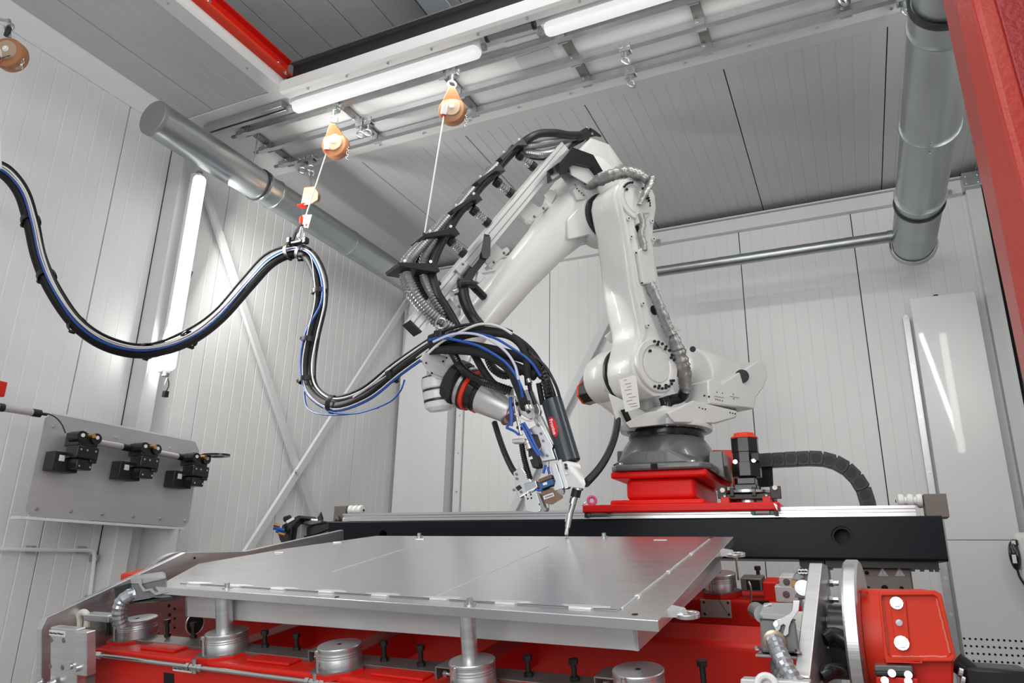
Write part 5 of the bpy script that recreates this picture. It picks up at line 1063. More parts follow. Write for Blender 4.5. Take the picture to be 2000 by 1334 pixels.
for i, (r, nm, rib, m, pts) in enumerate(runs):
    hose(nm, [(x, y, (0.03, 0.02, 0.035, -0.01, -0.03)[i] + (0.03 if j > 9 else 0)) for j, (x, y) in enumerate(pts)], r, m, rib=0.0085 if rib else 0)
# velcro-wrapped hose with its strap on the arm side
hose('smooth_hose', [(903, 548, 0.08), (905, 575, 0.08), (913, 600, 0.08), (924, 620, 0.08), (940, 640, 0.1)], 8.5, M_BLACKM, rib=0)
hose('smooth_hose', [(918, 552, 0.04), (930, 565, 0.03), (945, 580, 0.0)], 6, M_BLACKM, rib=0)
obj('strap', MB().loft([[H(x + w * c_, y + w * 0.25 * c_, k) for c_, k in ((-1, 0.09), (1, 0.09), (1, 0.075), (-1, 0.075))] for x, y, w in ((951, 458, 5.5), (950, 474, 7), (946, 495, 7.5), (942, 508, 7), (934, 518, 7), (921, 533, 8), (912, 550, 8), (906, 566, 7))]), M_BLACKM, hpk, smooth=40)
obj('buckle', MB().prism([H(*q, 0.095) for q in ((944, 462), (957, 464), (956, 500), (951, 507), (941, 505), (939, 490))], AA * 0.012), mat('strap_grey', (0.06, 0.06, 0.07), 0.5), hpk, smooth=0, bevel=0.003)
obj('strap_clamp', MB().tube([H(898, 555, 0.11), H(912, 553, 0.12), H(926, 556, 0.10)], 0.022, 10), M_BLACK, hpk)
obj('clamp_pin', MB().tube([H(884, 572, 0.06), H(899, 567, 0.07), H(906, 560, 0.06)], 0.022, 12, 2), M_STEEL, hpk)
obj('clamp_foot', MB().prism([H(*q, 0.06) for q in ((930, 532), (944, 543), (932, 556), (926, 552))], AA * 0.03), M_WHITE2, hpk, smooth=0, bevel=0.004)
# ------------------------------------------------------------------ big hanging cable loop
LP = [(-25, 322, 2.06), (12, 340, 2.12), (42, 378, 2.2), (60, 435, 2.28), (76, 505, 2.36), (104, 570, 2.45), (152, 636, 2.6), (215, 676, 2.8), (290, 687, 3.05), (368, 664, 3.35), (430, 620, 3.6), (488, 556, 3.85), (530, 512, 4.02), (572, 493, 4.12), (600, 500, 4.14), (620, 540, 4.1), (622, 590, 4.04), (607, 655, 3.95), (598, 715, 3.86), (608, 762, 3.76), (650, 790, 3.64), (712, 772, 3.5), (775, 724, 3.4), (825, 688, 3.33), (852, 670, 3.3)]
lm = thing('cable_loop', 'sagging loop of black hoses with white and blue cables hung on balancers', 'cable', P(290, 687, y=3.05))
def strand(name, off, rpx, m, rng=None, dy=0.0, foam=False, wob=0.0, seed=0, lab=None):
    rnd = random.Random(seed); ps = []; n = len(LP)
    for i in range(*(rng or (0, n))):
        a, b = LP[max(i - 1, 0)], LP[min(i + 1, n - 1)]; dx, dyy = b[0] - a[0], b[1] - a[1]; L = math.hypot(dx, dyy)
        o_ = (off(i) if callable(off) else off) + rnd.uniform(-wob, wob)
        ps.append(P(LP[i][0] + dyy / L * o_, LP[i][1] - dx / L * o_, y=LP[i][2] + dy))
    r = sz(P(290, 687, y=3.05), rpx * 0.92)
    return obj(name, MB().tube(ps, r, 14, 8), m, lm, smooth=60, label=lab)
strand('thick_hose', -3.5, 10.2, M_HOSE, dy=0.0, lab='thickest black hose of the loop')
strand('hose', lambda i: 5 if i < 13 else 6, 7.0, M_HOSE, dy=0.02, wob=0.8, seed=1)
strand('hose', lambda i: 8 if i < 14 else -8, 5.0, M_BLACK, dy=-0.01, wob=1.5, seed=2)
strand('white_cable', lambda i: 9.5 + (1.5 if i > 14 else 0), 2.0, M_WCABLE, dy=-0.035, wob=1.0, seed=3, lab='white cable along the loop')
strand('white_cable', lambda i: 6.0 - (14 if i > 14 else 0), 1.1, M_WCABLE, dy=-0.045, wob=1.0, seed=4)
strand('blue_cable', lambda i: 6 if 10 < i < 17 else (2 if i < 11 else -11), 2.4, M_BLUE, dy=-0.034, wob=0.8, seed=5, lab='blue cable along the loop')
strand('thin_hose', lambda i: 14 + (4 if 8 < i < 13 else 0) + (2 if 14 < i < 19 else 0), 3.4, M_HOSE, dy=0.01, wob=1.2, seed=6)
for i, (px, py, y, dx, dyy, r) in enumerate(((60, 432, 2.28, 0.25, 1, 17), (91, 540, 2.41, 0.4, 1, 17), (150, 634, 2.6, 0.8, 0.75, 17), (286, 686, 3.04, 1, 0.05, 16), (369, 663, 3.36, 0.9, -0.45, 17), (566, 491, 4.1, 1, -0.2, 16), (590, 494, 4.13, 1, 0.5, 16), (606, 664, 3.94, -0.25, 1, 17), (599, 742, 3.8, 0.05, 1, 16), (650, 789, 3.64, 1, 0.15, 17), (766, 732, 3.42, 0.8, -0.6, 15), (624, 570, 4.06, 0.0, 1, 14))):
    c_ = P(px, py, y=y); d_ = (P(px + dx * 10, py + dyy * 10, y=y) - c_).normalized(); R_ = sz(c_, r)
    st = MB().rev([(R_ * 0.9, -0.018), (R_, -0.018), (R_ * 1.03, 0), (R_, 0.018), (R_ * 0.9, 0.018)], c_, d_, 20, cap=False)
    o = obj('strap', st, M_BLACK, lm, smooth=50)
    obj('strap_tail', MB().box(c_ + d_.cross(view).normalized() * R_ * 1.02, (0.03, 0.012, 0.02), basis(d_)), M_BLACK, o, smooth=0)
# the hanging blue loop under the bundle and the white lead beside it
obj('blue_cable', MB().tube([P(596, 738, y=3.78), P(595, 775, y=3.74), P(604, 800, y=3.7), P(640, 810, y=3.62), P(700, 806, y=3.52), P(755, 788, y=3.42), P(780, 766, y=3.38), P(790, 742, y=3.36)], 0.0062, 8), M_BLUE, lm)
obj('blue_cable', MB().tube([P(610, 770, y=3.72), P(640, 802, y=3.62), P(690, 808, y=3.52), P(740, 796, y=3.45)], 0.005, 8), M_BLUE, lm)
obj('white_cable', MB().tube([P(690, 776, y=3.5), P(740, 744, y=3.42), P(800, 708, y=3.34), P(838, 682, y=3.28)], 0.006, 8), M_WCABLE, lm)
# clamp where the loop hangs on the balancers
obj('hanger_clamp', MB().box(P(582, 474, y=4.1), (0.11, 0.05, 0.02)), M_BLACKM, lm, bevel=0.004)
for px in (566, 597): obj('clamp_jaw', MB().box(P(px, 470, y=4.1), (0.035, 0.05, 0.05)), M_BLACKM, lm, bevel=0.005)
obj('shackle', MB().torus(P(588, 460, y=4.1), V((0.4, -1, 0)), 0.028, 0.006, 16, 8), M_STEEL, lm)
obj('sling', MB().tube([P(572, 470, y=4.09), P(577, 455, y=4.09), P(586, 442, y=4.09), P(591, 436, y=4.09)], 0.014, 8), M_BLACK, lm)
# fan of hoses from the last clamp over the wrist into the head
obj('hanger_clamp', MB().rev([(0.045, -0.03), (0.052, -0.025), (0.052, 0.025), (0.045, 0.03)], P(852, 668, y=3.29), P(860, 665, y=3.29) - P(852, 668, y=3.29), 20), M_BLACK, lm)
obj('clamp_jaw', MB().box(P(858, 655, y=3.28), (0.05, 0.05, 0.05)), M_BLACKM, lm, bevel=0.006)
obj('shackle', MB().torus(P(861, 632, y=3.3), V((0.4, -1, 0)), 0.030, 0.006, 16, 8).torus(P(858, 645, y=3.3), V((1, -0.4, 0)), 0.022, 0.005, 14, 8), M_STEEL, lm)
FY = 3.30
def fan(name, pts, rpx, m, rib=0, dep=0.16, dy=0.0):
    ps = [P(p[0], p[1], y=FY + dy + (p[2] if len(p) > 2 else 0)) for p in pts]
    obj(name, MB().tube(ps, sz(ps[1], rpx), 12, 8, rib=rib, depth=dep), m, lm, smooth=20 if rib else 60)
fan('hose', [(840, 676), (880, 655), (920, 643), (960, 645), (1000, 657, .02), (1035, 684, .04), (1060, 722, .08), (1078, 768, .12), (1082, 786, .14)], 6.5, M_FOAM, dy=0.03)
fan('hose', [(842, 672), (880, 664), (930, 652), (985, 654), (1015, 672), (1027, 700), (1030, 730), (1032, 752, .02)], 6.5, M_FOAM)
fan('hose', [(842, 684), (880, 684), (925, 687), (965, 700), (995, 722), (1010, 752), (1022, 784), (1025, 796, .04)], 8.5, M_FOAM, dy=-0.02)
fan('hose', [(842, 678), (890, 673), (945, 680), (995, 692), (1035, 705), (1062, 735, .05)], 9.5, M_FOAM, dy=0.04)
fan('thick_hose', [(842, 680), (885, 677), (930, 683), (980, 705), (1020, 722), (1045, 735)], 9, M_FOAM, dy=0.05)
fan('corrugated_hose', [(876, 672, .05), (890, 700), (905, 722), (935, 742), (965, 752), (1000, 764, .03)], 8.5, M_BLACKS, rib=0.0065, dy=0.0)
fan('corrugated_hose', [(925, 690, .06), (945, 725, .05), (965, 750, .04), (990, 765, .05)], 7.5, M_BLACK, rib=0, dy=0.02)
fan('corrugated_hose', [(950, 690, .1), (962, 718, .1), (985, 733, .1), (1010, 727, .1), (1030, 722, .1)], 8.5, M_BLACKM, rib=0.007, dy=0.03)
fan('corrugated_hose', [(1030, 690, .05), (1046, 708, .06), (1060, 730, .08), (1068, 755, .1), (1074, 785, .13)], 9.5, M_BLACKS, rib=0.010, dep=0.22)
fan('thin_hose', [(1036, 690, .05), (1064, 715, .06), (1082, 745, .08), (1092, 772, .12), (1094, 790, .14)], 3.0, M_BLACKM)
fan('hose', [(1066, 742, .09), (1072, 770, .12), (1074, 782, .14)], 9, M_BLACK)
fan('hose', [(1052, 748, .1), (1056, 770, .12), (1060, 790, .14)], 5.5, M_BLACKM)
fan('blue_cable', [(838, 664), (862, 660), (890, 664), (935, 676), (980, 702), (1004, 728), (1016, 752), (1021, 776, .03)], 2.7, M_BLUE, dy=-0.07)
fan('blue_cable', [(838, 668), (870, 655), (910, 650), (960, 658), (1000, 680), (1035, 705), (1056, 735, .05)], 2.4, M_BLUE, dy=-0.03)
fan('white_cable', [(846, 668), (880, 654), (915, 651), (950, 660), (985, 684), (1005, 712), (1013, 742)], 2.5, mat('lilac_cable', (0.56, 0.56, 0.68), 0.4), dy=-0.08)
fan('white_cable', [(836, 690), (862, 668), (900, 648), (930, 635), (955, 633), (980, 640), (1000, 652)], 2.6, M_WCABLE, dy=-0.05)
fan('thin_hose', [(850, 655), (880, 642), (915, 634), (960, 634), (1000, 648)], 3, M_BLACKM, dy=0.0)
for (a, b), (c, d2) in (((1032, 740), (1036, 764)), ((1026, 796), (1034, 806)), ((1036, 764), (1046, 790))):
    fan('plug_connector', [(a, b, .02), ((a + c) / 2, (b + d2) / 2, .03), (c, d2, .04)], 4.2, M_BLACKS, dy=-0.02)
for q in ((1032, 741), (1029, 792), (1036, 792)): p = P(*q, y=FY - 0.02); obj('plug_collar', MB().cyl(p, p + V((0.008, 0, -0.02)), 0.014, n=12), M_STEEL, lm)
# ------------------------------------------------------------------ spring balancers
def balancer(label, c, R, ax, hook, neck, cordpt, side=1, seed=0):
    t = thing('spring_balancer', label, 'balancer', c, 'orange spring balancers')
    a_, b_, d_ = basis(ax); up = (hook - c).normalized()
    obj('drum', MB().rev([(R * 0.55, -R * 0.50), (R * 0.92, -R * 0.42), (R, -R * 0.28), (R, R * 0.28), (R * 0.92, R * 0.42), (R * 0.55, R * 0.50), (0.001, R * 0.5)], c, ax, 36), M_ORANGE, t, smooth=40)
    obj('neck', MB().hull([c + d_ * k + up.cross(d_) * w + up * h for k in (-R * 0.25, R * 0.25) for w, h in ((-R * 0.85, R * 0.4), (R * 0.85, R * 0.4), (R * 0.22, neck), (-R * 0.22, neck))]), M_ORANGE, t, smooth=20, bevel=0.006)
    obj('side_cover', MB().rev([(R * 0.58, R * 0.48), (R * 0.62, R * 0.52), (R * 0.58, R * 0.58), (0.001, R * 0.60)], c + up * R * 0.1 + up.cross(d_) * R * 0.1, ax, 30), mat('cover_pale', (0.42, 0.30, 0.21), 0.35), t)
    obj('side_bolt', MB().bolt(c + up * R * 0.15 + d_ * R * 0.60 + up.cross(d_) * R * 0.1, d_, 0.012, 0.008), M_NYLON, t)
    obj('latch', MB().box(c - up * R * 0.38 + d_ * R * 0.56 + up.cross(d_) * (-R * 0.42), (R * 0.26, R * 0.20, R * 0.12), (up.cross(d_), up, d_)), M_BLACKM, t, bevel=0.003)
    text('lettering', 'Kromer', M_INK, t, c - up * R * 0.52 + d_ * R * 0.51 + up.cross(d_) * -R * 0.05, -up.cross(d_) if (-up.cross(d_)).dot(RIGHT) > 0 else up.cross(d_), up, R * 0.24, bold=True)
    cd = (cordpt - c).normalized()
    lat = up.cross(d_); lat = lat if lat.dot(RIGHT) < 0 else -lat
    g0 = c + lat * R * 0.42 + up * R * 0.35 + d_ * R * 0.45; g1 = c + lat * R * 0.52 - up * R * 0.42 + d_ * R * 0.55
    obj('cord_guide', MB().cyl(g0, g1, R * 0.26, n=20), mat('guide_white', (0.66, 0.66, 0.66), 0.35), t)
    obj('guide_ring', MB().cyl(g1, g1 - up * R * 0.07, R * 0.2, n=18), M_REDP, t)
    obj('cord', MB().tube([g1 - up * R * 0.05, cordpt], 0.0055, 8, 1), M_NYLON, t)
    hk = MB().tube([c + up * neck * 0.95, hook - up * 0.03], 0.009, 8, 1); hk.torus(hook - up * 0.005, V((0.5, -1, 0)), 0.024, 0.007, 16, 8)
    obj('hook', hk, M_GALV, t)
    chp = c - lat * R * 1.0; ch_ = MB()
    for i in range(6): ch_.torus(chp - Z * (0.02 + i * R * 0.20) - lat * 0.004 * (i % 2), X if i % 2 else Y, R * 0.09, R * 0.03, 10, 6)
    o = obj('chain', ch_, M_STEEL, t); o['kind'] = 'stuff'
    return t
c2 = P(656, 285, y=3.93); b2_ = balancer('orange balancer on the rear rail whose white line runs down to the cable loop', c2, sz(c2, 26), V((0.25, -0.9, -0.2)), P(652, 248, y=3.86), sz(c2, 40), P(592, 438, y=4.06))
c3 = P(884, 218, y=3.86); b3_ = balancer('orange balancer with pale top above the hose comb of the robot arm', c3, sz(c3, 27), V((0.25, -0.9, -0.2)), P(884, 178, y=3.80), sz(c3, 44), P(829, 458, y=3.75))
obj('line_stop', MB().cyl(P(829, 456, y=3.75), P(828, 464, y=3.75), 0.016, n=12), M_BLACK, b3_)
c1 = P(20, 108, y=1.88); b1_ = balancer('darker orange balancer at the upper left frame edge on a black hook', c1, sz(c1, 31), V((0.45, -0.85, -0.2)), P(18, 52, y=1.88), sz(c1, 46), P(2, 330, y=2.06))
obj('hook_block', MB().box(P(15, 62, y=1.87), (0.032, 0.025, 0.065)), M_BLACKM, b1_, bevel=0.008)
obj('hanger', MB().tube([P(18, 52, y=1.88), P(18, 40, y=1.9), P(10, 40, y=1.92), P(-6, 36, y=1.95)], 0.010, 8), M_GALV, b1_)
c4 = P(606, 384, y=4.16)
b4 = thing('spring_balancer', 'small box shaped beige balancer below the front rail, carrying the cable loop', 'balancer', c4, 'orange spring balancers')
obj('case', MB().hull([P(*q, y=yy) for yy, qs in ((4.10, ((594, 366), (614, 364), (622, 376), (621, 390), (604, 400), (587, 401))), (4.20, ((598, 364), (617, 364), (624, 380), (620, 396), (592, 400)))) for q in qs]), mat('balancer_beige', (0.48, 0.33, 0.23), 0.4), b4, smooth=20, bevel=0.006)
obj('drum', MB().cyl(P(611, 386, y=4.14), P(614, 385, y=4.22), sz(c4, 12), n=24), M_ORANGE, b4)
obj('mouth', MB().box(P(591, 402, y=4.12), (0.07, 0.06, 0.012)), M_REDP, b4, smooth=0)
obj('cord', MB().tube([P(591, 402, y=4.12), P(589, 436, y=4.10)], 0.005, 8, 1), M_STEEL, b4)
obj('hook', MB().tube([P(607, 365, y=4.16), P(607, 350, y=4.2), P(608, 340, y=4.25)], 0.010, 8).torus(P(608, 338, y=4.27), V((1, -1, 0)), 0.022, 0.007, 14, 8), M_GALV, b4)
for px, l in ((588, 437), (594, 436)): obj('red_sleeve', MB().tube([P(px, 424, y=4.095), P(px - 1, l, y=4.095)], 0.012, 8, 1), M_REDO, b4)
obj('carabiner', MB().tube([P(588, 440, y=4.09), P(585, 452, y=4.09), P(583, 464, y=4.09), P(590, 468, y=4.09), P(592, 452, y=4.09), P(590, 442, y=4.09)], 0.006, 8), M_STEEL, b4)
wt = thing('hang_tag', 'white tag with red print hanging beside the cable loop hook', 'tag', P(600, 432, y=4.08))
obj('sheet', MB().prism([P(*q, y=4.085) for q in ((591, 420), (609, 419), (602, 445), (594, 444))], Y * 0.002), M_PAPER, wt, smooth=0)
obj('red_mark', MB().cyl(P(599, 440, y=4.084), P(599, 440, y=4.083), 0.012, n=16), M_REDO, wt)
# ------------------------------------------------------------------ tilted positioner frame; local axes u (along), v (away from the camera, rising), w (normal)
yw_, tl_ = math.radians(4.5), math.radians(11.5)
UU = V((math.cos(yw_), -math.sin(yw_), 0)); V0 = V((math.sin(yw_), math.cos(yw_), 0))
VV = V0 * math.cos(tl_) + Z * math.sin(tl_); WW = UU.cross(VV)
PO = P(1285, 1215, y=2.0)
RM = Matrix((UU, VV, WW)).transposed()
def L(u, v, w): return PO + UU * u + VV * v + WW * w
def inv(p): d = p - PO; return d.dot(UU), d.dot(VV), d.dot(WW)
def LW(px, py, w=0.0): return PL(px, py, PO + WW * w, WW)
def LU(px, py, u): return PL(px, py, PO + UU * u, UU)
def LV(px, py, v): return PL(px, py, PO + VV * v, VV)
LAX = (UU, VV, WW)
def lb(u0, u1, v0, v1, w0, w1, mb=None): return (mb or MB()).bx(u0, u1, v0, v1, w0, w1, L)
# ------------------------------------------------------------------ workpiece plate on four posts
wp = thing('aluminium_plate', 'large tilted aluminium plate with rim and weld seams under the torch', 'plate', L(-1.2, 0.7, 0), rot=RM)
out = [LW(*q) for q in ((304, 1146), (388, 1101), (560, 1071), (735, 1046.5), (1432, 1048.5), (1285, 1212))]
TH = 0.030
obj('rim_plate', MB().prism(out, -WW * TH), M_ALUB if False else M_ALUP, wp, smooth=0, bevel=0.002)
inn = [LW(*q, 0.0) for q in ((352, 1140), (408, 1109), (570, 1078), (742, 1051.5), (1386, 1053.5), (1215, 1189), (1205, 1193))]
inn = [p + WW * 0.0005 for p in inn]
obj('deck_sheet', MB().prism(inn, WW * 0.002), M_ALUP, wp, smooth=0)
# weld beads: stitches along the front rim, right rim, and the two long seams
def bead(p, q, r=0.004, name='weld_bead'):
    p, q = V(p) + WW * 0.0025, V(q) + WW * 0.0025; n = max(2, int((q - p).length / 0.03)); d = (q - p).normalized()
    mb = MB(); s = WW.cross(d); rnd = random.Random(int(p.x * 1000)); ring = []
    for i in range(n + 1):
        c = p.lerp(q, i / n); k = r * rnd.uniform(0.8, 1.25)
        ring.append([c - s * k - WW * 0.002, c - s * k * 0.6 + WW * k * 0.35, c + s * k * 0.6 + WW * k * 0.35, c + s * k - WW * 0.002])
    mb.rings(ring); return obj(name, mb, M_WELD, wp, smooth=60)
bead(LW(650, 1118), LW(810, 1067), 0.005, 'weld_seam'); bead(LW(842, 1171), LW(1072, 1068), 0.004, 'weld_seam')
F0, F1 = LW(352, 1140), LW(1205, 1193)
for k in range(8):
    t = 0.03 + k * 0.128; a, b = F0.lerp(F1, t), F0.lerp(F1, t + 0.035)
    bead(a, b, 0.009); pd = MB()
    c = F0.lerp(F1, t + 0.018) + VV * 0.022 + WW * 0.0026
    rim = [c + UU * (0.075 * math.cos(x) * (1 + 0.15 * math.sin(3 * x + k))) + VV * (0.014 * math.sin(x)) for x in [2 * math.pi * i / 18 for i in range(18)]]
    obj('ground_patch', pd.prism(rim, WW * 0.0006), M_WELD, wp, smooth=0, label='brightly ground patch at a weld')
gp_ = MB()
for k in range(8):
    t = 0.068 + k * 0.128; a, b = F0.lerp(F1, t), F0.lerp(F1, min(1, t + 0.088)); gp_.box((a + b) / 2 + WW * 0.0028, ((b - a).length, 0.0022, 0.001), ((b - a).normalized(), WW.cross((b - a).normalized()), WW))
o = obj('rim_gap', gp_, M_HOLE, wp, smooth=0); o['kind'] = 'stuff'
R0_, R1_ = LW(1215, 1189), LW(1386, 1053.5)
bead(R0_, R1_, 0.0035, 'weld_seam')
for t in (0.12, 0.42, 0.7): bead(R0_.lerp(R1_, t), R0_.lerp(R1_, t + 0.02), 0.008)
for q in ((546, 1080), (660, 1060), (820, 1054), (985, 1054), (1290, 1056)): p = LW(*q); bead(p - UU * 0.03, p + UU * 0.03, 0.006)
for q in ((1240, 1200), (658, 1166), (1388, 1050.5)): p = LW(*q); obj('bore', MB().cyl(p + WW * 0.0003, p + WW * 0.0008, 0.009, n=16), M_HOLE, wp, smooth=0)
for q in ((444, 1148.5), (918, 1181), (819, 1048.5), (1180, 1049.5)):
    p = LW(*q); bo_ = obj('washer', MB().cyl(p, p + WW * 0.004, 0.020, n=18), M_GALV, wp)
    obj('bolt_head', MB().cyl(p + WW * 0.004, p + WW * 0.020, 0.0105, n=12), M_GALV, bo_)
# apron below the rim
a0, a1 = inv(LW(358, 1157)), inv(LW(1246, 1212))
AV = 0.19
u0_, u1_ = inv(LV(362, 1180, AV))[0], inv(LV(1246, 1250, AV))[0]
obj('apron', lb(u0_, u1_, AV, AV + 0.012, -0.137, -TH), M_APRON, wp, smooth=0, bevel=0.002)
obj('apron', MB().prism([L(u1_ - 0.002, AV, -0.137), L(u1_ - 0.002, AV, -TH), L(u1_ - 0.03, 1.34, -TH), L(u1_ - 0.03, 1.34, -0.137)], -UU * 0.012), M_APRON, wp, smooth=0)
obj('apron', lb(u0_ + 0.10, u1_ - 0.03, 1.33, 1.345, -0.137, -TH), M_APRON, wp, smooth=0)
obj('apron', MB().prism([L(u0_, AV, -0.137), L(u0_, AV, -TH), L(u0_ - 0.1, 1.0, -TH), L(u0_ - 0.1, 1.0, -0.137)], UU * 0.012), M_ALUB, wp, smooth=0)
def lug(px, py, w_px):
    p = LW(px, py); r = sz(p, w_px); c = p + UU * r * 0.9 - WW * 0.012; n_ = 24
    o_ = [c + UU * (r * math.cos(t) * 1.0) + VV * (r * 0.95 * math.sin(t)) for t in [2 * math.pi * i / n_ for i in range(n_)]]
    i_ = [c + UU * (r * 0.25 + r * 0.50 * math.cos(t)) + VV * (r * 0.50 * math.sin(t)) for t in [2 * math.pi * i / n_ for i in range(n_)]]
    o = obj('lifting_lug', MB().frame(o_, i_, -WW * 0.012), M_ALU, wp, smooth=30, bevel=0.0015)
    obj('lug_foot', MB().hull([p + UU * a + VV * b + WW * c_ for a, b, c_ in ((-0.02, -r * 0.9, 0.0), (-0.02, r * 0.9, 0.0), (0.02, -r * 0.6, -0.004), (0.02, r * 0.6, -0.004), (-0.02, -r * 0.9, -0.02), (-0.02, r * 0.9, -0.02), (0.03, -r * 0.5, -0.02), (0.03, r * 0.5, -0.02))]), M_WELD, o, smooth=30)
lug(1320, 1187, 24); lug(1418, 1074, 19)
# posts
WD = -0.17
pucks = [(268, 1208, 36), (443, 1232, 40), (663, 1258, 42), (922, 1288, 45), (1246, 1307, 50)]
far = (1405, 1119, 30)
for i in (1, 3):
    p = inv(LW(pucks[i][0], pucks[i][1], WD)); r = sz(L(*p), (16, 16)[0])
    obj('support_post', MB().cyl(L(p[0], p[1] - 0.01, WD), L(p[0], p[1] - 0.01, -TH), r, n=28), M_ALUB, wp)
p = inv(LW(818, 1052)); obj('support_post', MB().cyl(L(p[0], p[1] - 0.03, WD - 0.1), L(p[0], p[1] - 0.03, -TH), 0.026, n=24), M_ALUB, wp)
p = inv(LW(1180, 1054)); obj('support_post', MB().cyl(L(p[0], p[1] - 0.03, WD - 0.1), L(p[0], p[1] - 0.03, -TH), 0.026, n=24), M_ALUB, wp)
# ------------------------------------------------------------------ frame of the positioner
po = thing('welding_positioner', 'tilted red welding positioner frame with bright aluminium end plates under the plate', 'positioner', L(-1.2, 0.7, -0.4), rot=RM)
UL, UR = -2.68, 0.33
lp = [LU(*q, UL) for q in ((80, 1226), (86, 1207), (362, 1079), (480, 1077))]
li = [inv(p) for p in lp]
fw = li[0][2]
LE = [(li[0][1], -0.60), (li[0][1], li[0][2] - 0.008), (li[1][1] + 0.01, li[1][2]), (li[2][1], li[2][2]), (li[3][1], li[3][2]), (1.75, li[3][2]), (1.75, -0.60)]
obj('end_plate', MB().prism([L(UL, v, w) for v, w in LE], -UU * 0.035), M_ALUB, po, smooth=0, bevel=0.003)
ri = [inv(LU(*q, UR)) for q in ((1582, 1322), (1606, 1100))]
RE = [(ri[0][1], -0.62), (ri[0][1], ri[0][2]), (ri[1][1], ri[1][2]), (inv(LU(1616, 1104, UR))[1], inv(LU(1616, 1104, UR))[2]), (inv(LU(1640, 1300, UR))[1], inv(LU(1640, 1300, UR))[2]), (inv(LU(1640, 1300, UR))[1], -0.62)]
obj('end_plate', MB().prism([L(UR, v, w) for v, w in RE], -UU * 0.040), M_ALUB, po, smooth=0, bevel=0.003)
for k, q in enumerate(((1618, 1145), (1625, 1166), (1631, 1193), (1633, 1220))):
    p = LU(q[0], q[1], UR + 0.001)
# bores and opening of the left end plate
for q, r in (((330, 1183), .008), ((331, 1201), .008), ((341, 1189), .006), ((341, 1208), .006), ((330, 1215), .006), ((341, 1226), .006), ((380, 1090), .006), ((300, 1126), .006)):
    p = LU(*q, UL + 0.001); obj('bore', MB().cyl(p, p + UU * 0.0015, r, n=12), M_HOLE, po, smooth=0)
p = LU(381, 1218, UL + 0.001); obj('cut_out', MB().cyl(p, p + UU * 0.002, 0.05, n=26), M_HOLE, po, smooth=0)
obj('cut_out_rim', MB().torus(p, UU, 0.052, 0.004, 26, 6), M_ALU, po)
# front beam
BW = WD - 0.085
pin = [inv(LW(a, b, WD)) for a, b, r in pucks]
v_c = sum(q[1] for q in pin[1:]) / 4
fv0, fv1 = v_c - 0.075, v_c + 0.13
obj('front_beam', lb(UL + 0.10, UR - 0.06, fv0, fv1, BW - 0.175, BW), M_REDP, po, smooth=0, bevel=0.012, seg=3)
obj('top_strip', lb(UL + 0.22, UR - 0.10, v_c + 0.03, fv1 - 0.005, BW, BW + 0.012), M_STEELD, po, smooth=0, bevel=0.002)
for k in range(5):
    ua = (pin[k][0] + (pin[k + 1][0] if k < 4 else pin[k][0] + 0.55)) / 2 - 0.02
    wl_ = 0.11 if k < 4 else 0.08
    obj('weld_ledge', lb(ua - wl_, ua + wl_, fv0 + 0.04, v_c + 0.035, BW, BW + 0.010), M_REDP, po, smooth=0, bevel=0.004)
# dark openings of the front beam with stubs, and a label
for px in (330, 545): 
    p = inv(LV(px, 1310, fv0)); obj('beam_opening', lb(p[0] - 0.032, p[0] + 0.032, fv0 - 0.0015, fv0 + 0.01, BW - 0.172, BW - 0.062), M_HOLE, po, smooth=0)
p = inv(LV(325, 1322, fv0)); obj('hose_stub', MB().tube([L(p[0], fv0 - 0.004, BW - 0.13), L(p[0] - 0.01, fv0 - 0.03, BW - 0.16), L(p[0] - 0.02, fv0 - 0.03, BW - 0.24)], 0.026, 12), M_BLACK, po)
# air rod with fittings along the front beam
RW_ = BW - 0.018
rod0 = L(UL + 0.12, fv0 - 0.022, RW_); rod1 = L(UR - 0.1, fv0 - 0.022, RW_)
obj('air_pipe', MB().cyl(rod0, rod1, 0.0085, n=12), M_STEEL, po)
for k, q in enumerate(pin):
    c = L(q[0] - 0.03, fv0 - 0.022, RW_)
    f_ = obj('pipe_fitting', MB().cyl(c - UU * 0.022, c + UU * 0.022, 0.013, n=6).cyl(c - WW * 0.022, c + WW * 0.030, 0.010, n=12), M_STEEL, po)
    for s in (-1, 1): obj('fitting_nut', MB().cyl(c + UU * s * 0.026, c + UU * s * 0.044, 0.015, n=6), M_STEEL, f_)
p0 = L(UL + 0.17, fv0 - 0.022, RW_); obj('fitting_nut', MB().cyl(p0, p0 + UU * 0.03, 0.016, n=6), M_STEEL, po)
# torque beam and cross members
tb = inv(LW(1400, 1255, -0.27)); tb2 = inv(LW(1400, 1241, -0.27))
obj('torque_beam', lb(UL + 0.02, UR - 0.05, tb[1], tb2[1] + 0.16, -0.62, -0.27), mat('beam_red', (0.64, 0.018, 0.010), 0.36, spec=0.3), po, smooth=0, bevel=0.022, seg=4)
for ua in (-2.05, -1.45, -0.85): obj('cross_member', lb(ua - 0.06, ua + 0.06, fv1, tb[1] + 0.02, BW - 0.15, BW - 0.035), M_REDP, po, smooth=0, bevel=0.008)
obj('dark_shelf', lb(-0.75, UR - 0.06, tb2[1] + 0.14, 1.30, -0.50, -0.47), M_STEELD, po, smooth=0)
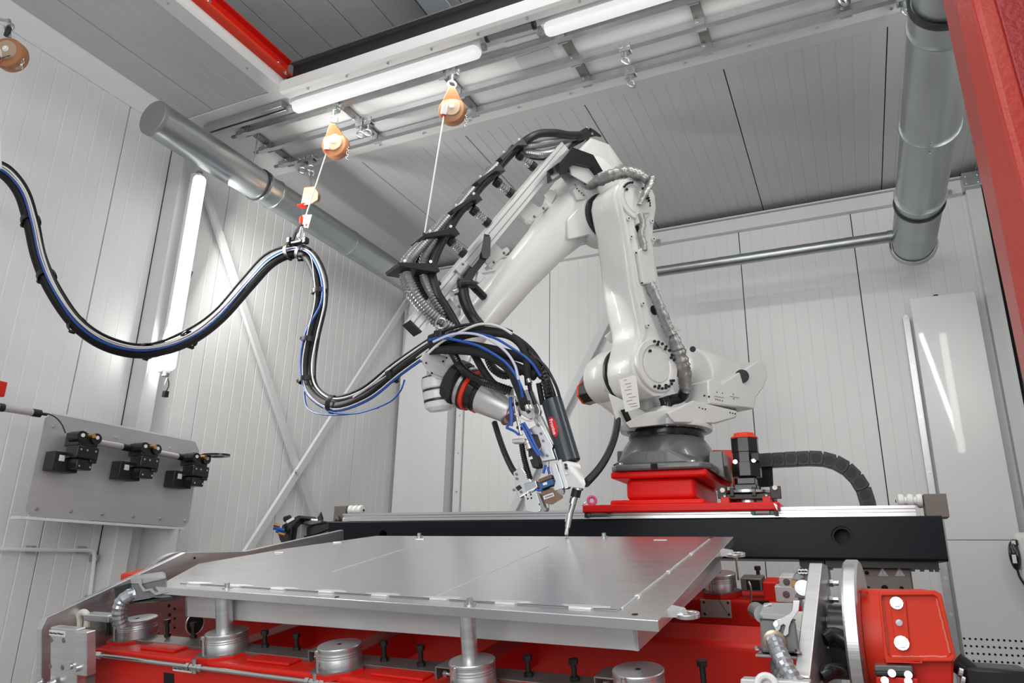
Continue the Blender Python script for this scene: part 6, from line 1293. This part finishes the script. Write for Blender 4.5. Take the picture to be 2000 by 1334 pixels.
# far beam with slot, cover plate and end blocks
fi = inv(LW(far[0], far[1], WD)); fb0 = fi[1] - 0.085
obj('far_beam', lb(UL + 0.10, UR - 0.10, fb0, fb0 + 0.2, BW - 0.165, BW - 0.012), M_REDP, po, smooth=0, bevel=0.012, seg=3)
def onf(px, py, d=0.0): return LV(px, py, fb0 - d)
obj('name_plate', MB().prism([onf(*q, 0.001) for q in ((1368, 1170), (1427, 1172), (1430, 1207), (1370, 1205))], -VV * 0.006), mat('plate_pale', (0.50, 0.50, 0.49), 0.4, metal=0.3), po, smooth=0, bevel=0.002)
for q in ((1375, 1176), (1422, 1177), (1377, 1199), (1424, 1200)): obj('plate_bore', MB().cyl(onf(*q, 0.007), onf(*q, 0.008), 0.006, n=12), M_HOLE, po)
obj('plate_scratch', MB().prism([onf(*q, 0.0072) for q in ((1403, 1172), (1404.5, 1172), (1421, 1197), (1419.5, 1197))], -VV * 0.0006), M_STEELD, po, smooth=0)
obj('slot', MB().prism([onf(*q, 0.0015) for q in ((1465, 1174), (1500, 1174), (1506, 1180), (1506, 1205), (1470, 1206), (1465, 1200))], VV * 0.01), M_HOLE, po, smooth=0)
obj('far_bracket', lb(inv(onf(1488, 1150))[0], inv(onf(1519, 1150))[0], fb0 + 0.02, fb0 + 0.12, BW - 0.015, BW + 0.065), M_REDP, po, smooth=0, bevel=0.006)
for a, b, t, m_ in ((1516, 1556, 1146, 1176), (1523, 1550, 1127, 1146)):
    p, q = onf(a, m_, 0.02), onf(b, t, 0.02); pi_, qi = inv(p), inv(q)
    obj('end_block', lb(pi_[0], qi[0], fb0 - 0.02, fb0 + 0.06, pi_[2], qi[2]), mat('white_block', (0.62, 0.62, 0.62), 0.4, metal=0.2), po, smooth=0, bevel=0.003)
    obj('block_screw', MB().bolt((p + q) / 2 - VV * 0.001, -VV, 0.010, 0.006), M_STEELD, po)
# left aluminium clamp blocks and bolts
pp0 = inv(LV(98, 1300, li[0][1] + 0.02)); 
def onl(px, py): return LV(px, py, li[0][1] + 0.01)
A_, B_ = inv(onl(98, 1334)), inv(onl(149, 1230))
obj('clamp_block', lb(A_[0], B_[0], li[0][1] + 0.01, li[0][1] + 0.05, A_[2] - 0.05, B_[2]), M_ALUB, po, smooth=0, bevel=0.003)
C_, D_ = inv(onl(154, 1310)), inv(onl(178, 1233))
obj('clamp_block', lb(C_[0], D_[0], li[0][1] - 0.01, li[0][1] + 0.03, C_[2] - 0.01, D_[2]), M_ALUB, po, smooth=0, bevel=0.003)
obj('gap_shade_plate', lb(B_[0], C_[0], li[0][1] + 0.015, li[0][1] + 0.03, C_[2] + 0.03, D_[2] - 0.012), M_BLACKM, po, smooth=0)  # black filler, coloured as the shade in the gap between the blocks
for q in ((100, 1250), (124, 1251), (98, 1301), (122, 1304)): obj('socket_bore', MB().cyl(onl(*q) - VV * 0.0005, onl(*q) - VV * 0.002, 0.010, n=14), M_STEELD, po)
for q in ((150, 1298), (162, 1302), (86, 1331), (110, 1332)): obj('bolt', MB().bolt(onl(*q) - VV * 0.012, -VV, 0.013, 0.02, n=12), M_STEEL, po)
obj('lower_bar', lb(B_[0], B_[0] + 0.45, fv0 + 0.03, fv0 + 0.10, BW - 0.245, BW - 0.20), M_RGREY, po, smooth=0, bevel=0.004)
obj('white_lever', MB().tube([LV(154, 1224, 0.05), LV(155, 1205, 0.05), LV(161, 1196, 0.05), LV(169, 1199, 0.05), LV(171, 1212, 0.05), LV(170, 1223, 0.05)], 0.014, 10), mat('ivory', (0.66, 0.63, 0.55), 0.5), po)
obj('grey_bar', MB().box((LV(174, 1202, 0.06) + LV(222, 1208, 0.06)) / 2, ((LV(222, 1208, 0.06) - LV(174, 1202, 0.06)).length, 0.05, 0.028), LAX), M_ALU, po, smooth=0, bevel=0.003)
# lettered labels
for tx_, q0, q1, vv in (('Enders Drehe V-Wender 1', (97, 1231), (128, 1243), li[0][1] + 0.01), ('Enders Drehe V-Wender 2', (338, 1299), (375, 1314), fv0)):
    a, b = LV(*q0, vv), LV(*q1, vv); ai, bi = inv(a), inv(b); c = (a + b) / 2 - VV * 0.0015
    wd = bi[0] - ai[0]; ht = max(0.022, ai[2] - bi[2])
    o = obj('label_plate', MB().box(c, (wd, 0.002, ht), LAX), M_PAPER, po, smooth=0, bevel=0.0008)
    text('lettering', tx_, M_INK, o, c - VV * 0.0014, UU, WW, wd * 0.083, bold=True)
# ------------------------------------------------------------------ pucks: stacked discs with clamp bracket, pin and base
wh_lab = ['steel support disc with bracket at the left end of the front beam', 'steel support disc carrying the left post of the plate', 'steel support disc with centre hole between the two posts', 'steel support disc carrying the right post of the plate', 'large steel disc in the bottom foreground, right of the right post']
def puck(lab, q, r, sgn=-1, grp='support discs on the positioner'):
    t = thing('support_disc', lab, 'disc', L(q[0], q[1], BW), grp, rot=RM)
    c = L(q[0], q[1], WD)
    h = -(BW + 0.014 - WD)
    prof = [(r, -h), (r, -h * 0.55)]
    for i in range(3): z = -h * (0.52 - i * 0.12); prof += [(r * 0.985, z), (r * 0.985, z + 0.002), (r, z + 0.003), (r, z + 0.006)]
    prof += [(r, -0.012), (r * 1.02, -0.010), (r * 1.02, -0.003), (r * 0.99, 0.0), (0.001, 0.0)]
    obj('disc', MB().rev(prof, c, WW, 44), M_ALUB, t, smooth=30)
    obj('centre_hole', MB().cyl(c + WW * 0.0003, c + WW * 0.0008, r * 0.11, n=16), M_HOLE, t, smooth=0)
    hx = [(-1.25, -0.2), (-0.75, -1.25), (0.25, -1.30), (1.1, -0.55), (1.3, 0.1), (0.6, 0.9), (-1.0, 0.9)]
    obj('base_plate', MB().prism([L(q[0] + a * r, q[1] + b * r, BW - 0.012) for a, b in hx], WW * 0.022), M_REDP, t, smooth=0, bevel=0.002)
    obj('base_top', MB().prism([L(q[0] + a * r * 0.985, q[1] + b * r * 0.985, BW + 0.0105) for a, b in hx], WW * 0.0035), M_STEELD, t, smooth=0)
    # folded clamp bracket at the left, screw and upright pin in front
    b0 = q[0] - r * 1.05
    br = MB(); lb(b0 - 0.055, b0 + 0.012, q[1] - 0.02, q[1] + 0.075, BW + 0.055, BW + 0.060, br); lb(b0 - 0.055, b0 - 0.050, q[1] - 0.02, q[1] + 0.075, BW + 0.018, BW + 0.060, br)
    obj('bracket', br, M_STEELD, t, smooth=0, bevel=0.0015)
    s0 = L(b0 - 0.03, q[1] - 0.005, BW + 0.036); obj('clamp_screw', MB().cyl(s0, s0 + UU * 0.07, 0.006, n=10).cyl(s0, s0 + UU * 0.014, 0.011, n=6), M_STEEL, t)
    p0 = L(q[0] + r * 0.10 * sgn - r * 0.3, q[1] - r * 1.05, BW + 0.008)
    obj('pin', MB().rev([(0.0045, 0), (0.0045, 0.062), (0.0085, 0.064), (0.0085, 0.074), (0.006, 0.076)], p0, WW, 12), M_STEEL, t)
    obj('disc_bore', MB().cyl(L(q[0] - r * 0.45, q[1] - r * 0.89, WD - h * 0.72), L(q[0] - r * 0.46, q[1] - r * 0.915, WD - h * 0.72), 0.007, n=12), M_STEELD, t)
    return t
for i, (a, b, rp) in enumerate(pucks):
    q = pin[i]; puck(wh_lab[i], q, sz(L(*q), rp), 1 if i > 2 else -1)
t = puck('steel support disc on the rear red beam beside the plate corner', fi, sz(L(*fi), far[2]))
fin = inv(LW(1456, 1132, BW)); obj('box_bracket', lb(fi[0] + 0.10, fi[0] + 0.19, fi[1] - 0.05, fi[1] + 0.03, BW + 0.02, BW + 0.075), M_STEELD, t, smooth=0, bevel=0.003)
obj('box_mouth', lb(fi[0] + 0.125, fi[0] + 0.182, fi[1] - 0.0515, fi[1] - 0.04, BW + 0.026, BW + 0.068), M_HOLE, t, smooth=0)
obj('pin', MB().rev([(0.0045, 0), (0.0045, 0.085), (0.0095, 0.087), (0.0095, 0.098)], L(fi[0] + 0.085, fi[1] - 0.02, BW + 0.06), WW, 12), M_STEEL, t)
# wire hanging at the far disc
tag(obj('wire', MB().tube([onf(1462, 1136, 0.02), onf(1466, 1146, 0.03), onf(1467, 1165, 0.03), onf(1465, 1190, 0.03), onf(1468, 1201, 0.03), onf(1476, 1196, 0.03)], 0.004, 6), M_STEEL), 'thin steel wire hanging in front of the rear red beam', 'wire')
# ------------------------------------------------------------------ black bolts standing on the beams
blab = ['left of the pair left of the left post', 'right of the pair left of the left post', 'left of the pair right of the left post', 'right of the pair right of the left post', 'left of the pair at the beam centre', 'right of the pair at the beam centre', 'left of the pair right of the right post', 'right of the pair right of the right post']
bq = [((327, 1243), (327, 1216)), ((378, 1246), (376, 1222)), ((518, 1264), (519, 1238)), ((580, 1270), (580, 1244)), ((751, 1291), (750, 1259)), ((823, 1301), (822, 1268)), ((1033, 1321), (1032, 1288)), ((1123, 1330), (1122, 1296))]
def stud(lab, base, h):
    bi = inv(base)
    t = thing('black_bolt', lab, 'bolt', base, 'black bolts standing on the positioner', rot=RM)
    obj('shank', MB().cyl(base, base + WW * h, 0.0085, n=14), M_BLACK, t)
    obj('head', MB().cyl(base + WW * h, base + WW * (h + 0.016), 0.0155, n=6), M_BLACK, t)
    obj('lock_nut', MB().cyl(base, base + WW * 0.013, 0.0150, n=6), M_BLACK, t)
    return t
for lab, (b, tp) in zip(blab, bq):
    base = LW(*b, BW + 0.012); stud('black bolt on the front beam, ' + lab, base, sz(base, b[1] - tp[1]) * 0.92)
base = LW(1376, 1345, BW + 0.012); stud('black hex bolt at the bottom edge in front of the torque beam', base, 0.062)
base = LW(212, 1240, BW + 0.02); stud('black hex bolt beside the disc at the left end', base, 0.068)
base = LW(1483, 1140, BW + 0.0); stud('black hex bolt standing on the rear red beam', base, 0.062)
# ------------------------------------------------------------------ plug connectors with conduits
def conduit(name, pts, r, m, parent, rib, dep=0.13): return obj(name, MB().tube(pts, r, 16, 10, rib=rib, depth=dep), m, parent, smooth=18)
M_COND = mat('steel_conduit', (0.42, 0.45, 0.48), 0.30, metal=0.7)
cn = thing('plug_connector', 'grey plug connector with locking lever and steel conduit at the right end plate', 'connector', P(1522, 1280, y=2.3))
cy0 = 2.27
def cq(px, py, dy=0.0): return P(px, py, y=cy0 + dy)
obj('base_flange', MB().prism([cq(*q) for q in ((1475, 1277), (1562, 1283), (1562, 1289), (1475, 1283))], Y * 0.12), M_GREYP, cn, smooth=0, bevel=0.003)
obj('body', MB().hull([cq(*q, dy) for dy in (0.0, 0.11) for q in ((1484, 1205), (1553, 1212), (1563, 1276), (1487, 1274))]), mat('connector_grey', (0.17, 0.175, 0.175), 0.4), cn, smooth=20, bevel=0.006)
obj('hood', MB().hull([cq(*q, 0.0) for q in ((1483, 1198), (1546, 1203), (1548, 1213), (1484, 1208))] + [cq(*q, 0.10) for q in ((1492, 1176), (1549, 1176), (1552, 1200), (1488, 1196))]), mat('hood_grey', (0.36, 0.365, 0.365), 0.35), cn, smooth=20, bevel=0.007)
obj('seal', MB().prism([cq(*q, -0.001) for q in ((1484, 1208), (1548, 1213), (1548, 1216), (1484, 1211))], Y * 0.1), M_BLACK, cn, smooth=0)
obj('hood_sticker', MB().prism([cq(*q, 0.058) + Z * 0.004 for q in ((1493, 1183), (1507, 1182), (1506, 1187), (1491, 1188))], Z * 0.001), M_SIGN, cn, smooth=0)
lv = [(1509, 1218), (1513, 1212), (1525, 1208), (1541, 1200), (1547, 1192), (1549, 1173), (1562, 1173), (1560, 1192), (1552, 1204), (1546, 1212), (1541, 1225), (1540, 1238), (1534, 1243), (1529, 1240), (1531, 1232), (1534, 1222), (1530, 1219), (1525, 1222), (1524, 1229), (1518, 1234), (1512, 1226)]
obj('lever', MB().prism([cq(*q, -0.012) for q in lv], Y * 0.006), M_STEEL, cn, smooth=0, bevel=0.001)
obj('lever_pivot', MB().cyl(cq(1515, 1219, -0.012), cq(1515, 1219, -0.020), 0.007, n=14), M_STEEL, cn)
obj('gland', MB().rev([(0.026, 0), (0.031, 0.004), (0.031, 0.012), (0.025, 0.016)], cq(1512, 1250, -0.0), V((0.15, -1, -0.25)), 24), mat('gland_brass', (0.55, 0.47, 0.36), 0.35, metal=0.8), cn)
conduit('conduit', [cq(1512, 1252, 0.0), cq(1516, 1262, -0.035), cq(1526, 1285, -0.07), cq(1540, 1312, -0.09), cq(1556, 1340, -0.10), cq(1570, 1375, -0.10)], 0.0245, M_COND, cn, 0.0085)
conduit('conduit', [cq(1520, 1300, 0.10), cq(1524, 1312, 0.06), cq(1536, 1330, 0.03), cq(1550, 1350, 0.0)], 0.024, M_COND, cn, 0.0085)
conduit('conduit', [cq(1476, 1192, 0.35), cq(1484, 1197, 0.25), cq(1490, 1200, 0.16)], 0.026, M_GALV, cn, 0.02)
for q in ((1480, 1268), (1558, 1274)): obj('flange_screw', MB().bolt(cq(*q, 0.0), Z, 0.008, 0.008), M_STEEL, cn)
c2n = thing('plug_connector', 'smaller grey plug connector with blue contacts behind the lever connector', 'connector', P(1570, 1160, y=2.85))
def c2(px, py, dy=0.0): return P(px, py, y=2.80 + dy)
obj('body', MB().hull([c2(*q, dy) for dy in (0, 0.10) for q in ((1560, 1118), (1580, 1112), (1586, 1162), (1555, 1162))]), MATS['connector_grey'], c2n, smooth=20, bevel=0.005)
obj('foot', MB().prism([c2(*q, -0.01) for q in ((1553, 1160), (1582, 1164), (1580, 1170), (1552, 1167))], Y * 0.1), MATS['connector_grey'], c2n, smooth=0, bevel=0.003)
obj('plug_face', MB().cyl(c2(1568, 1148, -0.004), c2(1568, 1148, -0.02), 0.026, n=24), M_STEEL, c2n)
obj('flap', MB().prism([c2(*q, -0.015) for q in ((1546, 1132), (1553, 1115), (1560, 1104), (1565, 1108), (1557, 1120), (1568, 1122), (1572, 1128), (1560, 1134))], Y * 0.03), M_GREYP, c2n, smooth=0, bevel=0.004)
obj('blue_contacts', MB().prism([c2(*q, -0.02) for q in ((1560, 1113), (1578, 1112), (1578, 1119), (1561, 1120))], Y * 0.02), mat('contact_blue', (0.03, 0.10, 0.25), 0.4), c2n, smooth=0)
for i in range(6): p = c2(1562 + (i % 3) * 6, 1114.5 + (i // 3) * 3.4, -0.021); obj('contact', MB().cyl(p, p - Y * 0.004, 0.006, n=8), M_NYLON, c2n)
obj('orange_latch', MB().box(c2(1552, 1139, 0.0), (0.02, 0.02, 0.03)), mat('amber', (0.45, 0.22, 0.06), 0.4), c2n, bevel=0.003)
for i, (px, py) in enumerate(((1571, 1205), (1571, 1210), (1572, 1224), (1571, 1238), (1572, 1255), (1571, 1272))):
    p = P(px, py, y=2.62); obj('cable_gland', MB().cyl(p, p + V((-0.02, -0.03, 0)), 0.017, n=14), M_NYLON, c2n)
conduit('conduit', [c2(1572, 1170, 0.02), c2(1577, 1185, 0.0), c2(1580, 1200, -0.02)], 0.022, M_COND, c2n, 0.0085)
c3n = thing('plug_connector', 'grey plug connector on a black bracket at the left end plate with bent conduit', 'connector', P(265, 1150, y=2.35))
def c3(px, py, dy=0.0): return P(px, py, y=2.30 + dy)
obj('bracket', MB().hull([c3(*q, dy) for dy in (-0.02, 0.14) for q in ((228, 1180), (232, 1178), (338, 1172), (342, 1169), (338, 1166), (300, 1166))]).prism([c3(*q, 0.10) for q in ((222, 1148), (255, 1138), (258, 1178), (228, 1184))], Y * 0.02), M_BLACKM, c3n, smooth=0, bevel=0.004)
obj('foot', MB().prism([c3(*q, -0.02) for q in ((256, 1172), (330, 1162), (334, 1166), (262, 1178))], Y * 0.14), MATS['connector_grey'], c3n, smooth=0, bevel=0.003)
obj('body', MB().hull([c3(*q, dy) for dy in (-0.01, 0.11) for q in ((256, 1141), (325, 1130), (328, 1164), (262, 1174))]), MATS['connector_grey'], c3n, smooth=20, bevel=0.005)
obj('hood', MB().hull([c3(*q, -0.015) for q in ((254, 1129), (276, 1136), (324, 1128), (326, 1131), (278, 1141), (255, 1140))] + [c3(*q, 0.10) for q in ((262, 1124), (318, 1116), (324, 1120), (322, 1128))]), MATS['hood_grey'], c3n, smooth=20, bevel=0.005)
obj('lever', MB().prism([c3(*q, -0.025) for q in ((270, 1130), (275, 1131), (276, 1142), (284, 1151), (297, 1149), (303, 1158), (320, 1152), (330, 1157), (303, 1163), (292, 1154), (280, 1156), (271, 1142))], Y * 0.006), M_STEEL, c3n, smooth=0, bevel=0.001)
obj('gland', MB().rev([(0.028, 0), (0.033, 0.004), (0.033, 0.014), (0.026, 0.02)], c3(259, 1163, -0.0), V((-0.6, -0.7, 0.1)), 22), M_STEEL, c3n)
conduit('conduit', [c3(262, 1161, 0.0), c3(250, 1165, -0.02), c3(238, 1175, -0.03), c3(233, 1190, -0.03), c3(233, 1205, -0.02), c3(238, 1222, 0.0)], 0.030, M_COND, c3n, 0.010, 0.10)
# ------------------------------------------------------------------ headstock at the right: wheel, red housing; tailstock wheel at the left
hd = thing('positioner_headstock', 'red gearbox housing with bolts and a big aluminium wheel at the lower right', 'headstock', P(1775, 1330, y=2.6))
HYF = 2.38
def hq(px, py, dy=0.0): return P(px, py, y=HYF + dy)
hx0, hx1 = hq(1722, 1220).x, hq(1853, 1220).x; hz0, hz1 = hq(1785, 1291).z, hq(1775, 1155).z
rmz = 0.0
outer = [hq(*q) for q in ((1716, 1153), (1826, 1153), (1838, 1160), (1866, 1284), (1858, 1291), (1735, 1291), (1727, 1282), (1717, 1170))]
inner = [hq(*q) for q in ((1722, 1163), (1822, 1162), (1830, 1167), (1858, 1276), (1852, 1284), (1741, 1284), (1734, 1277), (1722, 1172))]
obj('rim', MB().frame([p - Y * 0.018 for p in outer], [p - Y * 0.018 for p in inner], Y * 0.04), M_REDO, hd, smooth=0, bevel=0.004)
obj('front_sheet', MB().prism(outer, Y * 0.012), M_REDO, hd, smooth=0)
obj('body', MB().prism([p + Y * 0.012 for p in [hq(*q) for q in ((1718, 1155), (1824, 1155), (1836, 1162), (1864, 1284), (1862, 1420), (1740, 1420), (1728, 1282))]], Y * 0.40), M_REDP, hd, smooth=0, bevel=0.006)
obj('cover_strip', MB().prism([hq(*q, -0.002) for q in ((1739, 1174), (1742, 1169), (1766, 1169), (1769, 1173), (1777, 1262), (1773, 1267), (1754, 1268), (1749, 1263))], -Y * 0.006), M_REDO, hd, smooth=0, bevel=0.002)
for q, r in (((1751, 1178), .0115), ((1761, 1256), .0130)):
    o = obj('big_bolt', MB().bolt(hq(*q, -0.008), V((0, -1, 0.12)), r, 0.020), M_STEEL, hd)
obj('small_bolt', MB().bolt(hq(1756, 1216, -0.008), -Y, 0.006, 0.010), M_STEEL, hd)
seam = MB()
for q0, q1 in (((1829, 1168), (1856, 1276)), ((1722, 1172), (1734, 1276)), ((1742, 1283), (1850, 1283))):
    a, b = hq(*q0, -0.003), hq(*q1, -0.003); n = 24; rnd = random.Random(5)
    seam.tube([a.lerp(b, i / n) + V((rnd.uniform(-.001, .001), 0, rnd.uniform(-.001, .001))) for i in range(n + 1)], 0.0035, 6, 1)
o = obj('weld_seam', seam, mat('seam_pale_red', (0.75, 0.20, 0.14), 0.4), hd, smooth=40)
obj('lower_lip', MB().frame([hq(*q, -0.02) for q in ((1728, 1284), (1800, 1284), (1802, 1296), (1731, 1294))], [hq(*q, -0.02) for q in ((1735, 1287), (1797, 1288), (1797, 1293), (1737, 1291))], Y * 0.03), M_REDO, hd, smooth=0)
obj('bar', MB().prism([hq(*q, -0.05) for q in ((1708, 1299), (1782, 1301), (1784, 1313), (1709, 1311))], Y * 0.06), M_RGREY, hd, smooth=0, bevel=0.003)
obj('bar', MB().prism([hq(*q, -0.052) for q in ((1709, 1311), (1784, 1313), (1784, 1322), (1710, 1320))], Y * 0.06), M_BLACKM, hd, smooth=0, bevel=0.003)
obj('lower_block', MB().prism([hq(*q, -0.05) for q in ((1711, 1321), (1794, 1325), (1795, 1400), (1712, 1400))], Y * 0.06), M_REDP, hd, smooth=0, bevel=0.004)
for q in ((1742, 1315), (1774, 1318), (1728, 1329), (1774, 1331)): obj('socket_bolt', MB().cyl(hq(*q, -0.053), hq(*q, -0.062), 0.010, n=14), M_STEEL, hd)
obj('red_knob', MB().cyl(hq(1687, 1159, 0.15), hq(1687, 1154, 0.15), 0.012, n=12), M_REDO, hd)
obj('side_cable', MB().tube([hq(1866, 1292, 0.2), hq(1885, 1306, 0.2), hq(1905, 1325, 0.2), hq(1925, 1350, 0.2)], 0.028, 12), M_BLACKM, hd)
obj('red_knob', MB().cyl(hq(1975, 1330, 0.25), hq(1985, 1328, 0.25), 0.02, n=14), M_REDO, hd)
obj('servo', MB().box(hq(1945, 1345, 0.25), (0.16, 0.16, 0.12)), M_BLACKM, hd, bevel=0.01)
for q in ((1872, 1312), (1876, 1328)): obj('fitting', MB().cyl(hq(*q, 0.1), hq(q[0] + 8, q[1] + 3, 0.1), 0.012, n=10), M_STEEL, hd)
# drum between housing and wheel, wheel turning about the u axis
hc = LU(1655, 1290, UR + 0.17); hi_ = inv(hc)
wc_v, wc_w = 0.63, -0.19
def rimc(u): return L(u, wc_v, wc_w)
Rw_ = 0.235
obj('wheel', MB().rev([(0.05, 0), (Rw_ - 0.006, 0), (Rw_, 0.006), (Rw_, 0.036), (Rw_ - 0.006, 0.042), (0.05, 0.042)], rimc(0.40), UU, 72), M_ALUB, hd, smooth=30)
obj('drum', MB().rev([(0.08, 0), (0.15, 0.0), (0.15, 0.09), (0.08, 0.09)], rimc(0.443), UU, 60), M_REDO, hd, smooth=30)
obj('hub', MB().rev([(0.001, -0.06), (0.10, -0.06), (0.10, 0.0)], rimc(0.40), UU, 30), M_BLACKS, hd, smooth=30)
tsx = thing('positioner_tailstock', 'aluminium wheel and red bearing block behind the left end plate', 'tailstock', rimc(UL - 0.2))
cl_ = L(UL, 0.63, -0.19)
obj('wheel', MB().rev([(0.05, 0), (0.235, 0), (0.235, 0.042), (0.05, 0.042)], cl_ - UU * 0.17, UU, 64), M_ALUB, tsx, smooth=30)
obj('red_block', MB().box(cl_ - UU * 0.30 - WW * 0.0 - VV * 0.06, (0.20, 0.16, 0.30), LAX), M_REDO, tsx, smooth=0, bevel=0.01)
obj('hub', MB().cyl(cl_ - UU * 0.13, cl_ - UU * 0.036, 0.10, n=26), M_STEELD, tsx)
obj('stand', MB().box(V((cl_.x - 0.30, cl_.y, (cl_.z - 0.2 + ZF) / 2)), (0.24, 0.30, cl_.z - 0.2 - ZF)), M_REDP, tsx, smooth=0, bevel=0.01)
obj('stand', MB().box(V(((hx0 + hx1) / 2 + 0.04, HYF + 0.22, (hz0 - 0.2 + ZF) / 2)), (0.28, 0.34, hz0 - 0.2 - ZF)), M_REDP, hd, smooth=0, bevel=0.01)
obj('white_bar', MB().prism([P(*q, y=2.12) for q in ((1446, 1326), (1582, 1332), (1582, 1350), (1446, 1342))], Y * 0.06), mat('white_block', (0.62, 0.62, 0.62)), po, smooth=0, bevel=0.003)
obj('bar_ring', MB().torus(P(1497, 1338, y=2.11), V((0.1, -1, 0.3)), 0.022, 0.009, 20, 8), M_NYLON, po)
# hoses and screw rods between the right end plate and the wheel
gapt = thing('end_plate_hose', 'black hoses and threaded rods between the right end plate and the wheel', 'hose', L(UR + 0.08, 0.6, -0.3))
for (va, wa, vb, wb_) in ((0.50, -0.16, 0.52, -0.17), (0.36, -0.22, 0.45, -0.23)): obj('hose', MB().tube([L(UR + 0.002, va, wa), L(UR + 0.03, va + 0.02, wa + 0.01), L(0.398, vb, wb_)], 0.022, 12), M_BLACKS, gapt)
for v_, w_ in ((0.80, -0.06), (0.74, -0.10), (0.62, -0.137), (0.56, -0.19)): obj('rod', MB().cyl(L(UR + 0.002, v_, w_), L(UR + 0.03, v_, w_), 0.0085, n=10).cyl(L(UR + 0.002, v_, w_), L(UR + 0.014, v_, w_), 0.013, n=6), M_STEEL, gapt)
# ------------------------------------------------------------------ put the floor at height zero: everything moves up together
for o in COL.objects:
    if o.parent is None: o.location.z += 1.4
